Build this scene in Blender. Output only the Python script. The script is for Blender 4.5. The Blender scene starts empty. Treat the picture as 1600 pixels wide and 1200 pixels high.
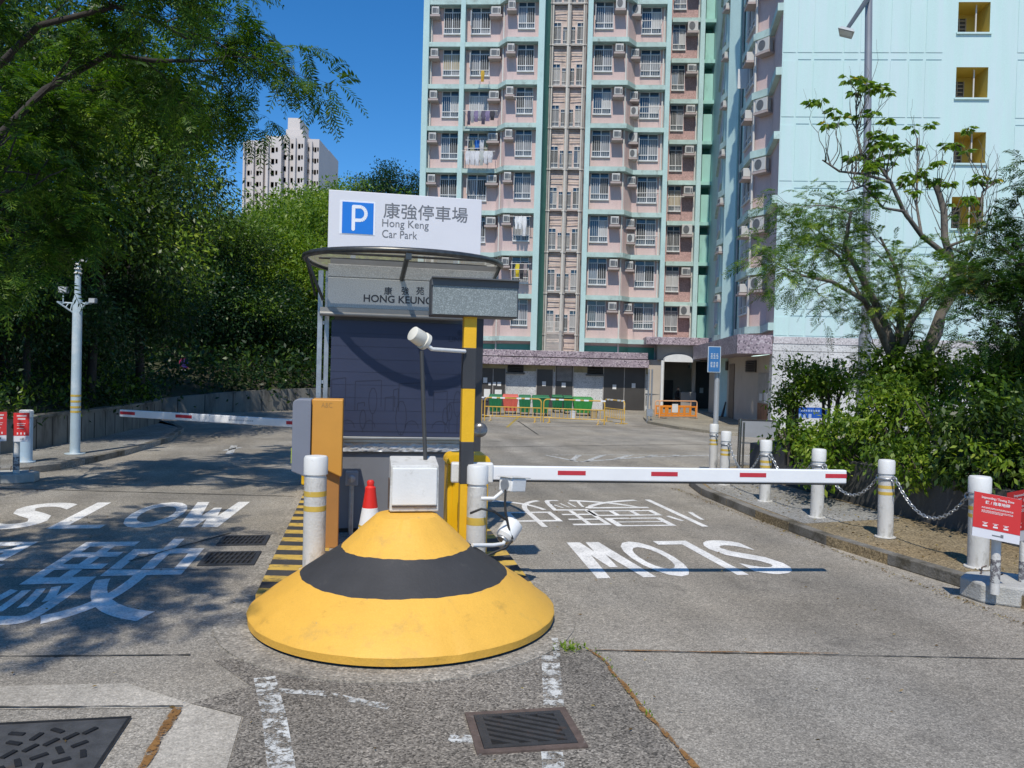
import bpy, bmesh, math, random
import numpy as np
from mathutils import Vector, Matrix

# ------------------------------------------------------------------ camera, world, sun, exposure
scene = bpy.context.scene
col = scene.collection
rad = math.radians
FPX, CAMZ = 1230.0, 2.1
PITCH, ROLL = rad(0.9), rad(1.5)
FWD = Vector((0, math.cos(PITCH), -math.sin(PITCH)))
_up0 = Vector((0, math.sin(PITCH), math.cos(PITCH)))
CR = math.cos(ROLL) * Vector((1, 0, 0)) + math.sin(ROLL) * _up0
CU = -math.sin(ROLL) * Vector((1, 0, 0)) + math.cos(ROLL) * _up0
CAM = Vector((0, 0, CAMZ))
cd = bpy.data.cameras.new("camera")
cam = bpy.data.objects.new("camera", cd)
col.objects.link(cam)
cd.sensor_fit = 'HORIZONTAL'
cd.sensor_width = 36.0
cd.lens = 36.0 * FPX / 1600.0
cd.clip_end = 3000
mw = Matrix.Identity(4)
for i in range(3):
    mw[i][0], mw[i][1], mw[i][2], mw[i][3] = CR[i], CU[i], -FWD[i], CAM[i]
cam.matrix_world = mw
scene.camera = cam

SUN_EL, SUN_AZ = rad(56), rad(10)          # sun behind the camera, a little to the left
world = bpy.data.worlds.new("World")
scene.world = world
world.use_nodes = True
wn = world.node_tree
for n in list(wn.nodes):
    wn.nodes.remove(n)
sky = wn.nodes.new('ShaderNodeTexSky')
sky.sky_type = 'NISHITA'
sky.sun_disc = False
sky.sun_elevation = SUN_EL
sky.sun_rotation = math.pi + SUN_AZ
sky.air_density = 1.0
sky.dust_density = 0.0
sky.ozone_density = 8.0
sky.altitude = 100
bg = wn.nodes.new('ShaderNodeBackground')
bg.inputs['Strength'].default_value = 0.15
wo = wn.nodes.new('ShaderNodeOutputWorld')
hs = wn.nodes.new('ShaderNodeHueSaturation')
hs.inputs['Saturation'].default_value = 1.22
wn.links.new(sky.outputs[0], hs.inputs['Color'])
wn.links.new(hs.outputs[0], bg.inputs[0])
wn.links.new(bg.outputs[0], wo.inputs[0])

sl = bpy.data.lights.new("sun", 'SUN')
sl.energy = 4.2
sl.angle = rad(0.53)
sl.color = (1.0, 0.94, 0.83)
sun = bpy.data.objects.new("sun", sl)
col.objects.link(sun)
_sd = Vector((math.sin(SUN_AZ) * math.cos(SUN_EL), math.cos(SUN_AZ) * math.cos(SUN_EL), -math.sin(SUN_EL)))
sun.rotation_mode = 'QUATERNION'
sun.rotation_quaternion = _sd.to_track_quat('-Z', 'Y')
sun.location = (-10, -40, 60)

scene.view_settings.view_transform = 'Standard'
scene.view_settings.look = 'None'
scene.view_settings.exposure = 0.0
scene.view_settings.gamma = 1.0
scene.render.engine = 'CYCLES'
scene.cycles.max_bounces = 6
scene.cycles.transparent_max_bounces = 16
scene.cycles.use_denoising = True

# ------------------------------------------------------------------ where a pixel of the photograph lies in the place
def ray(px, py):
    return FWD + CR * ((px - 800) / FPX) + CU * ((600 - py) / FPX)

def G(px, py, z=0.0):
    d = ray(px, py)
    return CAM + d * ((z - CAMZ) / d.z)

def P(px, py, Y):
    d = ray(px, py)
    return CAM + d * (Y / d.y)

PHI = rad(10.73)                                # the road runs this much to the left of the view
RV = Vector((math.cos(PHI), math.sin(PHI), 0))
RU = Vector((-math.sin(PHI), math.cos(PHI), 0))
C0 = Vector((-0.95, 6.77, 0))                   # centre of the concrete nose
ISL = Matrix.Translation(C0) @ Matrix.Rotation(PHI, 4, 'Z')
ISLI = ISL.inverted()

def LW(lx, ly, z=0.0):
    return ISL @ Vector((lx, ly, z))

def PLl(px, py, yl):                            # pixel -> (x, z) on the plane y = yl of the road frame
    d = ray(px, py)
    t = (yl - (CAM - C0).dot(RU)) / d.dot(RU)
    q = ISLI @ (CAM + d * t)
    return q.x, q.z

def plane_hit(px, py, o, nrm):
    d = ray(px, py)
    return CAM + d * ((o - CAM).dot(nrm) / d.dot(nrm))

# ------------------------------------------------------------------ materials
MATS = {}
def nmat(name):
    m = bpy.data.materials.new(name)
    m.use_nodes = True
    nt = m.node_tree
    for n in list(nt.nodes):
        nt.nodes.remove(n)
    out = nt.nodes.new('ShaderNodeOutputMaterial')
    return m, nt, out

def N(nt, t, **kw):
    n = nt.nodes.new(t)
    for k, v in kw.items():
        if k in n.inputs:
            n.inputs[k].default_value = v
        else:
            setattr(n, k, v)
    return n

def ramp(nt, stops, interp='LINEAR'):
    r = nt.nodes.new('ShaderNodeValToRGB')
    r.color_ramp.interpolation = interp
    e = r.color_ramp.elements
    while len(e) < len(stops):
        e.new(0.5)
    for i, (p, c) in enumerate(stops):
        e[i].position = p
        e[i].color = (c[0], c[1], c[2], 1) if not isinstance(c, (int, float)) else (c, c, c, 1)
    return r

def mul(nt, a, b, fac=1.0, mode='MULTIPLY'):
    x = nt.nodes.new('ShaderNodeMix')
    x.data_type = 'RGBA'
    x.blend_type = mode
    x.inputs[0].default_value = fac
    for sock, val in ((x.inputs[6], a), (x.inputs[7], b)):
        if isinstance(val, (tuple, list)):
            sock.default_value = (val[0], val[1], val[2], 1)
        else:
            nt.links.new(val, sock)
    return x.outputs[2]

def mat(name, c, rough=0.6, metal=0.0, var=0.12, scale=3.0, bump=0.0, bscale=60.0, grain=0.0, gscale=150.0,
        dirt=None, dirt_scale=2.0, dirt_lo=0.55, dirt_hi=0.75, stretch=(1, 1, 1), spec=0.5):
    """plain surface: base colour with soft variation, fine grain, optional patches of dirt and bump"""
    if name in MATS:
        return MATS[name]
    m, nt, out = nmat(name)
    b = N(nt, 'ShaderNodeBsdfPrincipled', Roughness=rough, Metallic=metal)
    b.inputs['Specular IOR Level'].default_value = spec
    tc = N(nt, 'ShaderNodeTexCoord')
    mp = N(nt, 'ShaderNodeMapping', Scale=stretch)
    nt.links.new(tc.outputs['Object'], mp.inputs['Vector'])
    n1 = N(nt, 'ShaderNodeTexNoise', Scale=scale, Detail=6.0, Roughness=0.62)
    nt.links.new(mp.outputs[0], n1.inputs['Vector'])
    r1 = ramp(nt, [(0.28, 1 - var), (0.72, 1 + var)])
    nt.links.new(n1.outputs[0], r1.inputs[0])
    colr = mul(nt, c, r1.outputs[0])
    if grain:
        n2 = N(nt, 'ShaderNodeTexNoise', Scale=gscale, Detail=2.0)
        nt.links.new(tc.outputs['Object'], n2.inputs['Vector'])
        r2 = ramp(nt, [(0.3, 1 - grain), (0.7, 1 + grain)])
        nt.links.new(n2.outputs[0], r2.inputs[0])
        colr = mul(nt, colr, r2.outputs[0])
    if dirt:
        n3 = N(nt, 'ShaderNodeTexNoise', Scale=dirt_scale, Detail=8.0, Roughness=0.7)
        nt.links.new(mp.outputs[0], n3.inputs['Vector'])
        r3 = ramp(nt, [(dirt_lo, 0.0), (dirt_hi, 1.0)])
        nt.links.new(n3.outputs[0], r3.inputs[0])
        x = nt.nodes.new('ShaderNodeMix')
        x.data_type = 'RGBA'
        nt.links.new(r3.outputs[0], x.inputs[0])
        nt.links.new(colr, x.inputs[6])
        x.inputs[7].default_value = (*dirt, 1)
        colr = x.outputs[2]
    nt.links.new(colr, b.inputs['Base Color'])
    if bump:
        n4 = N(nt, 'ShaderNodeTexNoise', Scale=bscale, Detail=4.0)
        nt.links.new(tc.outputs['Object'], n4.inputs['Vector'])
        bp = N(nt, 'ShaderNodeBump', Strength=bump, Distance=0.02)
        nt.links.new(n4.outputs[0], bp.inputs['Height'])
        nt.links.new(bp.outputs[0], b.inputs['Normal'])
    nt.links.new(b.outputs[0], out.inputs[0])
    MATS[name] = m
    return m

def speckle(name, base, cols, scale, rough=0.5, bump=0.0, patch=0.12):
    """stone with specks of several colours"""
    if name in MATS:
        return MATS[name]
    m, nt, out = nmat(name)
    b = N(nt, 'ShaderNodeBsdfPrincipled', Roughness=rough)
    tc = N(nt, 'ShaderNodeTexCoord')
    v = N(nt, 'ShaderNodeTexVoronoi', Scale=scale)
    nt.links.new(tc.outputs['Object'], v.inputs['Vector'])
    sep = N(nt, 'ShaderNodeSeparateColor')
    nt.links.new(v.outputs['Color'], sep.inputs[0])
    stops = [(0.0, base)] + [(0.5 + 0.5 * i / len(cols), c) for i, c in enumerate(cols)]
    r = ramp(nt, stops, 'CONSTANT')
    nt.links.new(sep.outputs[0], r.inputs[0])
    n1 = N(nt, 'ShaderNodeTexNoise', Scale=0.8, Detail=6.0)
    nt.links.new(tc.outputs['Object'], n1.inputs['Vector'])
    r1 = ramp(nt, [(0.3, 1 - patch), (0.7, 1 + patch)])
    nt.links.new(n1.outputs[0], r1.inputs[0])
    nt.links.new(mul(nt, r.outputs[0], r1.outputs[0]), b.inputs['Base Color'])
    if bump:
        bp = N(nt, 'ShaderNodeBump', Strength=bump, Distance=0.02)
        nt.links.new(v.outputs['Distance'], bp.inputs['Height'])
        nt.links.new(bp.outputs[0], b.inputs['Normal'])
    nt.links.new(b.outputs[0], out.inputs[0])
    MATS[name] = m
    return m

def road_mat(name, c, dark=0.55, grain=0.35, gs=75.0, tint=(1.0, 0.96, 0.9), stain=(0.06, 0.055, 0.05)):
    """old concrete road: exposed aggregate, tyre-worn bands, patches and stains"""
    m, nt, out = nmat(name)
    b = N(nt, 'ShaderNodeBsdfPrincipled', Roughness=0.85)
    b.inputs['Specular IOR Level'].default_value = 0.3
    geo = N(nt, 'ShaderNodeNewGeometry')
    mp = N(nt, 'ShaderNodeMapping')
    mp.inputs['Rotation'].default_value = (0, 0, -PHI)
    nt.links.new(geo.outputs['Position'], mp.inputs['Vector'])
    mp2 = N(nt, 'ShaderNodeMapping', Scale=(1.0, 0.18, 1.0))
    nt.links.new(mp.outputs[0], mp2.inputs['Vector'])
    big = N(nt, 'ShaderNodeTexNoise', Scale=0.55, Detail=8.0, Roughness=0.65)
    nt.links.new(mp.outputs[0], big.inputs['Vector'])
    rb = ramp(nt, [(0.3, 0.72), (0.7, 1.2)])
    nt.links.new(big.outputs[0], rb.inputs[0])
    band = N(nt, 'ShaderNodeTexNoise', Scale=0.9, Detail=5.0, Roughness=0.6)
    nt.links.new(mp2.outputs[0], band.inputs['Vector'])
    rbd = ramp(nt, [(0.3, 0.8), (0.7, 1.15)])
    nt.links.new(band.outputs[0], rbd.inputs[0])
    colr = mul(nt, mul(nt, c, rb.outputs[0]), rbd.outputs[0])
    # wheel tracks and the oily middle of each lane, wandering a little
    sx_ = N(nt, 'ShaderNodeSeparateXYZ')
    nt.links.new(mp.outputs[0], sx_.inputs[0])
    wob = N(nt, 'ShaderNodeMath', operation='MULTIPLY_ADD')
    wob.inputs[1].default_value = 0.9
    nt.links.new(big.outputs[0], wob.inputs[0])
    nt.links.new(sx_.outputs[0], wob.inputs[2])
    mr = N(nt, 'ShaderNodeMapRange')
    mr.inputs[1].default_value = -6.0 + 0.78
    mr.inputs[2].default_value = 6.0 + 0.78
    nt.links.new(wob.outputs[0], mr.inputs[0])
    L_ = lambda x: (x + 6) / 12
    rt_ = ramp(nt, [(L_(-5.3), 1.04), (L_(-4.5), 0.90), (L_(-4.0), 1.03), (L_(-3.4), 0.84), (L_(-2.9), 1.02), (L_(-2.4), 0.90), (L_(-1.6), 1.05), (L_(1.7), 1.05), (L_(2.5), 0.88), (L_(2.9), 1.02), (L_(3.4), 0.82), (L_(3.8), 1.02), (L_(4.3), 0.88), (L_(5.1), 1.06)])
    nt.links.new(mr.outputs[0], rt_.inputs[0])
    colr = mul(nt, colr, rt_.outputs[0])
    # aggregate
    v = N(nt, 'ShaderNodeTexVoronoi', Scale=gs)
    nt.links.new(mp.outputs[0], v.inputs['Vector'])
    sep = N(nt, 'ShaderNodeSeparateColor')
    nt.links.new(v.outputs['Color'], sep.inputs[0])
    rg = ramp(nt, [(0.0, 1 - grain * 1.3), (0.45, 1.0 - grain * 0.1), (0.8, 1 + grain * 0.5), (1.0, 1 + 1.8 * grain)])
    nt.links.new(sep.outputs[0], rg.inputs[0])
    colr = mul(nt, colr, rg.outputs[0])
    f = N(nt, 'ShaderNodeTexNoise', Scale=22.0, Detail=8.0, Roughness=0.75)
    nt.links.new(mp.outputs[0], f.inputs['Vector'])
    rf = ramp(nt, [(0.3, 0.72), (0.7, 1.28)])
    nt.links.new(f.outputs[0], rf.inputs[0])
    colr = mul(nt, colr, rf.outputs[0])
    # warm tint patches
    t = N(nt, 'ShaderNodeTexNoise', Scale=0.35, Detail=4.0)
    nt.links.new(mp.outputs[0], t.inputs['Vector'])
    rt = ramp(nt, [(0.35, (1, 1, 1)), (0.65, tint)])
    nt.links.new(t.outputs[0], rt.inputs[0])
    colr = mul(nt, colr, rt.outputs[0])
    # oil and dirt stains
    s = N(nt, 'ShaderNodeTexNoise', Scale=1.7, Detail=9.0, Roughness=0.72)
    nt.links.new(mp.outputs[0], s.inputs['Vector'])
    rs = ramp(nt, [(0.56, 0.0), (0.74, dark)])
    nt.links.new(s.outputs[0], rs.inputs[0])
    x = nt.nodes.new('ShaderNodeMix')
    x.data_type = 'RGBA'
    nt.links.new(rs.outputs[0], x.inputs[0])
    nt.links.new(colr, x.inputs[6])
    x.inputs[7].default_value = (*stain, 1)
    nt.links.new(x.outputs[2], b.inputs['Base Color'])
    bp = N(nt, 'ShaderNodeBump', Strength=0.55, Distance=0.012)
    ad = N(nt, 'ShaderNodeMath', operation='ADD')
    nt.links.new(sep.outputs[0], ad.inputs[0])
    nt.links.new(f.outputs[0], ad.inputs[1])
    nt.links.new(ad.outputs[0], bp.inputs['Height'])
    nt.links.new(bp.outputs[0], b.inputs['Normal'])
    nt.links.new(b.outputs[0], out.inputs[0])
    MATS[name] = m
    return m

def worn_paint(name, c, lo=0.42, hi=0.52, scale=14.0):
    """road paint worn through in flakes: where it is gone it is transparent and the road shows"""
    m, nt, out = nmat(name)
    b = N(nt, 'ShaderNodeBsdfPrincipled', Roughness=0.7)
    geo = N(nt, 'ShaderNodeNewGeometry')
    n0 = N(nt, 'ShaderNodeTexNoise', Scale=3.0, Detail=5.0)
    nt.links.new(geo.outputs['Position'], n0.inputs['Vector'])
    r0 = ramp(nt, [(0.3, 0.75), (0.7, 1.1)])
    nt.links.new(n0.outputs[0], r0.inputs[0])
    nf = N(nt, 'ShaderNodeTexVoronoi', Scale=70.0)
    nt.links.new(geo.outputs['Position'], nf.inputs['Vector'])
    sp = N(nt, 'ShaderNodeSeparateColor')
    nt.links.new(nf.outputs['Color'], sp.inputs[0])
    rf = ramp(nt, [(0.0, 0.7), (0.4, 1.0), (1.0, 1.08)])
    nt.links.new(sp.outputs[0], rf.inputs[0])
    nt.links.new(mul(nt, mul(nt, c, r0.outputs[0]), rf.outputs[0]), b.inputs['Base Color'])
    n1 = N(nt, 'ShaderNodeTexNoise', Scale=scale, Detail=9.0, Roughness=0.78)
    nt.links.new(geo.outputs['Position'], n1.inputs['Vector'])
    r1 = ramp(nt, [(lo, 0.0), (hi, 1.0)])
    nt.links.new(n1.outputs[0], r1.inputs[0])
    tr = N(nt, 'ShaderNodeBsdfTransparent')
    mx = N(nt, 'ShaderNodeMixShader')
    nt.links.new(r1.outputs[0], mx.inputs[0])
    nt.links.new(tr.outputs[0], mx.inputs[1])
    nt.links.new(b.outputs[0], mx.inputs[2])
    nt.links.new(mx.outputs[0], out.inputs[0])
    MATS[name] = m
    return m

def leaf_mat(name, stops, trans=0.35, rough=0.45, spec=0.35):
    """leaves: each leaf its own green, light shining through"""
    m, nt, out = nmat(name)
    geo = N(nt, 'ShaderNodeNewGeometry')
    r = ramp(nt, stops)
    nt.links.new(geo.outputs['Random Per Island'], r.inputs[0])
    b = N(nt, 'ShaderNodeBsdfPrincipled', Roughness=rough)
    b.inputs['Specular IOR Level'].default_value = spec
    nt.links.new(r.outputs[0], b.inputs['Base Color'])
    t = N(nt, 'ShaderNodeBsdfTranslucent')
    nt.links.new(mul(nt, r.outputs[0], (1.5, 1.6, 0.6)), t.inputs['Color'])
    mx = N(nt, 'ShaderNodeMixShader')
    mx.inputs[0].default_value = trans
    nt.links.new(b.outputs[0], mx.inputs[1])
    nt.links.new(t.outputs[0], mx.inputs[2])
    nt.links.new(mx.outputs[0], out.inputs[0])
    MATS[name] = m
    return m

# ------------------------------------------------------------------ mesh building
class MB:
    """collects shapes (in world coordinates, or in a frame given by xf) and links them as ONE mesh object"""
    def __init__(self, xf=None):
        self.v, self.f, self.m = [], [], []
        self.xf = xf

    def add(self, vs, fs, mi=0, xf=None):
        o = len(self.v)
        for p in vs:
            p = Vector(p)
            if xf is not None:
                p = xf @ p
            if self.xf is not None:
                p = self.xf @ p
            self.v.append(p)
        for f in fs:
            self.f.append([i + o for i in f])
            self.m.append(mi)
        return self

    def box(self, x0, x1, y0, y1, z0, z1, mi=0, xf=None):
        vs = [(x0, y0, z0), (x1, y0, z0), (x1, y1, z0), (x0, y1, z0), (x0, y0, z1), (x1, y0, z1), (x1, y1, z1), (x0, y1, z1)]
        return self.add(vs, [(0, 3, 2, 1), (4, 5, 6, 7), (0, 1, 5, 4), (1, 2, 6, 5), (2, 3, 7, 6), (3, 0, 4, 7)], mi, xf)

    def tube(self, pts, r, n=8, mi=0, caps=True, xf=None):
        pts = [Vector(p) for p in pts]
        k = len(pts)
        rs = [r] * k if isinstance(r, (int, float)) else list(r)
        vs, fs = [], []
        d0 = (pts[1] - pts[0]).normalized()
        a = d0.orthogonal().normalized()
        for i in range(k):
            if i == 0: d = pts[1] - pts[0]
            elif i == k - 1: d = pts[-1] - pts[-2]
            else: d = (pts[i + 1] - pts[i]).normalized() + (pts[i] - pts[i - 1]).normalized()
            if d.length < 1e-9: d = d0
            d = d.normalized()
            a = a - d * a.dot(d)
            if a.length < 1e-6: a = d.orthogonal()
            a = a.normalized()
            b = d.cross(a)
            for j in range(n):
                t = 2 * math.pi * j / n
                vs.append(pts[i] + (a * math.cos(t) + b * math.sin(t)) * rs[i])
        for i in range(k - 1):
            for j in range(n):
                j2 = (j + 1) % n
                fs.append((i * n + j, i * n + j2, (i + 1) * n + j2, (i + 1) * n + j))
        if caps:
            fs.append(tuple(reversed(range(n))))
            fs.append(tuple(range((k - 1) * n, k * n)))
        return self.add(vs, fs, mi, xf)

    def lathe(self, prof, n=32, c=(0, 0, 0), mi=0, mis=None, xf=None, jit=None):
        c = Vector(c)
        vs, base = [], len(self.v)
        k = len(prof)
        for i, (r0, z0) in enumerate(prof):
            for j in range(n):
                t = 2 * math.pi * j / n
                r, z = jit(i, t, r0, z0) if jit else (r0, z0)
                vs.append(c + Vector((r * math.cos(t), r * math.sin(t), z)))
        for i in range(k - 1):
            fs = [(i * n + j, i * n + (j + 1) % n, (i + 1) * n + (j + 1) % n, (i + 1) * n + j) for j in range(n)]
            if i == 0:
                self.add(vs, fs, mis[0] if mis else mi, xf)
            else:
                for f in fs:
                    self.f.append([q + base for q in f])
                    self.m.append(mis[i] if mis else mi)
        self.f.append([base + (k - 1) * n + j for j in range(n)])
        self.m.append(mis[-1] if mis else mi)
        self.f.append([base + j for j in reversed(range(n))])
        self.m.append(mis[0] if mis else mi)
        return self

    def prism(self, poly, z0, z1, mi=0, xf=None):
        """polygon in x,y (counter-clockwise) raised from z0 to z1"""
        n = len(poly)
        vs = [(p[0], p[1], z0) for p in poly] + [(p[0], p[1], z1) for p in poly]
        fs = [tuple(reversed(range(n))), tuple(range(n, 2 * n))]
        fs += [(i, (i + 1) % n, n + (i + 1) % n, n + i) for i in range(n)]
        return self.add(vs, fs, mi, xf)

    def quad(self, a, b, c, d, mi=0, xf=None):
        return self.add([a, b, c, d], [(0, 1, 2, 3)], mi, xf)

    def build(self, name, mats, parent=None, loc=None, smooth=None, bevel=0.0, rot=0.0):
        if not isinstance(mats, (list, tuple)):
            mats = [mats]
        me = bpy.data.meshes.new(name)
        if parent is not None:
            inv = PM[parent.name].inverted()
        else:
            base = Matrix.Translation(Vector(loc) if loc is not None else Vector((0, 0, 0))) @ Matrix.Rotation(rot, 4, 'Z')
            inv = base.inverted()
        me.from_pydata([tuple(inv @ p) for p in self.v], [], self.f)
        for m in mats:
            me.materials.append(m)
        if len(mats) > 1:
            me.polygons.foreach_set('material_index', self.m)
        me.update()
        o = bpy.data.objects.new(name, me)
        col.objects.link(o)
        if parent is not None:
            o.parent = parent
            PM[o.name] = PM[parent.name]
        else:
            o.matrix_world = base
            PM[o.name] = base
        if smooth is not None:
            me.polygons.foreach_set('use_smooth', [True] * len(me.polygons))
            me.set_sharp_from_angle(angle=rad(smooth))
        if bevel:
            b = o.modifiers.new('soft edge', 'BEVEL')
            b.width = bevel
            b.segments = 2
            b.limit_method = 'ANGLE'
            b.angle_limit = rad(40)
        return o

PM = {}
def thing(name, label, cat, loc=(0, 0, 0), rot=0.0, group=None):
    o = bpy.data.objects.new(name, None)
    o.empty_display_size = 0.2
    col.objects.link(o)
    m = Matrix.Translation(Vector(loc)) @ Matrix.Rotation(rot, 4, 'Z')
    o.matrix_world = m
    PM[o.name] = m
    return tag(o, label, cat, group)

def tag(o, label=None, cat=None, group=None, kind=None):
    if label: o['label'] = label
    if cat: o['category'] = cat
    if group: o['group'] = group
    if kind: o['kind'] = kind
    return o

def struct(o):
    o['kind'] = 'structure'
    return o

def copy_tree(o, parent=None):
    c = o.copy()
    col.objects.link(c)
    if parent is not None:
        c.parent = parent
    for ch in KIDS.get(o.name, []):
        copy_tree(ch, c)
    return c
KIDS = {}

def rotbox(center, half, dirx, dirz=None):
    """matrix for a box frame: x along dirx, z up-ish"""
    x = Vector(dirx).normalized()
    z = Vector(dirz) if dirz else Vector((0, 0, 1))
    z = (z - x * z.dot(x)).normalized()
    y = z.cross(x)
    m = Matrix.Identity(4)
    for i in range(3):
        m[i][0], m[i][1], m[i][2], m[i][3] = x[i], y[i], z[i], center[i]
    return m

# lettering -----------------------------------------------------------------
def glyphs(body, size=1.0, bold=0.0, align='LEFT', spacing=1.0):
    cu = bpy.data.curves.new('lettering', 'FONT')
    cu.body = body
    cu.size = size
    cu.offset = bold
    cu.align_x = align
    cu.space_character = spacing
    cu.resolution_u = 4
    ob = bpy.data.objects.new('lettering', cu)
    col.objects.link(ob)
    dg = bpy.context.evaluated_depsgraph_get()
    dg.update()
    ev = ob.evaluated_get(dg)
    me = ev.to_mesh()
    vs = [v.co.copy() for v in me.vertices]
    fs = [tuple(p.vertices) for p in me.polygons]
    ev.to_mesh_clear()
    bpy.data.objects.remove(ob)
    bpy.data.curves.remove(cu)
    return vs, fs

def text_fit(mb, body, x0, x1, z0, z1, place, mi=0, bold=0.0, keep=False):
    """lettering fitted in the rectangle x0..x1, z0..z1; place(x, z) gives the point"""
    vs, fs = glyphs(body, 1.0, bold)
    if not vs:
        return
    ax, bx = min(v.x for v in vs), max(v.x for v in vs)
    ay, by = min(v.y for v in vs), max(v.y for v in vs)
    sx, sz = (x1 - x0) / (bx - ax), (z1 - z0) / (by - ay)
    if keep:
        sx = sz = min(abs(sx), abs(sz))
    mb.add([place(x0 + (v.x - ax) * sx, z0 + (v.y - ay) * sz) for v in vs], fs, mi)

# foliage -------------------------------------------------------------------
def np_mesh(name, V, quads, mats, fm=None, smooth=False):
    me = bpy.data.meshes.new(name)
    nv, nf = len(V), len(quads)
    me.vertices.add(nv)
    me.vertices.foreach_set('co', np.asarray(V, dtype=np.float32).ravel())
    me.loops.add(nf * 4)
    me.loops.foreach_set('vertex_index', np.asarray(quads, dtype=np.int32).ravel())
    me.polygons.add(nf)
    me.polygons.foreach_set('loop_start', np.arange(0, nf * 4, 4, dtype=np.int32))
    me.polygons.foreach_set('loop_total', np.full(nf, 4, dtype=np.int32))
    for m in mats:
        me.materials.append(m)
    if fm is not None:
        me.polygons.foreach_set('material_index', np.asarray(fm, dtype=np.int32))
    me.update(calc_edges=True)
    me.validate()
    return me

def unit(a):
    return a / np.maximum(np.linalg.norm(a, axis=-1, keepdims=True), 1e-9)

def leaf_quads(rng, pos, axis, length, width):
    """diamond leaves: pos (N,3) stalk ends, axis (N,3) the way each points"""
    n = len(pos)
    axis = unit(axis)
    side = unit(np.cross(axis, rng.normal(size=(n, 3)) * 0.7 + np.array([0, 0, 1.0])))
    up = np.cross(side, axis)
    L = (length * rng.uniform(0.65, 1.25, n))[:, None]
    W = L * width * 0.5
    mid = pos + axis * L * 0.45 + up * L * 0.06
    V = np.stack([pos, mid + side * W, pos + axis * L, mid - side * W], axis=1).reshape(-1, 3)
    Q = np.arange(n * 4).reshape(n, 4)
    return V, Q

def crown_points(rng, blobs, density, shell=0.5):
    """clump centres spread through a set of ellipsoids (cx,cy,cz,rx,ry,rz), thicker towards their outside"""
    out = []
    for b in blobs:
        c, r = np.array(b[:3]), np.array(b[3:6])
        n = int(density * (r[0] * r[1] + r[0] * r[2] + r[1] * r[2]))
        d = unit(rng.normal(size=(n, 3)))
        rr = rng.uniform(shell, 1.0, n)[:, None]
        lump = 1 + 0.16 * np.sin(d[:, :1] * 5 + c[0]) * np.cos(d[:, 1:2] * 6 + c[1]) + 0.12 * np.sin(d[:, 2:3] * 8 + c[2])
        out.append((c + d * r * rr * lump, d))
    return np.concatenate([o[0] for o in out]), np.concatenate([o[1] for o in out])

def crown_mesh(name, seed, blobs, density, per, spread, length, width, mats, droop=0.35, shell=0.5, second=0.0):
    rng = np.random.default_rng(seed)
    C, D = crown_points(rng, blobs, density, shell)
    keep = (np.sin(C[:, 0] * 2.1 + seed) + np.sin(C[:, 1] * 1.9 + seed * 2) + np.sin(C[:, 2] * 2.6 + seed * 3)) > -1.35
    C, D = C[keep], D[keep]
    pos = np.repeat(C, per, axis=0) + rng.normal(size=(len(C) * per, 3)) * np.array([spread, spread, spread * 0.7])
    ax = np.repeat(D, per, axis=0) * 0.7 + rng.normal(size=pos.shape) * 0.65 - np.array([0, 0, droop])
    V, Q = leaf_quads(rng, pos, ax, length, width)
    fm = None
    if len(mats) > 1:
        q = C / max(0.6, float(np.ptp(C[:, 0])) / 7.0)      # patches of the second leaf colour, more towards the top
        fld = np.sin(q[:, 0] * 1.7 + seed) + np.sin(q[:, 1] * 1.5 + 2 * seed) + np.sin(q[:, 2] * 2.1 + 3 * seed) + 0.35 * D[:, 2] + rng.normal(size=len(C)) * 0.35
        fm = np.repeat((fld > np.quantile(fld, 1 - second)).astype(int), per)
    return np_mesh(name, V, Q, mats, fm)

def frond_mesh(name, seed, bases, dirs, flen, pairs, plen, pwid, mats, droop=0.6, second=0.0):
    """feathery compound leaves: a bent midrib with a row of narrow pinnae on each side"""
    rng = np.random.default_rng(seed)
    n = len(bases)
    dirs = unit(dirs + rng.normal(size=(n, 3)) * 0.3)
    L = flen * rng.uniform(0.6, 1.25, n)
    T = (np.arange(pairs) + 0.7) / pairs
    side = unit(np.cross(dirs, np.tile([0, 0, 1.0], (n, 1)) + rng.normal(size=(n, 3)) * 0.35))
    t = T[None, :, None]
    Lx = L[:, None, None]
    pts = bases[:, None, :] + dirs[:, None, :] * Lx * t - np.array([0, 0, 1.0]) * (droop * Lx * t ** 2)
    tang = unit(dirs[:, None, :] - np.array([0, 0, 1.0]) * (2 * droop * t))
    env = np.sin(np.pi * np.clip(T * 0.86 + 0.1, 0, 1)) ** 0.7
    Vs, k = [], 0
    for s in (-1, 1):
        dr = unit(side[:, None, :] * s + tang * 0.55 - np.array([0, 0, 0.25]) + rng.normal(size=pts.shape) * 0.12)
        pl = plen * env[None, :, None] * rng.uniform(0.8, 1.2, (n, pairs, 1))
        w = tang * (pwid * 0.5)
        a, b = pts, pts + dr * pl
        m = pts + dr * pl * 0.5
        Vs.append(np.stack([a, m + w, b, m - w], axis=2).reshape(-1, 3))
    # midribs
    e = bases[:, None, :] + dirs[:, None, :] * Lx * np.array([0, 0.5, 1.0])[None, :, None] - np.array([0, 0, 1.0]) * (droop * Lx * np.array([0, 0.25, 1.0])[None, :, None])
    w = side[:, None, :] * 0.006
    for i in range(2):
        Vs.append(np.stack([e[:, i] - w[:, 0], e[:, i] + w[:, 0], e[:, i + 1] + w[:, 0] * 0.6, e[:, i + 1] - w[:, 0] * 0.6], axis=1).reshape(-1, 3))
    V = np.concatenate(Vs)
    Q = np.arange(len(V)).reshape(-1, 4)
    fm = None
    if len(mats) > 1:
        pick = (rng.uniform(size=n) < second).astype(int)
        fm = np.concatenate([np.repeat(pick, pairs), np.repeat(pick, pairs), pick, pick])
    return np_mesh(name, V, Q, mats, fm)

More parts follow.
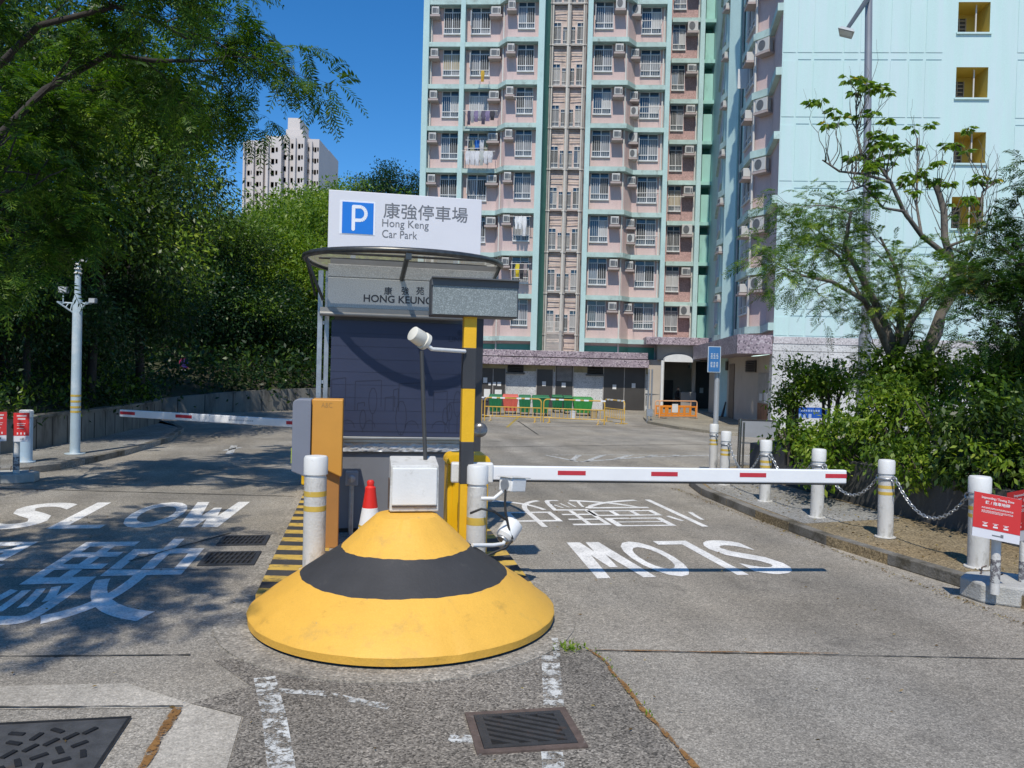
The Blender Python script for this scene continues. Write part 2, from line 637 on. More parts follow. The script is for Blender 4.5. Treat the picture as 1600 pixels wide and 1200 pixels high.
def link_mesh(name, me, parent=None, loc=None):
    o = bpy.data.objects.new(name, me)
    col.objects.link(o)
    if parent is not None:
        o.parent = parent
    if loc is not None:
        o.location = loc
    return o

def branchy(mb, rng, p, d, length, r, depth, tips, bend=0.25, mi=0, up=0.15, split=(2, 3), shrink=0.72, sides=6):
    """a limb that bends and divides; end points of the twigs go to tips as (point, direction)"""
    p, d = Vector(p), Vector(d).normalized()
    k = 4
    pts, rs = [p.copy()], [r]
    for i in range(k):
        d = (d + Vector((rng.uniform(-bend, bend), rng.uniform(-bend, bend), rng.uniform(-bend, bend) + up * bend))).normalized()
        p = p + d * (length / k)
        pts.append(p.copy())
        rs.append(r * (1 - 0.38 * (i + 1) / k))
    mb.tube(pts, rs, sides if r > 0.02 else 4, mi, caps=False)
    if depth == 0:
        tips.append((p.copy(), d.copy()))
        return
    tips.append((pts[2].copy(), d.copy())) if depth <= 1 else None
    for j in range(rng.randint(*split)):
        nd = (d + Vector((rng.uniform(-1, 1), rng.uniform(-1, 1), rng.uniform(-0.6, 0.9))) * 0.75).normalized()
        branchy(mb, rng, p if j < 2 else pts[3], nd, length * shrink * rng.uniform(0.8, 1.15), rs[-1] * 0.8, depth - 1, tips, bend, mi, up, split, shrink, sides)
# ------------------------------------------------------------------ common materials
m_road = road_mat('road concrete', (0.30, 0.276, 0.237), grain=0.34, gs=110)
m_asph = road_mat('road patch', (0.205, 0.186, 0.16), grain=0.55, gs=95, tint=(1.0, 0.97, 0.93))
m_pale = road_mat('pale concrete', (0.42, 0.39, 0.34), grain=0.2, gs=120, dark=0.25)
m_apron = road_mat('apron concrete', (0.31, 0.285, 0.245), grain=0.3, gs=60, dark=0.6)
m_pave = road_mat('pavement dirt', (0.235, 0.19, 0.12), grain=0.4, gs=60, tint=(1.0, 0.86, 0.66), stain=(0.08, 0.06, 0.035), dark=0.7)
m_pave2 = road_mat('pavement concrete', (0.27, 0.265, 0.25), grain=0.3, gs=60, dark=0.6)
m_kerb = mat('kerb stone', (0.24, 0.225, 0.2), 0.9, var=0.25, scale=4, bump=0.5, bscale=40, grain=0.3, gscale=90, dirt=(0.075, 0.065, 0.045), dirt_lo=0.42, dirt_hi=0.62)
m_joint = mat('joint', (0.05, 0.047, 0.04), 0.95)
m_white_road = worn_paint('road white', (0.80, 0.78, 0.74), lo=0.31, hi=0.36)
m_white_worn = worn_paint('road white worn', (0.60, 0.60, 0.57), lo=0.47, hi=0.54, scale=11)
m_white_far = worn_paint('road white far', (0.55, 0.55, 0.53), lo=0.40, hi=0.5, scale=9)
m_yellow_road = worn_paint('road yellow', (0.5, 0.36, 0.05), lo=0.4, hi=0.5)
m_rust_seal = worn_paint('rust sealant', (0.25, 0.125, 0.035), lo=0.42, hi=0.50, scale=26)
m_soil = mat('soil', (0.055, 0.045, 0.03), 0.95, var=0.4, scale=1.2, bump=0.6, bscale=8)
m_wallc = mat('stained wall', (0.20, 0.19, 0.165), 0.9, var=0.25, scale=1.2, bump=0.3, bscale=25, dirt=(0.05, 0.046, 0.038), dirt_scale=1.6, dirt_lo=0.48, dirt_hi=0.7, stretch=(1, 1, 0.3))
m_wallgrey = mat('dark wall', (0.085, 0.085, 0.085), 0.9, var=0.3, scale=1.5, bump=0.3, bscale=25, dirt=(0.2, 0.2, 0.2), dirt_scale=2.0, dirt_lo=0.6, dirt_hi=0.72, stretch=(1, 1, 0.35))
m_yel = mat('yellow masonry paint', (0.76, 0.42, 0.06), 0.62, var=0.06, scale=2.5, bump=0.16, bscale=38, grain=0.07, gscale=160, dirt=(0.42, 0.24, 0.045), dirt_scale=4, dirt_lo=0.60, dirt_hi=0.80, stretch=(1, 1, 2.5))
m_blk = mat('black masonry paint', (0.04, 0.039, 0.04), 0.7, var=0.18, scale=3, bump=0.15, bscale=45, dirt=(0.085, 0.08, 0.072), dirt_scale=5, dirt_lo=0.6, dirt_hi=0.8)
m_ykerb = mat('worn yellow paint', (0.55, 0.36, 0.07), 0.8, var=0.2, scale=5, bump=0.3, dirt=(0.17, 0.13, 0.06), dirt_scale=9, dirt_lo=0.5, dirt_hi=0.66)
m_bkerb = mat('worn black paint', (0.045, 0.045, 0.045), 0.8, var=0.2, scale=5, bump=0.3, dirt=(0.16, 0.14, 0.12), dirt_scale=9, dirt_lo=0.6, dirt_hi=0.72)
m_iron = mat('cast iron', (0.05, 0.05, 0.052), 0.55, metal=0.3, var=0.25, scale=9, bump=0.2, dirt=(0.12, 0.06, 0.03), dirt_scale=7, dirt_lo=0.6, dirt_hi=0.75)
m_rust = mat('rusty frame', (0.105, 0.075, 0.062), 0.85, var=0.35, scale=12, bump=0.3, dirt=(0.22, 0.2, 0.18), dirt_scale=9, dirt_lo=0.6, dirt_hi=0.7)
m_dark = mat('black void', (0.012, 0.012, 0.012), 0.9)
m_white = mat('white paint', (0.72, 0.72, 0.70), 0.5, var=0.06, scale=4, bump=0.12, bscale=60, dirt=(0.42, 0.40, 0.36), dirt_scale=6, dirt_lo=0.62, dirt_hi=0.8)
m_whitedirty = mat('dirty white paint', (0.62, 0.61, 0.58), 0.6, var=0.12, scale=4, bump=0.25, bscale=50, dirt=(0.26, 0.24, 0.19), dirt_scale=5, dirt_lo=0.50, dirt_hi=0.72, stretch=(1, 1, 0.5))
m_bolly = mat('gold band', (0.58, 0.40, 0.07), 0.5, var=0.12, scale=8, dirt=(0.5, 0.46, 0.36), dirt_scale=20, dirt_lo=0.6, dirt_hi=0.7)
m_galv = mat('galvanised steel', (0.42, 0.44, 0.46), 0.42, metal=0.7, var=0.2, scale=12)
m_steel = mat('dull steel', (0.40, 0.40, 0.39), 0.38, metal=0.85, var=0.1, scale=5)
m_grey = mat('grey panel paint', (0.17, 0.175, 0.19), 0.5, var=0.08, scale=2, dirt=(0.11, 0.11, 0.115), dirt_scale=3)
m_black = mat('black rubber', (0.02, 0.02, 0.02), 0.6)
m_boomw = mat('boom white', (0.80, 0.80, 0.80), 0.4, var=0.04, scale=3, dirt=(0.55, 0.53, 0.5), dirt_scale=5, dirt_lo=0.66, dirt_hi=0.8)
m_red = mat('reflective red', (0.50, 0.03, 0.045), 0.4, var=0.1, scale=9)
m_signred = mat('sign red', (0.62, 0.035, 0.035), 0.45, var=0.05, scale=2)
m_signwhite = mat('sign white', (0.70, 0.70, 0.74), 0.45, var=0.03, scale=1.5, dirt=(0.5, 0.5, 0.5), dirt_scale=1.6, dirt_lo=0.68, dirt_hi=0.9)
m_ink = mat('sign ink', (0.16, 0.165, 0.18), 0.5)
m_signblue = mat('sign blue', (0.012, 0.19, 0.66), 0.4, var=0.03)
m_yelcab = mat('yellow cabinet paint', (0.82, 0.47, 0.008), 0.42, var=0.07, scale=3, dirt=(0.4, 0.2, 0.01), dirt_scale=6, dirt_lo=0.66, dirt_hi=0.8)
m_orange = mat('orange paint', (0.62, 0.29, 0.045), 0.5, var=0.06, scale=3)
m_machgrey = mat('machine grey', (0.20, 0.215, 0.26), 0.45, var=0.06, scale=3)

def ribbon(pts, w, z, mb, mi=0, jag=0.0, seed=1):
    rng = random.Random(seed)
    pts = [Vector((p[0], p[1], 0)) for p in pts]
    L, R_ = [], []
    dense = []
    for a, b in zip(pts[:-1], pts[1:]):
        k = max(1, int((b - a).length / 0.12)) if jag else 1
        for i in range(k):
            dense.append(a.lerp(b, i / k))
    dense.append(pts[-1])
    for i, p in enumerate(dense):
        d = (dense[min(i + 1, len(dense) - 1)] - dense[max(i - 1, 0)]).normalized()
        nrm = Vector((-d.y, d.x, 0))
        L.append(p + nrm * (w / 2 + rng.uniform(-jag, jag)))
        R_.append(p - nrm * (w / 2 + rng.uniform(-jag, jag)))
    for i in range(len(dense) - 1):
        mb.quad((R_[i].x, R_[i].y, z), (R_[i + 1].x, R_[i + 1].y, z), (L[i + 1].x, L[i + 1].y, z), (L[i].x, L[i].y, z), mi)

# ------------------------------------------------------------------ ground, road and painted markings
g = MB()
g.quad((-700, -700, 0), (700, -700, 0), (700, 900, 0), (-700, 900, 0))
struct(g.build('ground', m_road))

g = MB(ISL)
g.add([(x, y, 0.004) for x, y in [(-1.32, -1.0), (-1.0, -1.5), (-1.32, -1.73), (-0.98, -1.96), (-0.97, -2.57), (-0.92, -5), (1.47, -5), (1.45, -2.9), (1.42, -2.17), (1.44, -1.16), (1.28, -1.0)]], [tuple(range(11))])
struct(g.build('road_patch', m_asph))
g = MB(ISL)
g.add([(x, y, 0.004) for x, y in [(-6, -1.16), (-3.2, -1.27), (-1.79, -1.36), (-1.32, -1.74), (-1.36, -1.79), (-2.42, -1.68), (-6, -1.5)]], [tuple(reversed(range(7)))])
g.add([(x, y, 0.004) for x, y in [(-1.32, -1.745), (-0.99, -1.965), (-0.975, -2.57), (-0.93, -5), (-1.47, -5), (-1.38, -2.52), (-1.36, -1.795)]], [tuple(reversed(range(7)))])
struct(g.build('road_strip', m_pale))
# apron ring round the nose and along the island
ap = [(-1.36, 9.6), (-1.40, 0.2)]
ap += [(0.03 + 1.50 * math.cos(t), -0.06 + 1.52 * math.sin(t)) for t in [math.pi * (1 + (i + 1) / 22) for i in range(20)]]
ap += [(1.46, 0.2), (1.42, 9.6)]
g = MB(ISL)
g.prism(ap, 0.0, 0.012)
struct(g.build('island_apron', m_apron))

mk = MB(ISL)
pl = lambda x, y: (x, y, 0.004)
W_OUT = [(0, 1), (.22, 1), (.36, .40), (.43, .74), (.57, .74), (.64, .40), (.78, 1), (1, 1), (.82, 0), (.56, 0), (.5, .30), (.44, 0), (.18, 0)]
def slow(x, z0, z1, place):
    # narrow block letters as they are painted on roads
    text_fit(mk, 'S', x[0][0], x[0][1], z0, z1, place, 0, bold=0.02)
    a, b_ = x[1]
    for q0, q1, r0, r1 in ((a, a + (b_ - a) * .30, z0, z1), (a + (b_ - a) * .30, b_, z0, z0 + (z1 - z0) * .12)):
        mk.quad(place(q0, r0), place(q1, r0), place(q1, r1), place(q0, r1))
    text_fit(mk, 'O', x[2][0], x[2][1], z0, z1, place, 0, bold=0.025)
    a, b_ = x[3]
    pts = [place(a + (b_ - a) * u_, z0 + (z1 - z0) * w_) for u_, w_ in W_OUT]
    mk.add(pts, [tuple(reversed(range(len(pts))))])
slow([(-5.02, -4.32), (-4.14, -3.52), (-3.42, -2.74), (-2.74, -1.98)], 3.78, 5.72, pl)
slow([(-4.42, -3.86), (-3.76, -3.32), (-3.26, -2.74), (-2.72, -2.08)], -2.58, -0.90, lambda x, y: (-x, -y, 0.004))
text_fit(mk, '\u99db', -3.50, -2.0, -0.05, 3.1, pl, 0, bold=0.004)
text_fit(mk, '\u6162', -5.35, -3.80, -0.05, 3.15, pl, 0, bold=0.004)
text_fit(mk, '\u6162', -4.72, -3.02, -5.75, -3.45, lambda x, y: (-x, -y, 0.004), 0, bold=-0.010)
text_fit(mk, '\u99db', -3.2, -1.75, -5.75, -3.55, lambda x, y: (-x, -y, 0.004), 0, bold=-0.010)
struct(mk.build('road_lettering', m_white_road))
mk = MB(ISL)
ribbon([(-0.93, -1.37), (-0.80, -2.0), (-0.70, -2.6), (-0.55, -3.6)], 0.14, 0.008, mk)
ribbon([(-0.85, -1.60), (-0.55, -1.68), (-0.12, -1.95)], 0.07, 0.008, mk)
ribbon([(1.08, -1.20), (0.90, -2.05)], 0.13, 0.008, mk)
ribbon([(0.745, -2.64), (0.60, -3.4)], 0.12, 0.008, mk)
ribbon([(0.20, -2.40), (0.34, -2.44)], 0.10, 0.008, mk)
ribbon([(1.20, -0.85), (1.12, -1.25)], 0.05, 0.016, mk)
struct(mk.build('lane_line', m_white_worn))
mk = MB()
def gl(pts, w, z=0.004):
    ribbon([tuple(G(*p))[:2] for p in pts], w, z, mk)
gl([(852, 711), (905, 722)], 0.10)
gl([(905, 722), (1010, 714), (1110, 711.5), (1230, 712.5)], 0.12)
for a, b in [((905, 711), (893, 720)), ((943, 711), (915, 721.5)), ((985, 711), (962, 717.5)), ((1025, 711), (1010, 714.5)), ((1060, 711), (1052, 713))]:
    gl([a, b], 0.14)
gl([(862, 711), (1060, 711)], 0.06)
gl([(366, 696), (358, 710)], 0.16)
gl([(375, 699), (352, 704)], 0.16)
struct(mk.build('hatched_marking', m_white_far))
mk = MB()
gl([(792, 668), (812, 650)], 0.10)
gl([(758, 655), (800, 655), (960, 661)], 0.10)
struct(mk.build('yellow_marking', m_yellow_road))

mk = MB(ISL)
ribbon([(1.40, -1.10), (1.45, -1.3), (1.44, -2.17), (1.47, -2.9), (1.5, -4.5)], 0.03, 0.012, mk, 0, 0.012, 3)
ribbon([(1.40, -1.12), (2.0, -1.22), (3.3, -1.42)], 0.018, 0.012, mk, 0, 0.01, 4)
ribbon([(-1.38, -1.80), (-1.41, -2.6), (-1.43, -4)], 0.045, 0.012, mk, 0, 0.014, 5)
struct(mk.build('joint_sealant', m_rust_seal))
mk = MB(ISL)
ribbon([(1.45, -1.13), (2.7, -1.34), (6, -1.9)], 0.012, 0.008, mk, 0, 0.005, 1)
ribbon([(-1.5, -0.88), (-3.2, -0.72), (-7, -0.6)], 0.016, 0.008, mk, 0, 0.005, 2)
ribbon([(-1.36, -1.78), (-2.42, -1.66), (-6, -1.5)], 0.014, 0.012, mk, 0, 0.008, 3)
ribbon([(-1.3, 6.2), (-6.4, 7.2)], 0.03, 0.008, mk, 0, 0.006, 4)
ribbon([(-1.9, 3.4), (-2.7, 2.0)], 0.022, 0.008, mk, 0, 0.004, 5)
ribbon([(-1.6, 1.55), (-5.5, 1.95)], 0.012, 0.008, mk, 0, 0.004, 6)
ribbon([(1.3, 7.3), (5.6, 7.9)], 0.016, 0.008, mk, 0, 0.006, 7)
ribbon([(1.3, 14.2), (11, 16.2)], 0.04, 0.008, mk, 0, 0.01, 8)
ribbon([(5.5, 19.0), (6.2, 26.0)], 0.05, 0.008, mk, 0, 0.01, 9)
ribbon([(2.7, 22.0), (18, 25.0)], 0.05, 0.008, mk, 0, 0.01, 11)
struct(mk.build('road_joint', m_joint))

# pavements with kerbs
def pavement(outline, kerb, name, m, h=0.12):
    g = MB(ISL)
    g.prism(outline, 0.0, h)
    struct(g.build(name, m))
    k = MB(ISL)
    rng = random.Random(len(name))
    pts = [Vector((p[0], p[1], 0)) for p in kerb]
    for a, b in zip(pts[:-1], pts[1:]):
        d = (b - a)
        n = max(1, round(d.length / 0.9))
        dd = d.normalized()
        nr = Vector((-dd.y, dd.x, 0))
        for i in range(n):
            p, q = a + d * (i / n) + dd * 0.008, a + d * ((i + 1) / n) - dd * 0.008
            o = nr * rng.uniform(-0.008, 0.008)
            hz = h + 0.006 + rng.uniform(0, 0.008)
            k.prism([(p.x + o.x, p.y + o.y), (q.x + o.x, q.y + o.y), (q.x + o.x + nr.x * 0.14, q.y + o.y + nr.y * 0.14), (p.x + o.x + nr.x * 0.14, p.y + o.y + nr.y * 0.14)], 0.002, hz)
    o = struct(k.build(name + '_kerb', m_kerb, bevel=0.012))

rk = [(6.0, -6), (5.78, 0.1), (5.62, 1.2), (5.5, 2.2), (5.48, 4.0), (5.6, 6.2), (5.85, 7.3), (6.5, 8.6), (7.8, 9.6), (10.0, 10.4), (15.0, 11.3)]
pavement([(15, -6)] + rk[::-1], rk[::-1], 'pavement', m_pave)
g = MB(ISL)
g.prism([(5.66, 3.0), (7.4, 3.3), (7.4, 8.6), (6.75, 8.3), (6.0, 7.0), (5.76, 6.1)], 0.118, 0.125)
struct(g.build('pavement_slab', m_pave2))
lk = [(-9.2, -10), (-9.2, 1.0), (-8.9, 5.2), (-7.3, 7.6), (-6.6, 8.5), (-5.95, 9.5), (-5.5, 12), (-5.32, 15.4), (-5.65, 18.6), (-6.6, 21.3), (-8.6, 23.4), (-14, 25)]
pavement(lk + [(-14, 24), (-9.4, 22.4), (-7.2, 22.0), (-6.9, 20.2), (-7.1, 15.3), (-7.5, 11.9), (-8.2, 9), (-10.4, 5.4), (-10.5, 0), (-10.5, -10)], lk, 'pavement_beyond', m_pave2)

# the island: kerb blocks painted yellow and black, concrete between them
g = MB(ISL)
g.box(-0.64, 0.72, 0.3, 8.6, 0.0, 0.145)
struct(g.build('island_top', m_apron))
g = MB(ISL)
rng = random.Random(4)
y = 0.0
k = 0
while y < 8.6:
    d = 0.21
    for s in (-1, 1):
        x0, x1 = (0.74, 1.25) if s > 0 else (-1.18, -0.64)
        sk = 0.10
        g.add([(x0, y + (sk if s < 0 else 0), 0.0), (x1, y + (0 if s < 0 else sk), 0.0), (x1, y + d + (0 if s < 0 else sk), 0.0), (x0, y + d + (sk if s < 0 else 0), 0.0),
               (x0, y + (sk if s < 0 else 0), 0.152), (x1, y + (0 if s < 0 else sk), 0.152), (x1, y + d + (0 if s < 0 else sk), 0.152), (x0, y + d + (sk if s < 0 else 0), 0.152)],
              [(4, 5, 6, 7), (0, 1, 5, 4), (1, 2, 6, 5), (3, 0, 4, 7), (2, 3, 7, 6)], k % 2)
    y += d
    k += 1
struct(g.build('island_kerb', [m_ykerb, m_bkerb]))

# the concrete nose, a cone cut off at the top
def chipped(base):
    nt = base.node_tree
    b = [n for n in nt.nodes if n.type == 'BSDF_PRINCIPLED'][0]
    src = b.inputs['Base Color'].links[0].from_socket
    geo = N(nt, 'ShaderNodeNewGeometry')
    for sc_, lo, hi, c, det in ((9.0, 0.665, 0.69, (0.30, 0.25, 0.17), 10.0), (2.3, 0.56, 0.80, (0.34, 0.24, 0.09), 8.0)):
        n1 = N(nt, 'ShaderNodeTexNoise', Scale=sc_, Detail=det, Roughness=0.72)
        nt.links.new(geo.outputs['Position'], n1.inputs['Vector'])
        r1 = ramp(nt, [(lo, 0.0), (hi, 0.75)])
        nt.links.new(n1.outputs[0], r1.inputs[0])
        x = nt.nodes.new('ShaderNodeMix')
        x.data_type = 'RGBA'
        nt.links.new(r1.outputs[0], x.inputs[0])
        nt.links.new(src, x.inputs[6])
        x.inputs[7].default_value = (*c, 1)
        src = x.outputs[2]
    nt.links.new(src, b.inputs['Base Color'])
chipped(m_yel)
g = MB(ISL)
_nr, _nz = [0.25, 0.53, 0.86, 1.265], [0.872, 0.61, 0.392, 0.112]
slope = lambda r: float(np.interp(r, _nr, _nz))
prof = [(1.20, 0.013), (1.20, 0.036), (1.27, 0.036), (1.277, 0.095), (1.265, 0.112), (1.06, slope(1.06) + 0.006), (0.87, slope(0.87)), (0.70, slope(0.70)), (0.54, slope(0.54)), (0.40, slope(0.40) + 0.006), (0.26, slope(0.26)), (0.22, 0.872)]
def hand(i, t, r, z):
    # bands painted by hand: their edges wander; the cast edge is a little chipped
    if i in (6, 8):
        r2 = r + 0.004 * math.sin(5 * t + i) + 0.0025 * math.sin(17 * t + 2 * i) + 0.0015 * math.sin(41 * t)
        return r2, slope(r2)
    if i in (3, 4):
        return r + 0.004 * math.sin(9 * t) * math.sin(23 * t) - (0.012 if int(t * 9) % 13 == 5 else 0), z - (0.008 if int(t * 9) % 13 == 5 else 0)
    if i in (5, 7, 9):
        return r, z + 0.004 * math.sin(5 * t + i) + 0.003 * math.sin(13 * t)
    return r, z
g.lathe(prof, 144, (0.065, -0.10, 0), 0, [1, 1, 0, 0, 0, 0, 1, 1, 0, 0, 0, 0], jit=hand)  # black foot and lip underside put the shadow gap into the paint
nose = tag(g.build('island_nose', [m_yel, m_blk], loc=C0, smooth=28), 'cone shaped concrete island nose painted yellow with a black ring', 'traffic island')

# drain covers ------------------------------------------------------------
def gully(x0, x1, y0, y1, label, group, diag, framemat, n=9):
    c = LW((x0 + x1) / 2, (y0 + y1) / 2, 0)
    t = thing('drain_grate', label, 'drain grate', c, PHI, group)
    f = MB(ISL)
    w = 0.045
    f.box(x0, x1, y0, y0 + w, 0.0, 0.016)
    f.box(x0, x1, y1 - w, y1, 0.0, 0.016)
    f.box(x0, x0 + w, y0 + w, y1 - w, 0.0, 0.016)
    f.box(x1 - w, x1, y0 + w, y1 - w, 0.0, 0.016)
    f.build('frame', framemat, t)
    d = MB(ISL)
    d.quad((x0 + w, y0 + w, 0.005), (x1 - w, y0 + w, 0.005), (x1 - w, y1 - w, 0.005), (x0 + w, y1 - w, 0.005))
    d.build('pit', m_dark, t)
    b = MB(ISL)
    ix0, ix1, iy0, iy1 = x0 + w + 0.003, x1 - w - 0.003, y0 + w + 0.003, y1 - w - 0.003
    if diag:
        # plate with slanting slots: bars between them, a solid rim
        H, Wd = iy1 - iy0, ix1 - ix0
        b.box(ix0, ix0 + 0.05, iy0, iy1, 0.006, 0.019)
        b.box(ix1 - 0.05, ix1, iy0, iy1, 0.006, 0.019)
        b.box(ix0 + 0.05, ix1 - 0.05, iy0, iy0 + 0.035, 0.006, 0.019)
        b.box(ix0 + 0.05, ix1 - 0.05, iy1 - 0.035, iy1, 0.006, 0.019)
        ax0, ax1, ay0, ay1 = ix0 + 0.05, ix1 - 0.05, iy0 + 0.035, iy1 - 0.035
        k = 0
        yy = ay0 - 0.30
        while yy < ay1 + 0.3:
            pts = []
            # bar from left to right dropping by 0.22, clipped to the opening
            for xx in (ax0, ax1):
                fr = (xx - ax0) / (ax1 - ax0)
                pts.append((xx, yy + 0.26 * (1 - fr)))
            p, q = Vector((*pts[0], 0)), Vector((*pts[1], 0))
            def clipy(p, q):
                r = []
                for a, c_ in ((p, q), (q, p)):
                    z = a.copy()
                    if z.y > ay1: z = a + (c_ - a) * ((ay1 - a.y) / (c_.y - a.y))
                    if z.y < ay0: z = a + (c_ - a) * ((ay0 - a.y) / (c_.y - a.y))
                    r.append(z)
                return r
            if not (min(p.y, q.y) > ay1 or max(p.y, q.y) < ay0):
                p, q = clipy(p, q)
                if (q - p).length > 0.06:
                    b.prism([(p.x, p.y - 0.018), (q.x, q.y - 0.018), (q.x, q.y + 0.018), (p.x, p.y + 0.018)], 0.006, 0.018)
            yy += 0.066
    else:
        for i in range(n):
            xx = ix0 + (ix1 - ix0) * (i + 0.5) / n
            b.prism([(xx - 0.030, iy0), (xx - 0.012, iy0), (xx + 0.030, iy1), (xx + 0.012, iy1)], 0.006, 0.017)
        for i in range(1, 3):
            yy = iy0 + (iy1 - iy0) * i / 3
            b.box(ix0, ix1, yy - 0.008, yy + 0.008, 0.006, 0.0155)
    b.build('bars', m_iron, t)
gully(0.33, 0.96, -2.62, -2.10, 'rusty framed drain grate with slanting slots in front of the yellow nose', None, True, m_rust)
gully(-1.95, -1.40, 2.68, 3.20, 'black drain grate beside the striped kerb, the one farther from the nose', 'pair of drain grates beside the kerb', False, m_iron)
gully(-1.97, -1.40, 1.74, 2.34, 'black drain grate beside the striped kerb, the one nearer the nose', 'pair of drain grates beside the kerb', False, m_iron)

t = thing('manhole_cover', 'square cast iron manhole cover with raised bars in the bottom corner', 'manhole cover', LW(-2.3, -2.4, 0), PHI)
f = MB(ISL)
f.box(-2.98, -1.62, -3.2, -1.90, 0.0, 0.010)
f.build('plate', mat('worn plate', (0.10, 0.10, 0.102), 0.45, metal=0.3, var=0.3, scale=8, bump=0.2, dirt=(0.15, 0.10, 0.06), dirt_scale=6, dirt_lo=0.6, dirt_hi=0.72), t)
f = MB(ISL)
rng = random.Random(11)
for ring in range(9):
    rr = 0.10 + ring * 0.098
    n = max(5, int(rr * 50))
    for i in range(n):
        a = 2 * math.pi * (i + 0.5 * (ring % 2)) / n
        cx, cy = -2.3 + rr * math.cos(a), -2.53 + rr * math.sin(a)
        if not (-2.9 < cx < -1.72 and -3.1 < cy < -1.99):
            continue
        aa = a + (math.pi / 2 if (i + ring) % 3 == 0 else 0.25)
        ux, uy = math.cos(aa), math.sin(aa)
        l, w = 0.042, 0.014
        f.prism([(cx - ux * l + uy * w, cy - uy * l - ux * w), (cx + ux * l + uy * w, cy + uy * l - ux * w), (cx + ux * l - uy * w, cy + uy * l + ux * w), (cx - ux * l - uy * w, cy - uy * l + ux * w)], 0.010, 0.019)
for a in (0.0, 1):
    f.box(-2.98 + a * 1.345, -2.965 + a * 1.345, -3.2, -1.90, 0.010, 0.017)
f.box(-2.965, -1.635, -1.915, -1.90, 0.010, 0.017)
f.build('raised_bars', mat('worn iron', (0.028, 0.028, 0.03), 0.5, metal=0.3, var=0.3, scale=10), t)
f = MB(ISL)
f.lathe([(0.05, 0.010), (0.05, 0.019), (0.035, 0.019), (0.03, 0.014)], 16, (-2.0, -2.62, 0))
f.build('key_hole', m_rust, t)

# ------------------------------------------------------------------ bollards
def bollard_mesh(t, p, h, r, bands, collar=False, capscale=1.08):
    b = MB(Matrix.Translation(p))
    b.lathe([(r * 1.35, 0.0), (r * 1.32, 0.012), (r, 0.014), (r, h - 0.20)], 24)
    b.build('post', m_whitedirty, t, smooth=35)
    c = MB(Matrix.Translation(p))
    c.lathe([(r * 0.93, h - 0.20), (r * 0.93, h - 0.175), (r * capscale, h - 0.172), (r * capscale, h - 0.02), (r * capscale * 0.9, h), (r * 0.5, h + 0.006)], 24)
    c.build('cap', m_white, t, smooth=35)
    for z0, z1 in bands:
        d = MB(Matrix.Translation(p))
        d.lathe([(r * 1.012, z0), (r * 1.012, z1)], 24)
        d.build('band', m_bolly, t, smooth=35)
    if collar:
        e = MB(Matrix.Translation(p))
        zc = h - 0.235
        pts = [Vector((r * 1.1 * math.cos(a), r * 1.1 * math.sin(a), zc)) for a in [i * 2 * math.pi / 20 for i in range(21)]]
        e.tube(pts, 0.011, 6, 0, False)
        for s in (-1, 1):
            ctr = Vector((0, s * (r * 1.1 + 0.045), zc))
            ctr = Matrix.Rotation(PHI, 3, 'Z') @ ctr
            dirv = Matrix.Rotation(PHI, 3, 'Z') @ Vector((0, 1, 0))
            pts = [ctr + dirv * (0.05 * math.cos(a)) + Vector((0, 0, 0.035 * math.sin(a))) for a in [i * 2 * math.pi / 12 for i in range(13)]]
            e.tube(pts, 0.010, 6, 0, False)
        e.build('chain_collar', m_galv, t, smooth=60)

bl = LW(-0.75, 0.90, 0.145)
t = thing('bollard', 'white bollard with two gold bands standing against the orange ticket machine post', 'bollard', bl, 0, 'bollards on the island')
bollard_mesh(t, bl, 1.10, 0.105, [(0.72, 0.77), (0.58, 0.63)])
br = LW(0.74, 0.40, 0.145)
t = thing('bollard', 'white bollard with camera brackets beside the barrier cabinet', 'bollard', br, 0, 'bollards on the island')
bollard_mesh(t, br, 1.08, 0.092, [(0.53, 0.60)])

rb = [((1114, 735), 'slim white bollard with a blue sign pole rising behind it', 0.085), ((1131, 757), 'white bollard next to the blue sign pole, at the corner of the kerb', 0.088),
      ((1195, 783), 'white bollard with gold bands seen behind the last third of the boom', 0.088), ((1276, 808), 'white bollard standing behind the red tip of the boom', 0.092),
      ((1383, 839), 'white bollard with two gold bands between two hanging chains', 0.094), ((1528, 886), 'stout white bollard half behind the red towing sign', 0.104)]
RBP = []
for (px, py), lab, r in rb:
    p = G(px, py, 0.125)
    RBP.append(p)
    t = thing('bollard', lab, 'bollard', p, 0, 'chained bollards along the pavement')
    _r = random.Random(int(px))
    bollard_mesh(t, p, 0.98, r, [(0.62, 0.66), (0.54, 0.58)] if r != 0.092 else [], True)
    t.rotation_euler = (rad(_r.uniform(-0.9, 0.9)), rad(_r.uniform(-0.9, 0.9)), 0)

# chains: oval links, every second one turned
def chain(a, b, sag, label, link=0.062):
    m = MB()
    n = int((b - a).length * 1.08 / (link * 0.72))
    for i in range(n):
        f0, f1 = i / n, (i + 1) / n
        def at(f):
            return a.lerp(b, f) - Vector((0, 0, sag * 4 * f * (1 - f)))
        p, q = at(f0), at(f1)
        d = (q - p).normalized()
        s = d.cross(Vector((0, 0, 1))).normalized()
        if i % 2:
            s = d.cross(s).normalized()
        c = (p + q) / 2
        pts = [c + d * (link * 0.5 * math.cos(x)) + s * (link * 0.30 * math.sin(x)) for x in [k * 2 * math.pi / 10 for k in range(11)]]
        m.tube(pts, 0.0075, 5, 0, False)
    o = m.build('chain', m_galv, loc=(a + b) / 2, smooth=60)
    tag(o, label, 'chain', 'chains between the bollards')
def eye(i, s):
    return RBP[i] + Vector((0, 0, 0.98 - 0.25)) + (Matrix.Rotation(PHI, 3, 'Z') @ Vector((0, s * 0.19, 0)))
chain(eye(5, 1), eye(4, -1), 0.34, 'sagging galvanised chain between the red towing sign and the gold banded bollard')
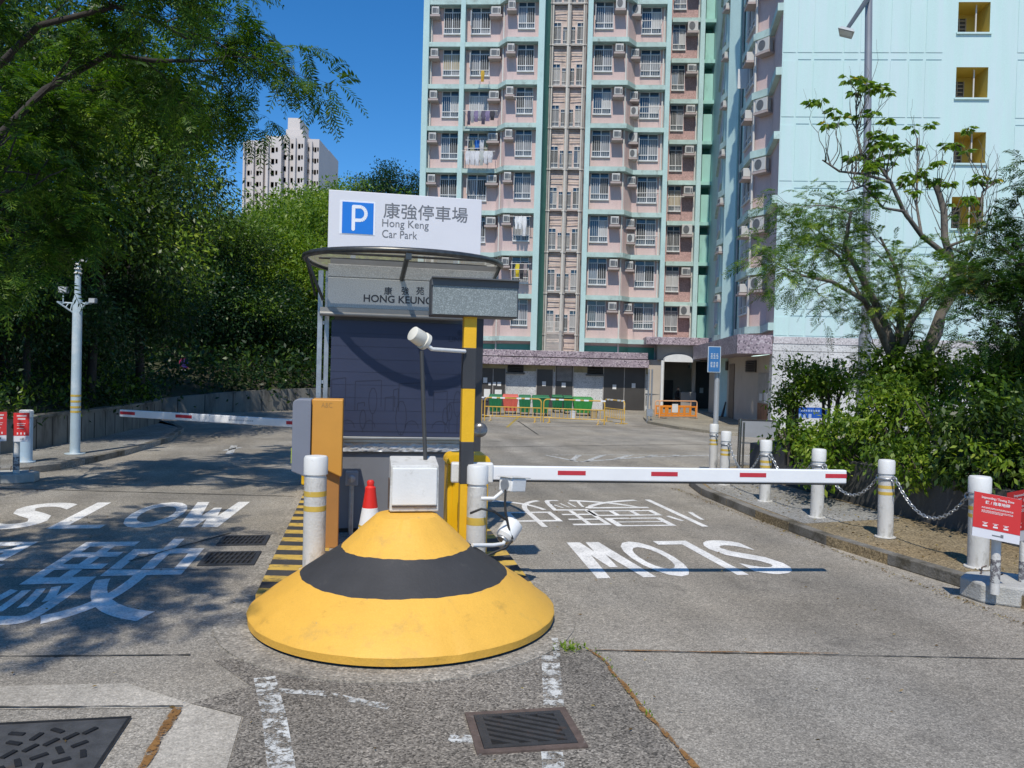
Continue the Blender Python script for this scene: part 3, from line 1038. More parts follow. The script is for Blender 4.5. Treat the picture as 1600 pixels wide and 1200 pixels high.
chain(eye(4, 1), eye(3, -1), 0.30, 'galvanised chain hanging below the tip of the boom')
chain(eye(3, 1), eye(2, -1), 0.30, 'galvanised chain hanging behind the boom beside the shrubs')
chain(eye(2, 1), eye(1, -1), 0.36, 'galvanised chain sagging below the grey panel near the blue sign pole')

# ------------------------------------------------------------------ walls and banks
def wall(path, z0, z1, thick, name, label, m, loc, joint=None, coping=False, xf=ISL):
    w = MB(xf)
    pts = [Vector((p[0], p[1], 0)) for p in path]
    nr = []
    for i in range(len(pts)):
        d = (pts[min(i + 1, len(pts) - 1)] - pts[max(i - 1, 0)]).normalized()
        nr.append(Vector((-d.y, d.x, 0)))
    zz = z1 if isinstance(z1, (list, tuple)) else [z1] * len(pts)
    vs, fs = [], []
    for i, p in enumerate(pts):
        q = p + nr[i] * thick
        vs += [(p.x, p.y, z0), (p.x, p.y, zz[i]), (q.x, q.y, zz[i]), (q.x, q.y, z0)]
    for i in range(len(pts) - 1):
        a = i * 4
        for j in range(3):
            fs.append((a + j, a + j + 1, a + 5 + j, a + 4 + j))
    fs += [(3, 2, 1, 0), tuple(range(len(vs) - 4, len(vs)))]
    w.add(vs, fs)
    o = thing(name, label, 'wall', loc)
    w.build('wall_body', m, o)
    if joint:
        j = MB(xf)
        for a, b, n0, za, zb in zip(pts[:-1], pts[1:], nr, zz[:-1], zz[1:]):
            k = int((b - a).length / joint)
            d = (b - a).normalized()
            nv = Vector((-d.y, d.x, 0))
            for i in range(k):
                f = (i + 0.5) / k
                c = a.lerp(b, f) - nv * 0.004
                h = za + (zb - za) * f
                j.prism([(c.x - d.x * 0.02, c.y - d.y * 0.02), (c.x + d.x * 0.02, c.y + d.y * 0.02), (c.x + d.x * 0.02 + nv.x * 0.02, c.y + d.y * 0.02 + nv.y * 0.02), (c.x - d.x * 0.02 + nv.x * 0.02, c.y - d.y * 0.02 + nv.y * 0.02)], z0 + 0.02, h - 0.03)
        j.build('weep_joint', m_joint, o)
    if coping:
        c = MB(xf)
        vs, fs = [], []
        for i, p in enumerate(pts):
            a, q = p - nr[i] * 0.03, p + nr[i] * (thick + 0.03)
            vs += [(a.x, a.y, zz[i] + 0.002), (a.x, a.y, zz[i] + 0.06), (q.x, q.y, zz[i] + 0.06), (q.x, q.y, zz[i] + 0.002)]
        c.add(vs, [f for f in fs] + [(i * 4 + j, i * 4 + (j + 1) % 4, i * 4 + 4 + (j + 1) % 4, i * 4 + 4 + j) for i in range(len(pts) - 1) for j in range(4)] + [(3, 2, 1, 0), tuple(range(len(vs) - 4, len(vs)))])
        c.build('coping', m, o)
    return o

wall([(-10.5, -10.0), (-10.5, 0.0), (-10.4, 5.0), (-8.2, 9.0), (-7.45, 11.9), (-7.02, 15.3), (-6.80, 20.2), (-7.15, 22.2), (-9.4, 22.8), (-16, 24.0)], 0.0, 0.80, 0.25, 'planter_wall',
     'low stained concrete planter wall along the pavement below the dark trees', m_wallc, LW(-7.0, 15, 0), 0.62, True)
fw = [tuple(G(x, y))[:2] for x, y in [(150, 655), (255, 648), (340, 645), (430, 642), (500, 640), (560, 637), (640, 634)]]
wall(fw, 0.0, [0.5, 0.65, 0.85, 1.0, 1.05, 1.1, 1.1], 0.3, 'retaining_wall', 'dark retaining wall on the far side of the bend', m_wallc, G(400, 643), 1.2, False, None)

rwp = [(7.75, -6.0), (7.62, 0.0), (7.5, 4.0), (7.45, 8.0), (8.4, 8.7), (12, 9.4)]
rw = wall(rwp[::-1], 0.12, 0.78, 0.22, 'planter_wall', 'dark grey planter wall with pale stains under the shrubs behind the chains', m_wallgrey, LW(7.6, 4, 0.12))
# small plaque on it
q = MB(ISL)
q.box(7.555, 7.575, 2.15, 2.62, 0.36, 0.68)
pq = q.build('notice_plaque', mat('plaque grey', (0.34, 0.35, 0.36), 0.5, var=0.1), loc=LW(7.58, 2.4, 0.5))
tag(pq, 'small grey notice plaque on the dark planter wall behind the chain', 'plaque')
q = MB(ISL)
for i, (a, b, z) in enumerate([(2.22, 2.55, 0.60), (2.24, 2.52, 0.55), (2.22, 2.55, 0.47), (2.25, 2.50, 0.43)]):
    q.box(7.550, 7.5545, a, b, z, z + 0.022)
q.build('lettering', m_ink, pq)

def terrain(name, grid, m, kind='structure'):
    """grid: rows of points"""
    vs = [p for r in grid for p in r]
    w = len(grid[0])
    fs = [(i * w + j, i * w + j + 1, (i + 1) * w + j + 1, (i + 1) * w + j) for i in range(len(grid) - 1) for j in range(w - 1)]
    b = MB()
    b.add(vs, fs)
    o = b.build(name, m, smooth=60)
    o['kind'] = kind
    return o
m_slope = mat('slope soil', (0.05, 0.045, 0.028), 0.95, var=0.5, scale=0.8, bump=0.8, bscale=5, dirt=(0.03, 0.055, 0.015), dirt_scale=0.9, dirt_lo=0.45, dirt_hi=0.6)
rng = random.Random(8)
rows = []
edge = [(-10.7, 0.0), (-10.6, 5.0), (-8.4, 9.0), (-7.65, 11.9), (-7.22, 15.3), (-7.0, 20.2), (-7.5, 22.35)]
def bank_z(d):
    return 0.70 + 0.42 * d
for i in range(15):
    d = i * 2.0
    rows.append([LW(x - d, y - d * 0.02, bank_z(d) + (rng.uniform(-0.15, 0.3) if i else 0)) for x, y in [(-10.7, -10)] + edge])
terrain('bank', rows, m_slope)
FWW = [Vector((p[0], p[1], 0)) for p in fw]
def hill_pt(f, d):
    """point on the far hillside: f along the far wall 0..1, d metres beyond it"""
    k = f * (len(FWW) - 1)
    i = min(int(k), len(FWW) - 2)
    p = FWW[i].lerp(FWW[i + 1], k - i)
    out = Vector((-0.30, 0.95, 0))
    q = p + out * d + Vector(((f - 0.5) * d * 0.5, 0, 0))
    z = 0.6 + 0.36 * d - 0.0016 * d * d
    return Vector((q.x, q.y, z))
def hill_pt_safe(f, d):
    return hill_pt(max(0.0, min(1.0, f)), d) + Vector(((f - max(0.0, min(1.0, f))) * 22, (max(0.0, -f) * -3.0), 0))
rows = [[hill_pt_safe(f / 16, 0.25 + i * 3.6) + Vector((0, 0, rng.uniform(-0.2, 0.4) if i else 0)) for f in range(-10, 18)] for i in range(24)]
terrain('hillside', rows, m_slope)
# soil in the right planter
g = MB(ISL)
g.prism([(7.7, -6), (15, -6), (15, 10.2), (12, 9.2), (8.5, 8.45), (7.68, 7.8), (7.72, 4), (7.82, 0)][::1], 0.10, 0.70)
struct(g.build('planter_soil', m_soil))
# ------------------------------------------------------------------ the booth
BY = 2.60                                        # front of the booth in the road frame
bt = thing('guard_booth', 'grey steel guard booth with dark blue shutter and round canopy under the parking sign', 'guard booth', LW(0, BY + 1, 0.145), PHI)
def bx(px, py, y=BY):
    return PLl(px, py, y)
XL, _ = bx(516, 600)
XR, _ = bx(728, 600)
zb = lambda py, px=620, y=BY: bx(px, py, y)[1]
Z0 = 0.145
zS0, zS1 = zb(682), zb(503)                      # shutter
zSill = zb(706)
zF0, zF1 = zb(487), zb(413)                      # fascia
DEP = 2.1
m_navy = mat('navy shutter', (0.028, 0.036, 0.075), 0.5, var=0.12, scale=2, grain=0.06)
m_navyline = mat('navy line', (0.016, 0.021, 0.046), 0.6)
m_fasc = mat('perforated steel', (0.40, 0.40, 0.38), 0.5, metal=0.35, var=0.07, scale=1.5, grain=0.28, gscale=110, dirt=(0.22, 0.21, 0.19), dirt_scale=3, dirt_lo=0.6, dirt_hi=0.8)
m_trim = mat('grey trim', (0.24, 0.235, 0.22), 0.5, metal=0.3, var=0.12, scale=4)
m_pipe = mat('canopy pipe', (0.10, 0.10, 0.095), 0.35, metal=0.7, var=0.3, scale=14)

b = MB(ISL)
b.box(XL, XR, BY + 0.04, BY + DEP, Z0 + 0.05, zSill - 0.012)
b.build('lower_body', m_grey, bt, bevel=0.01)
b = MB(ISL)
b.box(XL + 0.03, XR - 0.03, BY + 0.08, BY + DEP - 0.04, Z0, Z0 + 0.05)
b.build('plinth', m_black, bt)
b = MB(ISL)
b.box(XL + 0.03, XR - 0.03, BY + 0.06, BY + DEP - 0.03, zSill - 0.011, zF1 - 0.05)
b.build('upper_body', m_grey, bt)
# shutter, with thin engraved town drawing
b = MB(ISL)
b.box(XL, XR - 0.005, BY, BY + 0.055, zS0, zS1, 0)
def ln(pts, w=0.010):
    for (x0, z0), (x1, z1) in zip(pts[:-1], pts[1:]):
        a, c = Vector((XL + x0 * (XR - XL), BY - 0.002, zS0 + z0)), Vector((XL + x1 * (XR - XL), BY - 0.002, zS0 + z1))
        d = (c - a).normalized()
        s = Vector((-d.z, 0, d.x)) * w / 2
        b.add([a - s, c - s, c + s, a + s], [(0, 1, 2, 3)], 1)
H = zS1 - zS0
for x, w, h in [(0.01, 0.10, 0.72), (0.18, 0.19, 0.70), (0.20, 0.05, 0.42), (0.40, 0.07, 0.50), (0.46, 0.035, 0.60), (0.50, 0.17, 0.68), (0.76, 0.10, 0.58), (0.88, 0.10, 0.45)]:
    ln([(x, 0.30), (x, h * 0.92), (x + w, h * 0.95), (x + w, 0.35)])
for x, h, r in [(0.24, 0.20, 0.022), (0.31, 0.42, 0.03), (0.52, 0.22, 0.04), (0.85, 0.25, 0.02), (0.94, 0.40, 0.03), (0.88, 0.30, 0.02)]:
    pts = [(x + r * math.cos(a), h + r * 5.2 * math.sin(a)) for a in [i * math.pi / 5 for i in range(11)]]
    ln(pts)
    ln([(x, h - r * 5.2), (x, 0.05)])
for x, w in [(0.08, 0.10), (0.25, 0.08), (0.55, 0.10), (0.75, 0.12)]:
    ln([(x + w * math.cos(a) * 0.5 + w / 2, 0.10 + 0.09 * math.sin(a)) for a in [i * math.pi / 6 for i in range(7)]])
ln([(0.0, 0.06), (1.0, 0.05)])
for i in range(1, 9):
    ln([(0.0, H * i / 9), (1.0, H * i / 9)], 0.003)
text_fit(b, 'LINK', XL + 0.86 * (XR - XL), XL + 0.985 * (XR - XL), zS0 + H * 0.845, zS0 + H * 0.885, lambda x, z: (x, BY - 0.004, z), 1, bold=0.01)
b.lathe([(0.035, 0), (0.035, 0.002)], 16, (0, 0, 0), 1, xf=Matrix.Translation((XL + 0.945 * (XR - XL), BY - 0.002, zS0 + H * 0.925)) @ Matrix.Rotation(math.pi / 2, 4, 'X'))
b.build('shutter', [m_navy, m_navyline], bt)
# sill and the crumpled silver strip under it
b = MB(ISL)
b.box(XL + 0.06, XR - 0.005, BY - 0.05, BY + 0.05, zS0 - 0.035, zS0 - 0.003)
b.box(XL + 0.06, XR - 0.005, BY - 0.015, BY + 0.05, zS0 - 0.075, zS0 - 0.035)
b.build('sill', m_steel, bt, bevel=0.006)
b = MB(ISL)
rng = random.Random(3)
nx, nz = 70, 7
gv = [[(XL + 0.06 + (XR - XL - 0.065) * i / nx, BY + 0.02 + rng.uniform(-0.012, 0.012), zSill + (zS0 - 0.078 - zSill) * j / nz) for i in range(nx + 1)] for j in range(nz + 1)]
b.add([p for r in gv for p in r], [(j * (nx + 1) + i, j * (nx + 1) + i + 1, (j + 1) * (nx + 1) + i + 1, (j + 1) * (nx + 1) + i) for j in range(nz) for i in range(nx)])
b.build('foil_strip', mat('crumpled foil', (0.50, 0.50, 0.50), 0.42, metal=0.25, var=0.15, scale=20), bt, smooth=80)
b = MB(ISL)
b.box(XL, XR, BY + 0.005, BY + 0.05, zSill - 0.014, zSill)
b.build('shadow_gap', m_black, bt)
# side frame posts
b = MB(ISL)
xa, xb = bx(493, 600)[0], bx(511, 600)[0]
for i, (x0, x1) in enumerate([(xa, xa + 0.055), (xb - 0.05, xb)]):
    b.box(x0, x1, BY + 0.12 + i * 0.03, BY + 0.18 + i * 0.03, Z0, zF1 - 0.1)
for i in range(12):
    z = zS0 + 0.1 + i * 0.13
    b.add([(xa + 0.022, BY + 0.118, z), (xa + 0.036, BY + 0.118, z), (xa + 0.036, BY + 0.118, z + 0.016), (xa + 0.022, BY + 0.118, z + 0.016)], [(0, 1, 2, 3)])
for z in (1.2, 1.9, 2.6):
    b.box(xa + 0.055, xb - 0.05, BY + 0.14, BY + 0.16, z, z + 0.04)
b.build('frame_post', m_galv, bt)
b = MB(ISL)
xq = bx(748, 600, BY + 0.3)[0]
b.box(xq - 0.06, xq + 0.02, BY + 0.15, BY + 0.23, zS0 - 0.9, zF0 + 0.02)
b.build('frame_post', mat('dark post', (0.045, 0.045, 0.05), 0.5), bt)
# fascia
xF0, xF1 = bx(512, 450, BY - 0.10)[0], bx(779, 450, BY - 0.10)[0]
zm = zb(437, 620, BY - 0.1)
zF0, zF1 = zb(484, 620, BY - 0.1), zb(417, 620, BY - 0.1)
b = MB(ISL)
b.box(xF0, xF1, BY - 0.10, BY + 0.0, zF0, zm - 0.006)
b.box(xF0, xF1, BY - 0.094, BY + 0.0, zm + 0.006, zF1)
b.box(xF0 + 0.004, xF1 - 0.004, BY - 0.088, BY - 0.004, zm - 0.0055, zm + 0.0055)
fas = b.build('fascia', m_fasc, bt, bevel=0.004)
b = MB(ISL)
zt1, zt0 = zb(457, 610, BY - 0.1), zb(470, 610, BY - 0.1)
def fx(px, py): return bx(px, py, BY - 0.1)
for ch, p0, p1 in (('\u5eb7', 600, 613), ('\u5f37', 627, 639), ('\u82d1', 650, 663)):
    x0, z0 = fx(p0, 460.5)
    x1, z1 = fx(p1, 448.5)
    text_fit(b, ch, x0, x1, z0, z1, lambda x, z: (x, BY - 0.103, z), 0, bold=0.012)
x0, z0 = fx(568, 471.5)
x1, z1 = fx(735, 467)
text_fit(b, 'HONG KEUNG COURT', x0, x1, z0, z1, lambda x, z: (x, BY - 0.103 , z), 0, bold=0.018)
b.build('lettering', mat('fascia ink', (0.025, 0.025, 0.03), 0.5), bt)
b = MB(ISL)
z1, z0 = zF0 - 0.003, zb(499, 620, BY - 0.1)
xT0, xT1 = bx(500, 490, BY - 0.1)[0], bx(722, 490, BY - 0.1)[0]
b.box(xT0, xT1, BY - 0.13, BY + 0.05, z0 + 0.05, z1)
b.tube([(xT0, BY - 0.13, z0 + 0.035), (xT1, BY - 0.13, z0 + 0.035)], 0.028, 10)
b.build('bottom_trim', m_trim, bt, smooth=40)

b = MB(ISL)
b.box(xF0 + 0.02, xF1 - 0.02, BY - 0.03, BY + 0.0, zF1 + 0.002, zF1 + 0.07)
b.build('upper_strip', m_trim, bt)
# half round canopy of corrugated sheet on a pipe rim
m_sheet, nt, out = nmat('corrugated sheet')
bb = N(nt, 'ShaderNodeBsdfDiffuse')
tcn = N(nt, 'ShaderNodeTexCoord')
wv = N(nt, 'ShaderNodeTexWave', Scale=9.0, Distortion=0.3)
wv.bands_direction = 'Y'
nt.links.new(tcn.outputs['Object'], wv.inputs['Vector'])
rw_ = ramp(nt, [(0.2, (0.42, 0.38, 0.27)), (0.8, (0.66, 0.61, 0.47))])
nt.links.new(wv.outputs[0], rw_.inputs[0])
nt.links.new(rw_.outputs[0], bb.inputs[0])
tl = N(nt, 'ShaderNodeBsdfTranslucent')
nt.links.new(rw_.outputs[0], tl.inputs[0])
tp = N(nt, 'ShaderNodeBsdfTransparent')
m1 = N(nt, 'ShaderNodeMixShader')
m1.inputs[0].default_value = 0.5
nt.links.new(bb.outputs[0], m1.inputs[1])
nt.links.new(tl.outputs[0], m1.inputs[2])
m2 = N(nt, 'ShaderNodeMixShader')
m2.inputs[0].default_value = 0.50
nt.links.new(m1.outputs[0], m2.inputs[1])
nt.links.new(tp.outputs[0], m2.inputs[2])
nt.links.new(m2.outputs[0], out.inputs[0])

ZC = zF1 + 0.0
cxl, cxr = bx(476, 408, BY)[0], bx(781, 415, BY)[0]
ccx, crx = (cxl + cxr) / 2, (cxr - cxl) / 2
CRY = 0.92
def rim(a, k=1.0):
    # front half: bulges to the driver, back half runs over the booth
    yy = -CRY * math.sin(a) if math.sin(a) > 0 else -1.6 * math.sin(a)
    return Vector((ccx - crx * k * math.cos(a), BY + yy * k, ZC + 0.075 + 0.02 * (1 - k * k) - 0.0 * k))
na = 48
angs = [2 * math.pi * i / na for i in range(na)]
b = MB(ISL)
vs = [rim(0, 0.0)]
fs = []
ks = [0.25, 0.5, 0.75, 1.0]
for k in ks:
    vs += [rim(a, k) for a in angs]
for j in range(na):
    fs.append((0, 1 + (j + 1) % na, 1 + j))
for i in range(len(ks) - 1):
    for j in range(na):
        j2 = (j + 1) % na
        fs.append((1 + i * na + j, 1 + i * na + j2, 1 + (i + 1) * na + j2, 1 + (i + 1) * na + j))
b.add(vs, fs)
can = b.build('canopy', m_sheet, bt, smooth=60)
b = MB(ISL)
b.tube([rim(a) for a in angs] + [rim(0)], 0.036, 8, 0, False)
b.build('canopy_rim', m_pipe, can, smooth=60)
b = MB(ISL)
tipc = rim(math.pi / 2)
b.box(tipc.x - 0.03, tipc.x + 0.03, tipc.y - 0.02, tipc.y + 0.05, ZC - 0.02, ZC + 0.10)
b.tube([tipc + Vector((0, 0.0, 0.0)), Vector((tipc.x - 0.03, BY - 0.10, zm + 0.01))], 0.03, 8)
for s, a in ((-1, 0.18), (1, math.pi - 0.18)):
    p = rim(a)
    b.tube([p, Vector((ccx + s * (crx - 0.22), BY - 0.05, zF0 + 0.08))], 0.018, 6)
    b.tube([rim(a if s < 0 else a), Vector((ccx + s * (crx - 0.12), BY + 0.15, zF1 - 0.35))], 0.015, 6)
for yk in (-0.45, 0.0):
    b.tube([Vector((ccx - crx * 0.86, BY + yk, ZC + 0.075)), Vector((ccx + crx * 0.86, BY + yk, ZC + 0.075))], 0.014, 6)
b.build('canopy_bracket', m_pipe, can, smooth=50)

# ------------------------------------------------------------------ parking sign above
SY = BY + 0.30
sx0, sz1 = PLl(514, 296, SY)
sx1, sz1b = PLl(753, 312, SY)
_, sz0 = PLl(513, 384, SY)
_, sz0b = PLl(753, 397, SY)
sz1, sz0 = (sz1 + sz1b) / 2, (sz0 + sz0b) / 2 - 0.05
sg = thing('car_park_sign', 'white car park sign with a blue P standing on the booth roof', 'sign', LW((sx0 + sx1) / 2, SY, sz0), PHI)
b = MB(ISL)
b.box(sx0, sx1, SY, SY + 0.09, sz0, sz1)
b.build('board', m_signwhite, sg, bevel=0.006)
b = MB(ISL)
for x in (sx0 + 0.3, sx1 - 0.3):
    b.box(x - 0.03, x + 0.03, SY + 0.095, SY + 0.15, ZC - 0.15, sz1 - 0.1)
b.build('support', m_galv, sg)
def sp(px, py): return PLl(px, py, SY)
b = MB(ISL)
a0, c0 = sp(530, 365)
a1, c1 = sp(587, 316)
b.box(a0, a1, SY - 0.004, SY - 0.001, c0, c1, 0)
a0_, c0_ = sp(534, 364)
a1_, c1_ = sp(584, 318)
b.box(a0_ , a1_, SY - 0.008, SY - 0.0045, c0_ + 0.0, c1_ - 0.0, 1)
sq = a1_ - a0_
sh = c1_ - c0_
# the P: a round ended stem and a bowl, drawn as a thick stroke
st = 0.105 * sq
def stroke(pts, w, lift=0.0):
    for i in range(len(pts) - 1):
        p, q = Vector(pts[i]), Vector(pts[i + 1])
        d = (q - p).normalized()
        n_ = Vector((-d.y, d.x)) * w
        b.add([(p.x - n_.x, SY - 0.0095, p.y - n_.y), (q.x - n_.x, SY - 0.0095, q.y - n_.y), (q.x + n_.x, SY - 0.0095, q.y + n_.y), (p.x + n_.x, SY - 0.0095, p.y + n_.y)], [(0, 1, 2, 3)], 0)
    for kk, p in enumerate(pts):
        if kk in (0, len(pts) - 1):
            b.add([(p[0] + w * math.cos(t), SY - 0.010 - lift - 0.0003 * (kk > 0), p[1] + w * math.sin(t)) for t in [i * math.pi / 8 for i in range(16)]], [tuple(range(16))], 0)
w_ = 0.055 * sq
lx_ = a0_ + 0.36 * sq
stroke([(lx_, c0_ + 0.14 * sh), (lx_, c0_ + 0.86 * sh)], w_)
bowl = [(lx_, c0_ + 0.86 * sh), (lx_ + 0.20 * sq, c0_ + 0.86 * sh)]
bowl += [(lx_ + 0.20 * sq + 0.2 * sq * math.cos(t), c0_ + 0.645 * sh + 0.215 * sh * math.sin(t)) for t in [math.pi / 2 - i * math.pi / 12 for i in range(1, 13)]]
bowl += [(lx_, c0_ + 0.43 * sh)]
for i in range(len(bowl) - 1):
    pass
stroke(bowl[1:-1], w_, 0.0006)
for z_ in (0.86, 0.43):
    b.add([(lx_ - 0.0, SY - 0.0092, c0_ + z_ * sh - w_), (lx_ + 0.201 * sq, SY - 0.0092, c0_ + z_ * sh - w_), (lx_ + 0.201 * sq, SY - 0.0092, c0_ + z_ * sh + w_), (lx_, SY - 0.0092, c0_ + z_ * sh + w_)], [(0, 1, 2, 3)], 0)
b.build('parking_symbol', [mat('symbol white', (0.82, 0.84, 0.88), 0.45, var=0.02), m_signblue], sg)
b = MB(ISL)
x0, z0 = sp(599, 340.5); x1, z1 = sp(731, 324.5)
text_fit(b, '\u5eb7\u5f37\u505c\u8eca\u5834', x0, x1, z0, z1, lambda x, z: (x, SY - 0.003, z), 0, bold=0.004)
x0, z0 = sp(597, 357.5); x1, z1 = sp(670, 346.5)
text_fit(b, 'Hong Keng', x0, x1, z0, z1, lambda x, z: (x, SY - 0.003, z), 0)
x0, z0 = sp(597, 371); x1, z1 = sp(652, 362)
text_fit(b, 'Car Park', x0, x1, z0, z1, lambda x, z: (x, SY - 0.003, z), 0)
b.build('lettering', m_ink, sg)

# ------------------------------------------------------------------ black and yellow post with the speckled light box on it
PY = 0.42
p0 = PLl(723, 600, PY)[0]
p1 = PLl(743, 600, PY)[0]
pt = thing('striped_post', 'square black and yellow height post in front of the booth corner', 'post', LW((p0 + p1) / 2, PY, 0.4), PHI)
zz = [PLl(732, y, PY)[1] for y in (870, 757, 690, 608, 543, 497)]
m_yel2 = mat('post yellow', (0.80, 0.45, 0.012), 0.5, var=0.07, scale=4, bump=0.15)
m_blk2 = mat('post black', (0.04, 0.042, 0.047), 0.55, var=0.3, scale=5, dirt=(0.10, 0.10, 0.10), dirt_scale=14, dirt_lo=0.62, dirt_hi=0.72, stretch=(1, 1, 0.15))
b = MB(ISL)
b.box(p0, p1, PY, PY + 0.13, zz[0], zz[5] + 0.02, 0)
b.build('post', m_yel2, pt, bevel=0.008)
for i, (za, zc) in enumerate([(zz[1], zz[2]), (zz[3], zz[4])]):
    b = MB(ISL)
    b.box(p0 - 0.002, p1 + 0.002, PY - 0.002, PY + 0.132, za, zc)
    b.build('black_band', m_blk2, pt, bevel=0.008)
b = MB(ISL)
b.tube([(p1 - 0.03, PY - 0.01, 0.72), (p1 + 0.03, PY - 0.02, 0.80), (p1 + 0.035, PY - 0.02, 0.98), (p1 - 0.01, PY - 0.01, 1.02)], 0.010, 6)
b.build('hook', m_yel2, pt, smooth=60)

q0, _ = PLl(673, 470, PY)
q1, _ = PLl(808, 470, PY)
_, qz1 = PLl(740, 436.5, PY)
_, qz0 = PLl(740, 495.5, PY)
lb = thing('light_box', 'speckled grey sign box mounted on top of the striped post', 'sign box', LW((q0 + q1) / 2, PY, qz0), PHI)
b = MB(ISL)
b.box(q0, q1, PY - 0.06, PY + 0.22, qz0, qz1)
b.build('housing', mat('box dark', (0.075, 0.075, 0.08), 0.5), lb, bevel=0.01)
b = MB(ISL)
b.box(q0 + 0.012, q1 - 0.012, PY - 0.068, PY - 0.058, qz0 + 0.012, qz1 - 0.075)
b.build('front_panel', speckle('grey speckle', (0.20, 0.23, 0.23), [(0.23, 0.265, 0.265), (0.28, 0.32, 0.32), (0.17, 0.195, 0.195), (0.33, 0.375, 0.375)], 130, 0.55, patch=0.2), lb)
b = MB(ISL)
b.prism([(q0, PY - 0.12), (q1, PY - 0.12), (q1, PY - 0.061), (q0, PY - 0.061)], qz1 - 0.012, qz1)
b.box(q0, q1, PY - 0.075, PY - 0.061, qz1 - 0.075, qz1 - 0.013)
b.build('top_hood', mat('hood grey', (0.10, 0.105, 0.11), 0.6, var=0.1), lb)

# ------------------------------------------------------------------ barrier on the right
CYB = 0.95
c0x = PLl(699, 770, CYB)[0]
c1x = PLl(763, 770, CYB)[0]
cz1 = PLl(735, 711, CYB)[1]
bg_ = thing('barrier_gate', 'yellow barrier cabinet holding the long white boom with red stripes closed across the right lane', 'barrier', LW((c0x + c1x) / 2, CYB + 0.2, 0.145), PHI)
b = MB(ISL)
b.box(c0x, c1x, CYB, CYB + 0.34, 0.145, cz1 - 0.09)
b.build('cabinet', m_yelcab, bg_, bevel=0.02)
b = MB(ISL)
n_ = 10
poly = [(c0x - 0.012, cz1 - 0.088), (c1x + 0.012, cz1 - 0.088)] + [(c1x + 0.012 - 0.07 + 0.07 * math.cos(t), cz1 - 0.07 + 0.07 * math.sin(t)) for t in [i * math.pi / 2 / 5 for i in range(6)]] + [(c0x - 0.012 + 0.07 - 0.07 * math.cos(t), cz1 - 0.07 + 0.07 * math.sin(t)) for t in [math.pi / 2 - i * math.pi / 2 / 5 for i in range(6)]]
# extruded along y
vs = [(x, CYB - 0.015, z) for x, z in poly] + [(x, CYB + 0.36, z) for x, z in poly]
k = len(poly)
b.add(vs, [tuple(range(k)), tuple(reversed(range(k, 2 * k)))] + [((i + 1) % k, i, k + i, k + (i + 1) % k) for i in range(k)])
b.build('cabinet_lid', m_yelcab, bg_, smooth=30)
b = MB(ISL)
b.box(c0x + 0.05, c1x - 0.05, CYB - 0.012, CYB - 0.001, 0.25, cz1 - 0.16)
dr = b.build('cabinet_door', m_yelcab, bg_, bevel=0.006)
b = MB(ISL)
b.tube([(c0x + 0.11, CYB - 0.014, 0.55), (c0x + 0.11, CYB - 0.05, 0.58), (c0x + 0.11, CYB - 0.05, 0.70), (c0x + 0.11, CYB - 0.014, 0.73)], 0.009, 6)
b.build('handle', m_yelcab, dr, smooth=60)
bs, be = P(744, 738.5, 7.50), P(1321, 744.5, 7.93)
bs.z = be.z = (bs.z + be.z) / 2
bd = (be - bs).normalized()
bm = rotbox(bs, None, bd)
L_ = (be - bs).length
b = MB(bm)
hh, tt = 0.068, 0.028
pf = [(-tt, -hh), (tt, -hh), (tt, hh), (-tt, hh)]
b.box(0, L_, -tt, tt, -hh, hh)
boom = b.build('boom_arm', m_boomw, bg_, bevel=0.012)
for pxa, pxb in ((868, 911), (1012, 1053), (1149, 1190), (1282, 1320.5)):
    fa = (P(pxa, 740, 7.6 + (pxa - 744) / 577 * 0.4) - bs).dot(bd)
    fb = (P(pxb, 740, 7.6 + (pxb - 744) / 577 * 0.4) - bs).dot(bd)
    b = MB(bm)
    b.box(fa, min(fb, L_ - 0.004), -tt - 0.002, -tt + 0.001, -0.012, 0.030)
    b.build('red_stripe', m_red, boom)
b = MB(bm)
b.box(-0.02, L_, -tt * 0.7, tt * 0.7, -hh - 0.016, -hh - 0.001)
b.build('rubber_edge', m_black, boom)
b = MB(bm)
b.box(-0.24, 0.16, -0.055, 0.055, -0.095, 0.095)
b.build('boom_clamp', m_white, bg_, bevel=0.015)

# ------------------------------------------------------------------ barrier on the left, behind the ticket machine
ls, le = P(470, 664.0, 12.95), P(188.5, 643.5, 14.45)
ls.z = le.z = (ls.z + le.z) / 2
ld = (le - ls).normalized()
cabp = ls - ld * 0.25
lg = thing('barrier_gate', 'white boom with red stripes closed across the left lane, pivot hidden behind the ticket machine', 'barrier', (cabp.x, cabp.y, 0.145), PHI)
b = MB(Matrix.Translation((cabp.x, cabp.y, 0)) @ Matrix.Rotation(PHI, 4, 'Z'))
b.box(-0.18, 0.24, 0.06, 0.40, 0.145, 1.25)
b.build('cabinet', m_yelcab, lg, bevel=0.03)
lm = rotbox(ls, None, ld)
LL = (le - ls).length
b = MB(lm)
b.box(-0.3, LL, -0.028, 0.028, -0.066, 0.066)
boom2 = b.build('boom_arm', m_boomw, lg, bevel=0.012)
for pxa, pxb in ((190, 213), (276, 302), (449, 462)):
    def along(px):
        d = ray(px, 655)
        # where this column meets the boom line
        best, bt_ = 1e9, 0
        for i in range(400):
            t_ = LL * i / 399
            q = ls + ld * t_ - CAM
            w_q = q.dot(FWD)
            e = abs(800 + FPX * q.dot(CR) / w_q - px)
            if e < best:
                best, bt_ = e, t_
        return bt_
    fa, fb = along(pxb), along(pxa)
    b = MB(lm)
    for sgn in (-1, 1):
        b.box(fa, min(fb, LL - 0.003), sgn * 0.030 - 0.002, sgn * 0.030 + 0.002, -0.020, 0.034)
    b.build('red_stripe', m_red, boom2)
fa, fb = along(397), along(358)
b = MB(lm)
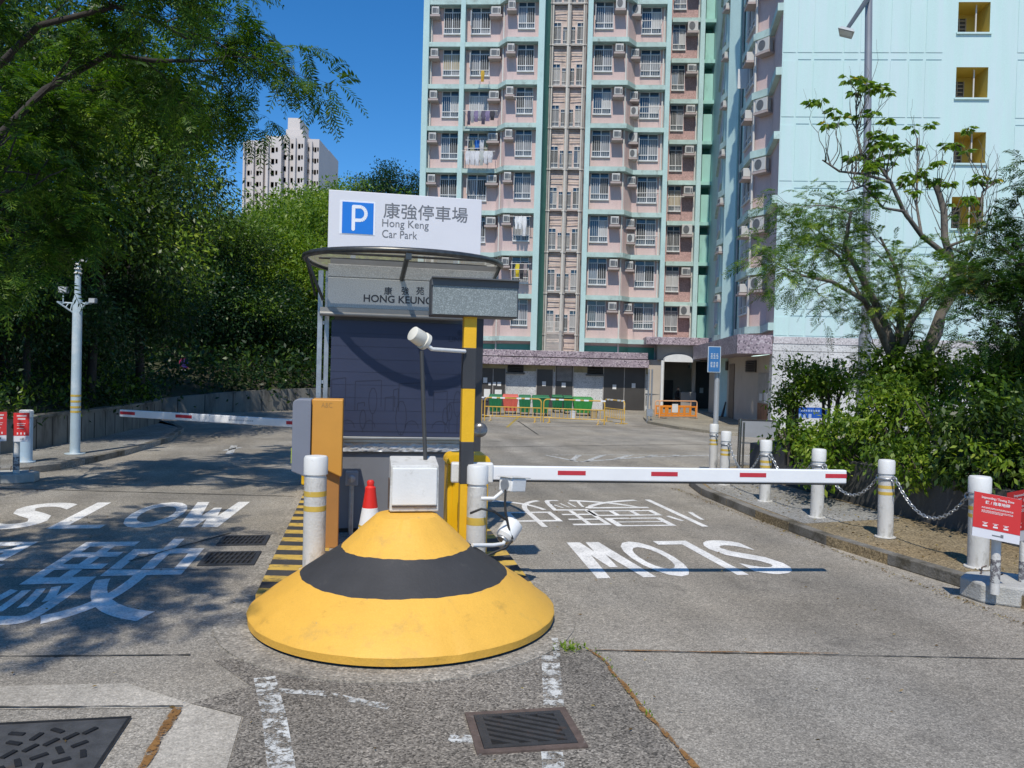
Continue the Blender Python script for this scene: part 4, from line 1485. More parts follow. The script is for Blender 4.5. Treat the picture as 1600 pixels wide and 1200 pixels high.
for i in range(14):
    x = fa + (fb - fa) * i / 14
    for sgn in (-1, 1):
        b.box(x, x + (fb - fa) / 22, sgn * 0.030 - 0.0015, sgn * 0.030 + 0.0015, -0.014, 0.012)
b.build('printed_mark', mat('faded print', (0.45, 0.46, 0.48), 0.5), boom2)

# ------------------------------------------------------------------ ticket machine
TY = 1.75
tm = thing('ticket_machine', 'tall two tone ticket machine, orange front and grey curved side, on an orange post', 'ticket machine', LW(PLl(515, 800, TY)[0], TY, 0.145), PHI)
ox0, ox1 = PLl(486, 690, TY)[0], PLl(535, 690, TY)[0]
oz1, oz0 = PLl(510, 624, TY)[1], PLl(510, 742, TY)[1]
ozl = PLl(510, 728, TY)[1]
b = MB(ISL)
# orange housing: slanting lower edge
poly = [(ox0, oz0 + 0.10), (ox0 + 0.12, oz0 + 0.07), (ox1 - 0.02, oz0 - 0.02), (ox1, oz0 - 0.02), (ox1, oz1), (ox0, oz1)]
vs = [(x, TY, z) for x, z in poly] + [(x, TY + 0.36, z) for x, z in poly]
k = len(poly)
b.add(vs, [tuple(range(k)), tuple(reversed(range(k, 2 * k)))] + [((i + 1) % k, i, k + i, k + (i + 1) % k) for i in range(k)])
b.build('housing', m_orange, tm, bevel=0.012)
gx0 = PLl(456, 690, TY - 0.04)[0]
gz1, gz0 = PLl(470, 624, TY - 0.04)[1], PLl(470, 744, TY - 0.04)[1]
b = MB(ISL)
r = 0.055
poly = [(gx0, gz0 + 0.05), (ox0 - 0.004, gz0 - 0.025), (ox0 - 0.004, gz1)] + [(gx0 + r - r * math.sin(t), gz1 - r + r * math.cos(t)) for t in [i * math.pi / 2 / 6 for i in range(7)]]
vs = [(x, TY - 0.04, z) for x, z in poly] + [(x, TY + 0.40, z) for x, z in poly]
k = len(poly)
b.add(vs, [tuple(range(k)), tuple(reversed(range(k, 2 * k)))] + [((i + 1) % k, i, k + i, k + (i + 1) % k) for i in range(k)])
b.build('side_panel', m_machgrey, tm, bevel=0.008)
b = MB(ISL)
b.box(ox1 - 0.17, ox1 - 0.025, TY + 0.08, TY + 0.28, 0.145, oz0 + 0.03)
b.build('post', mat('orange brown post', (0.42, 0.19, 0.05), 0.55, var=0.12), tm, bevel=0.01)
b = MB(ISL)
b.box(gx0 - 0.006, gx0 - 0.001, TY + 0.05, TY + 0.30, gz0 + 0.35, gz0 + 0.55)
b.box(gx0 - 0.016, gx0 - 0.001, TY + 0.08, TY + 0.2, gz0 + 0.12, gz0 + 0.28)
b.build('ticket_panel', mat('lime panel', (0.45, 0.55, 0.03), 0.5), tm)
b = MB(ISL)
text_fit(b, 'A&C', PLl(502, 640, TY)[0], PLl(519, 640, TY)[0], PLl(510, 637, TY)[1], PLl(510, 629, TY)[1], lambda x, z: (x, TY - 0.002, z), 0)
b.build('scribble', mat('faded ink', (0.42, 0.22, 0.06), 0.6), tm)

# ------------------------------------------------------------------ isolator switch on a conduit in front of the booth
IY = BY - 0.18
ix = PLl(549, 780, IY)[0]
iz1, iz0 = PLl(549, 736, IY)[1], PLl(549, 758, IY)[1]
t = thing('isolator_switch', 'small grey isolator switch on a thin conduit against the booth', 'switch box', LW(ix, IY, 0.145), PHI)
b = MB(ISL)
b.tube([(ix, IY, 0.145), (ix, IY, iz0 - 0.001)], 0.028, 10)
b.build('conduit', m_galv, t, smooth=40)
m_pvc = mat('grey plastic', (0.30, 0.31, 0.32), 0.45, var=0.06)
b = MB(ISL)
b.box(ix - 0.072, ix + 0.072, IY - 0.06, IY + 0.06, iz0, iz1)
b.build('switch_body', m_pvc, t, bevel=0.014)
b = MB(ISL)
b.lathe([(0.042, 0), (0.042, 0.018), (0.03, 0.022)], 20, xf=Matrix.Translation((ix, IY - 0.061, (iz0 + iz1) / 2)) @ Matrix.Rotation(math.pi / 2, 4, 'X'))
b.box(ix - 0.008, ix + 0.008, IY - 0.10, IY - 0.083, (iz0 + iz1) / 2 - 0.035, (iz0 + iz1) / 2 + 0.035)
b.build('rotary_handle', m_galv, t, smooth=35)

# ------------------------------------------------------------------ traffic cone
cp = LW(PLl(578, 800, 1.95)[0], 1.95, 0.145)
m_cone = mat('cone red', (0.72, 0.028, 0.02), 0.45, var=0.06)
t = thing('traffic_cone', 'red and white traffic cone between the booth and the yellow nose', 'traffic cone', cp, 0)
b = MB(Matrix.Translation(cp))
b.prism([(0.19 * math.cos(a) * (1 if i % 2 else 0.86), 0.19 * math.sin(a) * (1 if i % 2 else 0.86)) for i, a in enumerate([k * math.pi / 6 for k in range(12)])], 0.0, 0.05)
b.build('base', m_black, t)
b = MB(Matrix.Translation(cp))
b.lathe([(0.145, 0.05), (0.128, 0.16)], 24, mi=0)
b.build('cone_skirt', m_cone, t, smooth=40)
b = MB(Matrix.Translation(cp))
b.lathe([(0.085, 0.42), (0.060, 0.60), (0.058, 0.64), (0.036, 0.66), (0.042, 0.70), (0.03, 0.72)], 24, mi=0)
b.build('cone_body', m_cone, t, smooth=40)
b = MB(Matrix.Translation(cp))
b.lathe([(0.129, 0.16), (0.086, 0.42)], 24)
b.build('reflective_sleeve', m_boomw, t, smooth=40)
b = MB(Matrix.Translation(cp))
b.lathe([(0.1225, 0.21), (0.119, 0.235)], 24)
b.build('gold_ring', m_bolly, t, smooth=40)

# ------------------------------------------------------------------ white box on top of the nose, floodlight pole behind it
KY = -0.10
k0, k1 = PLl(609, 770, KY)[0], PLl(686, 770, KY)[0]
kz1, kz0 = PLl(648, 722, KY)[1], 0.884
t = thing('junction_box', 'square white steel box on top of the yellow nose', 'junction box', LW((k0 + k1) / 2, 0.1, kz0), PHI)
b = MB(ISL)
b.add([(k0, KY, kz0), (k1, KY, kz0), (k1, KY + 0.36, kz0), (k0, KY + 0.36, kz0), (k0 + 0.004, KY + 0.02, kz1 - 0.03), (k1 - 0.004, KY + 0.02, kz1 - 0.03), (k1 - 0.004, KY + 0.36, kz1 + 0.015), (k0 + 0.004, KY + 0.36, kz1 + 0.015)],
      [(0, 3, 2, 1), (4, 5, 6, 7), (0, 1, 5, 4), (1, 2, 6, 5), (2, 3, 7, 6), (3, 0, 4, 7)])
b.build('box_body', m_whitedirty, t, bevel=0.012)
b = MB(ISL)
b.add([(k0 + 0.018, KY - 0.018, kz0 + 0.055), (k1 - 0.018, KY - 0.018, kz0 + 0.055), (k1 - 0.018, KY + 0.005, kz0 + 0.055), (k0 + 0.018, KY + 0.005, kz0 + 0.055),
       (k0 + 0.018, KY - 0.003, kz1 - 0.05), (k1 - 0.018, KY - 0.003, kz1 - 0.05), (k1 - 0.018, KY + 0.03, kz1 - 0.05), (k0 + 0.018, KY + 0.03, kz1 - 0.05)],
      [(0, 3, 2, 1), (4, 5, 6, 7), (0, 1, 5, 4), (1, 2, 6, 5), (2, 3, 7, 6), (3, 0, 4, 7)])
b.build('lid', m_white, t, bevel=0.01)
b = MB(ISL)
b.box(k0 + 0.02, k1 - 0.02, KY - 0.012, KY - 0.001, kz0 + 0.038, kz0 + 0.05)
b.box(k0 - 0.012, k0 - 0.001, KY + 0.05, KY + 0.1, kz0 + 0.02, kz0 + 0.28)
b.build('hinge', m_rust, t)

LY = 0.12
lx0, lz0 = PLl(665, 722, LY)[0], 0.75
lx1, lz1 = PLl(658, 548, LY)
t = thing('spot_lamp', 'white round lamp on a thin black pole behind the white box', 'lamp', LW(lx0, LY, lz0), PHI)
b = MB(ISL)
b.tube([(lx0 + 0.012, LY, lz0), (lx0, LY, lz0 + 0.5), (lx1 + 0.004, LY, lz1)], 0.018, 8)
b.build('pole', mat('dark pole', (0.06, 0.06, 0.06), 0.5), t, smooth=50)
hx, hz = PLl(654, 527, LY)
hm = rotbox((hx, LY, hz), None, (0.72, 0.45, -0.42)) @ Matrix.Rotation(math.pi / 2, 4, 'Y') @ Matrix.Scale(0.82, 4)
b = MB(ISL)
b.lathe([(0.045, -0.10), (0.082, -0.085), (0.088, 0.03), (0.078, 0.06), (0.095, 0.065), (0.095, 0.11), (0.08, 0.115)], 24, xf=hm)
b.build('lamp_head', mat('cream paint', (0.70, 0.67, 0.58), 0.5, var=0.12, scale=6, dirt=(0.25, 0.2, 0.12), dirt_scale=14, dirt_lo=0.66, dirt_hi=0.75), t, smooth=35)
b = MB(ISL)
b.tube([(hx + 0.07, LY, hz - 0.06), (hx + 0.12, LY, hz - 0.10), (p0 + 0.01, PY - 0.012, PLl(720, 549, PY)[1])], 0.019, 8)
b.build('arm', m_white, t, smooth=50)

# ------------------------------------------------------------------ two cameras on the bollard and the post
def bullet(name, label, pos, d, ln_, r, arm_from, sq=True, group=None):
    t = thing(name, label, 'camera', pos, 0, group)
    m = rotbox(pos, None, d)
    b = MB(m)
    if sq:
        b.box(-ln_ / 2, ln_ / 2, -r, r, -r * 0.8, r * 0.8)
    else:
        b.lathe([(r * 0.7, -ln_ / 2), (r, -ln_ * 0.35), (r, ln_ * 0.4), (r * 0.92, ln_ / 2)], 20, xf=Matrix.Rotation(math.pi / 2, 4, 'Y'))
    b.build('camera_body', m_white, t, bevel=0.012 if sq else 0, smooth=35)
    if sq:
        b = MB(m)
        b.box(-ln_ / 2 - 0.02, ln_ / 2 + 0.05, -r - 0.008, r + 0.008, r * 0.8 + 0.001, r * 0.8 + 0.01)
        b.build('sun_hood', m_whitedirty, t, bevel=0.003)
    b = MB(m)
    b.lathe([(r * 0.6, 0), (r * 0.6, 0.012), (r * 0.45, 0.013)], 16, xf=Matrix.Translation((-ln_ / 2 - 0.014, 0, 0)) @ Matrix.Rotation(math.pi / 2, 4, 'Y'))
    b.build('back_plate', m_galv, t, smooth=40)
    b = MB()
    b.tube(arm_from + [pos - Vector((0, 0, r * 0.6))], 0.018, 8)
    b.build('bracket', m_white, t, smooth=50)
    return t
c1p = P(801, 757, 7.2)
bullet('security_camera', 'white box shaped security camera aimed along the boom from the bollard', c1p, (0.62, 0.76, -0.10), 0.21, 0.078,
       [P(752, 779, 7.1), P(772, 779, 7.1), P(785, 768, 7.15)])
c2p = P(795, 830, 7.1)
bullet('security_camera', 'round white security camera on a low white arm near the base of the bollard', c2p, (0.5, 0.55, 0.66), 0.19, 0.092,
       [P(738, 852, 6.75), P(770, 852, 6.9), P(786, 850, 7.0), P(790, 842, 7.05)], sq=False)
b = MB()
b.tube([P(790, 765, 7.12), P(789, 785, 7.08), P(790, 800, 7.05), P(795, 825, 7.02), P(801, 843, 7.0)], 0.011, 6)
cb = tag(b.build('cable', m_black, loc=P(790, 800, 7.05), smooth=60), 'black cable hanging between the two white security cameras', 'cable')
b = MB()
b.tube([P(735, 802, 6.9), P(752, 795, 6.85), P(772, 799, 6.9), P(790, 812, 7.0)], 0.011, 6)
tag(b.build('cable', m_black, loc=P(760, 795, 6.9), smooth=60), 'black cable looping from the striped post round the white bollard', 'cable')
b = MB()
b.tube([P(800, 845, 7.02), P(790, 856, 6.95), P(775, 862, 6.9), P(752, 872, 6.85)], 0.011, 6)
tag(b.build('cable', m_black, loc=P(775, 862, 6.9), smooth=60), 'short black cable running down to the foot of the bollard', 'cable')

# ------------------------------------------------------------------ red towing zone signs
def tow_sign(tl, tr, br_, bl_, Yl, Yr, label, group, text=True, post=None, base=None):
    """corners are pixels; Yl, Yr the depth of the left and right edge"""
    A, B, C, D = P(*tl, Yl), P(*tr, Yr), P(*br_, Yr), P(*bl_, Yl)
    o = D
    ex = (C - D); wx = ex.length; ex.normalize()
    ez = (A - D); hz_ = ez.length; ez.normalize()
    en = ex.cross(ez).normalized()           # towards the back or the front
    if en.dot(CAM - o) < 0:
        en = -en
    t = thing('towing_sign', label, 'sign', (o.x + ex.x * wx / 2, o.y + ex.y * wx / 2, base[2] if base else 0.0), 0, group)
    pt = lambda x, z, n: o + ex * (x * wx) + ez * (z * hz_) + en * n
    def slab(b, x0, x1, z0, z1, n0, n1, mi=0):
        vs = [pt(x0, z0, n1), pt(x1, z0, n1), pt(x1, z1, n1), pt(x0, z1, n1), pt(x0, z0, n0), pt(x1, z0, n0), pt(x1, z1, n0), pt(x0, z1, n0)]
        b.add(vs, [(0, 1, 2, 3), (7, 6, 5, 4), (1, 0, 4, 5), (2, 1, 5, 6), (3, 2, 6, 7), (0, 3, 7, 4)], mi)
    b = MB()
    slab(b, 0, 1, 0, 1, 0.0, 0.012, 0)
    bo = b.build('board', m_signwhite, t)
    b = MB()
    slab(b, 0.0, 1.0, 0.205, 1.0, 0.0125, 0.0145, 0)
    b.build('red_field', m_signred, t)
    b = MB()
    w = mat('sign lettering white', (0.78, 0.74, 0.74), 0.5, var=0.02)
    f = lambda x, z: pt(x, z, 0.0165)
    if text:
        text_fit(b, 'Impounding / Towing Zone', 0.16, 0.84, 0.865, 0.935, f, 0, 0.02)
        text_fit(b, '\u9396 / \u62d6\u8eca\u5730\u5e36', 0.24, 0.76, 0.765, 0.845, f, 0, 0.02)
        rng = random.Random(5)
        for z in (0.685, 0.665, 0.615, 0.593, 0.571):
            x = 0.17
            xe = 0.82 if z != 0.571 else 0.6
            while x < xe:
                l = rng.uniform(0.012, 0.045)
                slab(b, x, x + l, z, z + 0.010, 0.015, 0.0165)
                x += l + 0.010
        for x in (0.2, 0.42, 0.64):
            slab(b, x, x + 0.12, 0.345, 0.355, 0.015, 0.0165)
            slab(b, x + 0.03, x + 0.09, 0.315, 0.335, 0.015, 0.0165)
            slab(b, x + 0.01, x + 0.11, 0.26, 0.295, 0.015, 0.0165)
    else:
        for z, h, x0, x1 in ((0.87, 0.05, 0.22, 0.82), (0.76, 0.06, 0.28, 0.76), (0.62, 0.02, 0.24, 0.78), (0.56, 0.02, 0.24, 0.7), (0.45, 0.02, 0.24, 0.66)):
            x = x0
            while x < x1:
                slab(b, x, x + 0.045, z, z + h, 0.015, 0.0165)
                x += 0.06
        for x in (0.24, 0.46, 0.68):
            slab(b, x, x + 0.08, 0.25, 0.32, 0.015, 0.0165)
    b.build('lettering', w, t)
    b = MB()
    slab(b, 0.42, 0.60, 0.08, 0.105, 0.0125, 0.0140)
    slab(b, 0.60, 0.66, 0.07, 0.14, 0.0125, 0.0140)
    b.build('small_print', m_ink, t)
    if post:
        (px, py0, py1, Y, r) = post
        top = P(px, py0, Y)
        bot = P(px, py1, Y)
        bot = Vector((top.x, top.y, bot.z))
        b = MB()
        b.tube([bot, top], r, 12)
        b.build('post', m_whitedirty, t, smooth=50)
        b = MB()
        mid = bot.lerp(top, 0.42)
        b.tube([mid - Vector((0, 0, 0.11)), mid + Vector((0, 0, 0.11))], r * 1.03, 12)
        b.build('sticker', mat('torn sticker', (0.14, 0.13, 0.14), 0.8, var=0.3, scale=30, dirt=(0.5, 0.5, 0.48), dirt_scale=25, dirt_lo=0.5, dirt_hi=0.55), t, smooth=50)
    if base:
        bxp, byp, bzp, rr, hh_ = base
        b = MB()
        b.prism([(bxp + rr * math.cos(a), byp + rr * 0.8 * math.sin(a)) for a in [math.pi / 8 + i * math.pi / 4 + PHI for i in range(8)]], bzp, bzp + hh_)
        b.build('concrete_base', mat('pale concrete base', (0.42, 0.415, 0.39), 0.9, var=0.15, scale=6, bump=0.5, grain=0.15, dirt=(0.2, 0.18, 0.15), dirt_scale=5, dirt_lo=0.55, dirt_hi=0.75), t, bevel=0.02)
        b = MB()
        for a in (0.4, 2.2, 3.9):
            q = Vector((bxp + rr * 0.6 * math.cos(a), byp + rr * 0.5 * math.sin(a), bzp + hh_))
            b.tube([q, q + Vector((0.01, 0, 0.07)), q + Vector((0.06, 0.01, 0.085))], 0.008, 5)
        b.build('lifting_bar', m_rust, t)
    return t
bs_ = G(1572, 935, 0.0)
tow_sign((1522, 767), (1596, 778), (1592, 851), (1518, 836), 7.35, 7.25, 'red and white towing zone sign in front of the stout bollard, near the right kerb', 'towing signs at the right kerb', True,
         (1557, 842, 928, 7.40, 0.042), (bs_.x, bs_.y, 0.0, 0.43, 0.19))
bs2 = G(1690, 960, 0.0)
tow_sign((1575, 770), (1650, 762), (1650, 838), (1575, 848), 7.75, 7.3, 'red towing zone sign half hidden behind the front sign at the frame edge', 'towing signs at the right kerb', True,
         (1600, 838, 935, 7.62, 0.035), None)
bl1 = G(20, 752, 0.0)
tow_sign((22, 645), (47, 645), (46, 690), (21, 690), 13.25, 13.25, 'small red towing sign on a white post left of the pale blue camera pole', 'towing signs by the left kerb', False,
         (26, 690, 748, 13.3, 0.05), (bl1.x, bl1.y, 0.0, 0.42, 0.16))
tow_sign((-14, 644), (11, 645), (10, 689), (-15, 690), 13.0, 13.1, 'red towing sign cut by the left frame edge next to the other one', 'towing signs by the left kerb', False,
         (-5, 690, 750, 13.1, 0.05), None)
bp = G(40, 722, 0.125)
t = thing('bollard', 'pale blue bollard standing behind the small red towing sign', 'bollard', bp)
b = MB(Matrix.Translation(bp))
m_bluew = mat('pale blue white paint', (0.42, 0.55, 0.66), 0.5, var=0.12, scale=3, dirt=(0.6, 0.62, 0.62), dirt_scale=2, dirt_lo=0.5, dirt_hi=0.65)
b.lathe([(0.17, 0), (0.17, 0.02), (0.115, 0.022), (0.115, 0.86)], 20)
b.build('post', m_bluew, t, smooth=40)
b = MB(Matrix.Translation(bp))
b.lathe([(0.122, 0.862), (0.122, 0.98), (0.10, 1.0)], 20)
b.build('cap', m_white, t, smooth=40)

# ------------------------------------------------------------------ pale blue camera pole on the left pavement
pp = G(117, 709, 0.125)
Yp = pp.y
top = P(122.5, 402, Yp)
t = thing('camera_pole', 'pale blue pole with floodlights and yellow bands on the left pavement', 'pole', pp)
m_pole = mat('pole pale blue', (0.40, 0.50, 0.56), 0.5, var=0.14, scale=1.5, dirt=(0.62, 0.66, 0.68), dirt_scale=1.6, dirt_lo=0.5, dirt_hi=0.65)
zmid = P(120, 470, Yp).z
b = MB(Matrix.Translation((pp.x, pp.y, 0)))
b.lathe([(0.20, 0.125), (0.20, 0.14), (0.10, 0.142), (0.092, zmid), (0.062, zmid + 0.12), (0.055, top.z - 0.1)], 20)
b.build('pole', m_pole, t, smooth=35)
b = MB(Matrix.Translation((pp.x, pp.y, 0)))
for y in (618, 627, 636, 643):
    z = P(117, y, Yp).z
    b.lathe([(0.1005, z - 0.022), (0.1005, z + 0.022)], 20)
b.build('yellow_band', m_bolly, t, smooth=40)
b = MB(Matrix.Translation((pp.x, pp.y, 0)))
for i in range(3):
    z = top.z - 0.36 + i * 0.09
    b.lathe([(0.06, z), (0.085, z + 0.02), (0.06, z + 0.05)], 16)
b.prism([(-0.10, -0.08), (0.16, -0.08), (0.16, 0.08), (-0.10, 0.08)], top.z - 0.09, top.z + 0.02)
b.build('camera_head', m_whitedirty, t, smooth=40)
zr = P(120, 478, Yp).z
b = MB(Matrix.Translation((pp.x, pp.y, 0)))
for s in (-1, 1):
    b.tube([(0, 0, zr - 0.20), (s * 0.30, -0.22, zr + 0.06), (s * 0.30, -0.02, zr + 0.06), (0, 0, zr + 0.05)], 0.018, 6)
    for k in range(4):
        b.tube([(s * 0.07 * (k + 0.5), -0.05 * (k + 0.5), zr - 0.15 + 0.055 * k), (s * 0.07 * (k + 0.5), -0.02, zr + 0.05)], 0.010, 5)
b.build('bracket', m_pole, t, smooth=60)
for px, py, s in ((99, 453, 0.17), (145, 470, 0.13)):
    q = P(px, py, Yp - 0.05)
    b = MB(Matrix.Translation(q))
    b.box(-s * 0.55, s * 0.55, -0.05, 0.06, -s * 0.4, s * 0.4)
    fl = b.build('floodlight', mat('lamp housing', (0.20, 0.22, 0.25), 0.5), t, bevel=0.015)
    b = MB(Matrix.Translation(q))
    b.box(-s * 0.45, s * 0.45, -0.054, -0.051, -s * 0.32, s * 0.32)
    b.build('lens', mat('lamp lens', (0.5, 0.52, 0.54), 0.2), fl)
    b = MB()
    b.tube([q - Vector((0, 0, s * 0.4)), Vector((q.x, q.y, zr + 0.06)), Vector((pp.x, pp.y, zr + 0.04))], 0.014, 5)
    b.build('bracket_arm', m_pole, fl)

# no stopping sign seen edge-on by the far wall
np_ = G(285, 641, 0.0)
Yn = np_.y
t = thing('no_stopping_sign', 'round no stopping sign turned away on a thin pole by the far wall', 'road sign', np_)
b = MB()
b.tube([np_, Vector((np_.x, np_.y, P(287, 562, Yn).z))], 0.045, 10)
b.build('pole', m_galv, t, smooth=50)
q = P(288, 568, Yn - 0.08)
for nm, r, th, m in (('sign_disc', 0.26, 0.02, mat('sign maroon', (0.30, 0.03, 0.10), 0.5)), ('sign_centre', 0.19, 0.026, mat('sign purple', (0.10, 0.06, 0.32), 0.5))):
    b = MB(Matrix.Translation(q) @ Matrix.Rotation(rad(62), 4, 'Z') @ Matrix.Rotation(math.pi / 2, 4, 'X'))
    b.lathe([(r, -th), (r, th)], 24)
    b.build(nm, m, t)
b = MB(Matrix.Translation(P(287, 580, Yn - 0.08)))
b.box(-0.12, 0.12, -0.01, 0.01, -0.06, 0.06)
b.build('time_plate', m_signwhite, t)
# ------------------------------------------------------------------ apartment tower
TA = rad(3.5)
E1 = Vector((math.cos(TA), -math.sin(TA), 0))
E2 = Vector((math.sin(TA), math.cos(TA), 0))
FO = P(850, 300, 48.0)
FO = Vector((FO.x, FO.y, 0))
def FW(px, py, n):
    q = plane_hit(px, py, FO + E2 * n, E2)
    return (q - FO).dot(E1), q.z
def T(s, n, z):
    return FO + E1 * s + E2 * n + Vector((0, 0, z))
TX = Matrix.Identity(4)
for i in range(3):
    TX[i][0], TX[i][1], TX[i][3] = E1[i], E2[i], FO[i]

m_pink = mat('pink wall', (0.60, 0.445, 0.42), 0.85, var=0.12, scale=0.9, grain=0.08, gscale=30, dirt=(0.47, 0.37, 0.345), dirt_scale=1.8, dirt_lo=0.50, dirt_hi=0.74, stretch=(1.6, 1, 0.35))
m_pink2 = mat('pink tile wall', (0.44, 0.28, 0.26), 0.8, var=0.15, scale=2.5, grain=0.25, gscale=14, dirt=(0.33, 0.21, 0.2), dirt_scale=1.8, dirt_lo=0.5, dirt_hi=0.7)
m_teal = mat('pale teal paint', (0.46, 0.63, 0.61), 0.8, var=0.10, scale=0.8, grain=0.06, gscale=20, dirt=(0.30, 0.42, 0.40), dirt_scale=1.2, dirt_lo=0.55, dirt_hi=0.8, stretch=(1, 1, 0.35))
m_ledge = mat('ledge teal', (0.44, 0.58, 0.54), 0.85, var=0.2, scale=1.3, dirt=(0.25, 0.29, 0.26), dirt_scale=2.2, dirt_lo=0.54, dirt_hi=0.74)
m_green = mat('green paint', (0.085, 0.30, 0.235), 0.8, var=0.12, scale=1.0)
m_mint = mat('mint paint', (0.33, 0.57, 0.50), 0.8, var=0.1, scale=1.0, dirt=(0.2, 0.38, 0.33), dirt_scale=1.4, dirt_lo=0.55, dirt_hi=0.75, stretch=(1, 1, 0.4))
m_beige = mat('shaft beige', (0.60, 0.49, 0.45), 0.85, var=0.18, scale=1.1, dirt=(0.23, 0.2, 0.18), dirt_scale=2.0, dirt_lo=0.5, dirt_hi=0.72)
m_frame = mat('window frame white', (0.62, 0.63, 0.63), 0.5, var=0.08)
m_glass = mat('window glass', (0.03, 0.06, 0.10), 0.08, var=0.3, scale=0.6, spec=0.7)
m_glass2 = mat('window glass grey', (0.10, 0.12, 0.135), 0.12, var=0.35, scale=0.8, spec=0.6)
m_curt = mat('curtain grey', (0.25, 0.26, 0.28), 0.8, var=0.3, scale=2.2, stretch=(6, 1, 0.4))
m_curt2 = mat('curtain white', (0.46, 0.46, 0.46), 0.8, var=0.18, scale=2.0, stretch=(6, 1, 0.4))
m_curt3 = mat('curtain cream', (0.42, 0.36, 0.26), 0.8, var=0.25, scale=2.0, stretch=(6, 1, 0.4))
m_curt4 = mat('curtain blue grey', (0.17, 0.22, 0.28), 0.8, var=0.25, scale=2.0, stretch=(6, 1, 0.4))
m_room = mat('dark room', (0.055, 0.058, 0.062), 0.7, var=0.3, scale=1.0)
m_ac = mat('air conditioner casing', (0.50, 0.495, 0.47), 0.5, var=0.12, scale=1.0)
m_acg = mat('air conditioner grille', (0.12, 0.125, 0.13), 0.5, var=0.2, scale=3)
m_shelf = mat('shelf concrete', (0.42, 0.35, 0.33), 0.85, var=0.15, scale=1.2)
m_pipe_w = mat('white pipe', (0.60, 0.57, 0.53), 0.5, var=0.12, scale=0.6, stretch=(1, 1, 0.5))
m_pipe_g = mat('grey pipe', (0.36, 0.34, 0.32), 0.5, var=0.2)

def proto_window(mid, low, seed, style=0):
    """unit window: x -0.5..0.5, z 0..1, standing proud of the wall towards -y"""
    rng = random.Random(seed)
    b = MB()
    def bar(x0, x1, z0, z1, y0=-0.07, y1=-0.005):
        b.box(x0, x1, y0, y1, z0, z1)
    f = 0.035
    bar(-0.5, -0.5 + f, 0, 1); bar(0.5 - f, 0.5, 0, 1)
    bar(-0.5 + f, 0.5 - f, 0, 0.025); bar(-0.5 + f, 0.5 - f, 0.975, 1)
    bar(-0.025, 0.025, 0.025, 0.975, -0.068)
    bar(-0.5 + f, -0.025, 0.79, 0.815, -0.066); bar(0.025, 0.5 - f, 0.79, 0.815, -0.066)
    bar(-0.5 + f, -0.025, 0.19, 0.22, -0.066); bar(0.025, 0.5 - f, 0.19, 0.22, -0.066)
    for s in (-1, 1):
        for i in range(3):
            x = s * (0.12 + 0.11 * i)
            bar(x - 0.008, x + 0.008, 0.03, 0.78, -0.10, -0.085)
    if style == 1:      # one sash pushed open
        b.add([(-0.5, -0.07, 0.22), (-0.5, -0.42, 0.22), (-0.47, -0.42, 0.22), (-0.47, -0.07, 0.22), (-0.5, -0.07, 0.79), (-0.5, -0.42, 0.79), (-0.47, -0.42, 0.79), (-0.47, -0.07, 0.79)],
              [(0, 3, 2, 1), (4, 5, 6, 7), (0, 1, 5, 4), (1, 2, 6, 5), (2, 3, 7, 6), (3, 0, 4, 7)])
    bar(-0.52, 0.52, -0.03, -0.001, -0.10)
    fr = b.build('window', m_frame)
    p = MB()
    mats = [m_glass, m_glass2, m_curt, m_curt2, m_room, m_curt3, m_curt4]
    for s in (0, 1):
        x0, x1 = (-0.46, -0.03) if s == 0 else (0.03, 0.46)
        p.quad((x0, -0.02, 0.82), (x1, -0.02, 0.82), (x1, -0.02, 0.97), (x0, -0.02, 0.97), rng.choice([0, 0, 1]))
        mm = mid[s]
        if mm in (2, 3, 5, 6):
            k = 10
            for i in range(k):      # a pleated curtain
                xa, xb = x0 + (x1 - x0) * i / k, x0 + (x1 - x0) * (i + 1) / k
                ya, yb = (-0.012, -0.032) if i % 2 else (-0.032, -0.012)
                p.quad((xa, ya, 0.22), (xb, yb, 0.22), (xb, yb, 0.79), (xa, ya, 0.79), mm)
        else:
            p.quad((x0, -0.02, 0.22), (x1, -0.02, 0.22), (x1, -0.02, 0.79), (x0, -0.02, 0.79), mm)
        p.quad((x0, -0.02, 0.03), (x1, -0.02, 0.03), (x1, -0.02, 0.185), (x0, -0.02, 0.185), low[s])
    pn = p.build('pane', mats)
    return fr, pn

WPROT = []
for i, (mid, low, st) in enumerate([((2, 2), (1, 1), 0), ((2, 4), (1, 2), 1), ((3, 3), (2, 2), 0), ((4, 2), (1, 1), 0), ((4, 4), (1, 1), 0), ((3, 2), (2, 1), 1), ((0, 3), (1, 1), 0), ((5, 5), (1, 2), 0), ((6, 4), (1, 1), 0), ((1, 2), (0, 1), 1)]):
    WPROT.append(proto_window(mid, low, i, st))

def proto_ac(split=False):
    b = MB()
    if split:       # outdoor condenser with a round fan
        b.box(-0.42, 0.42, -0.50, -0.12, 0.0, 0.62)
    else:
        b.box(-0.36, 0.36, -0.52, -0.02, 0.0, 0.46)
    a = b.build('air_conditioner', m_ac, bevel=0.02)
    g = MB()
    if split:
        g.lathe([(0.25, 0), (0.25, 0.012), (0.20, 0.014), (0.20, 0.004), (0.07, 0.004), (0.07, 0.012)], 20, xf=Matrix.Translation((-0.08, -0.502, 0.31)) @ Matrix.Rotation(math.pi / 2, 4, 'X'))
    else:
        for i in range(5):
            z = 0.08 + i * 0.062
            g.box(-0.27, 0.14, -0.53, -0.522, z, z + 0.042)
        g.box(0.18, 0.31, -0.528, -0.522, 0.08, 0.34)
    gr = g.build('front_grille', m_acg)
    s = MB()
    s.box(-0.48, 0.48, -0.58, 0.0, -0.15, -0.04)
    sh = s.build('support_slab', m_shelf)
    return a, gr, sh
ACP = [proto_ac(False), proto_ac(True)]
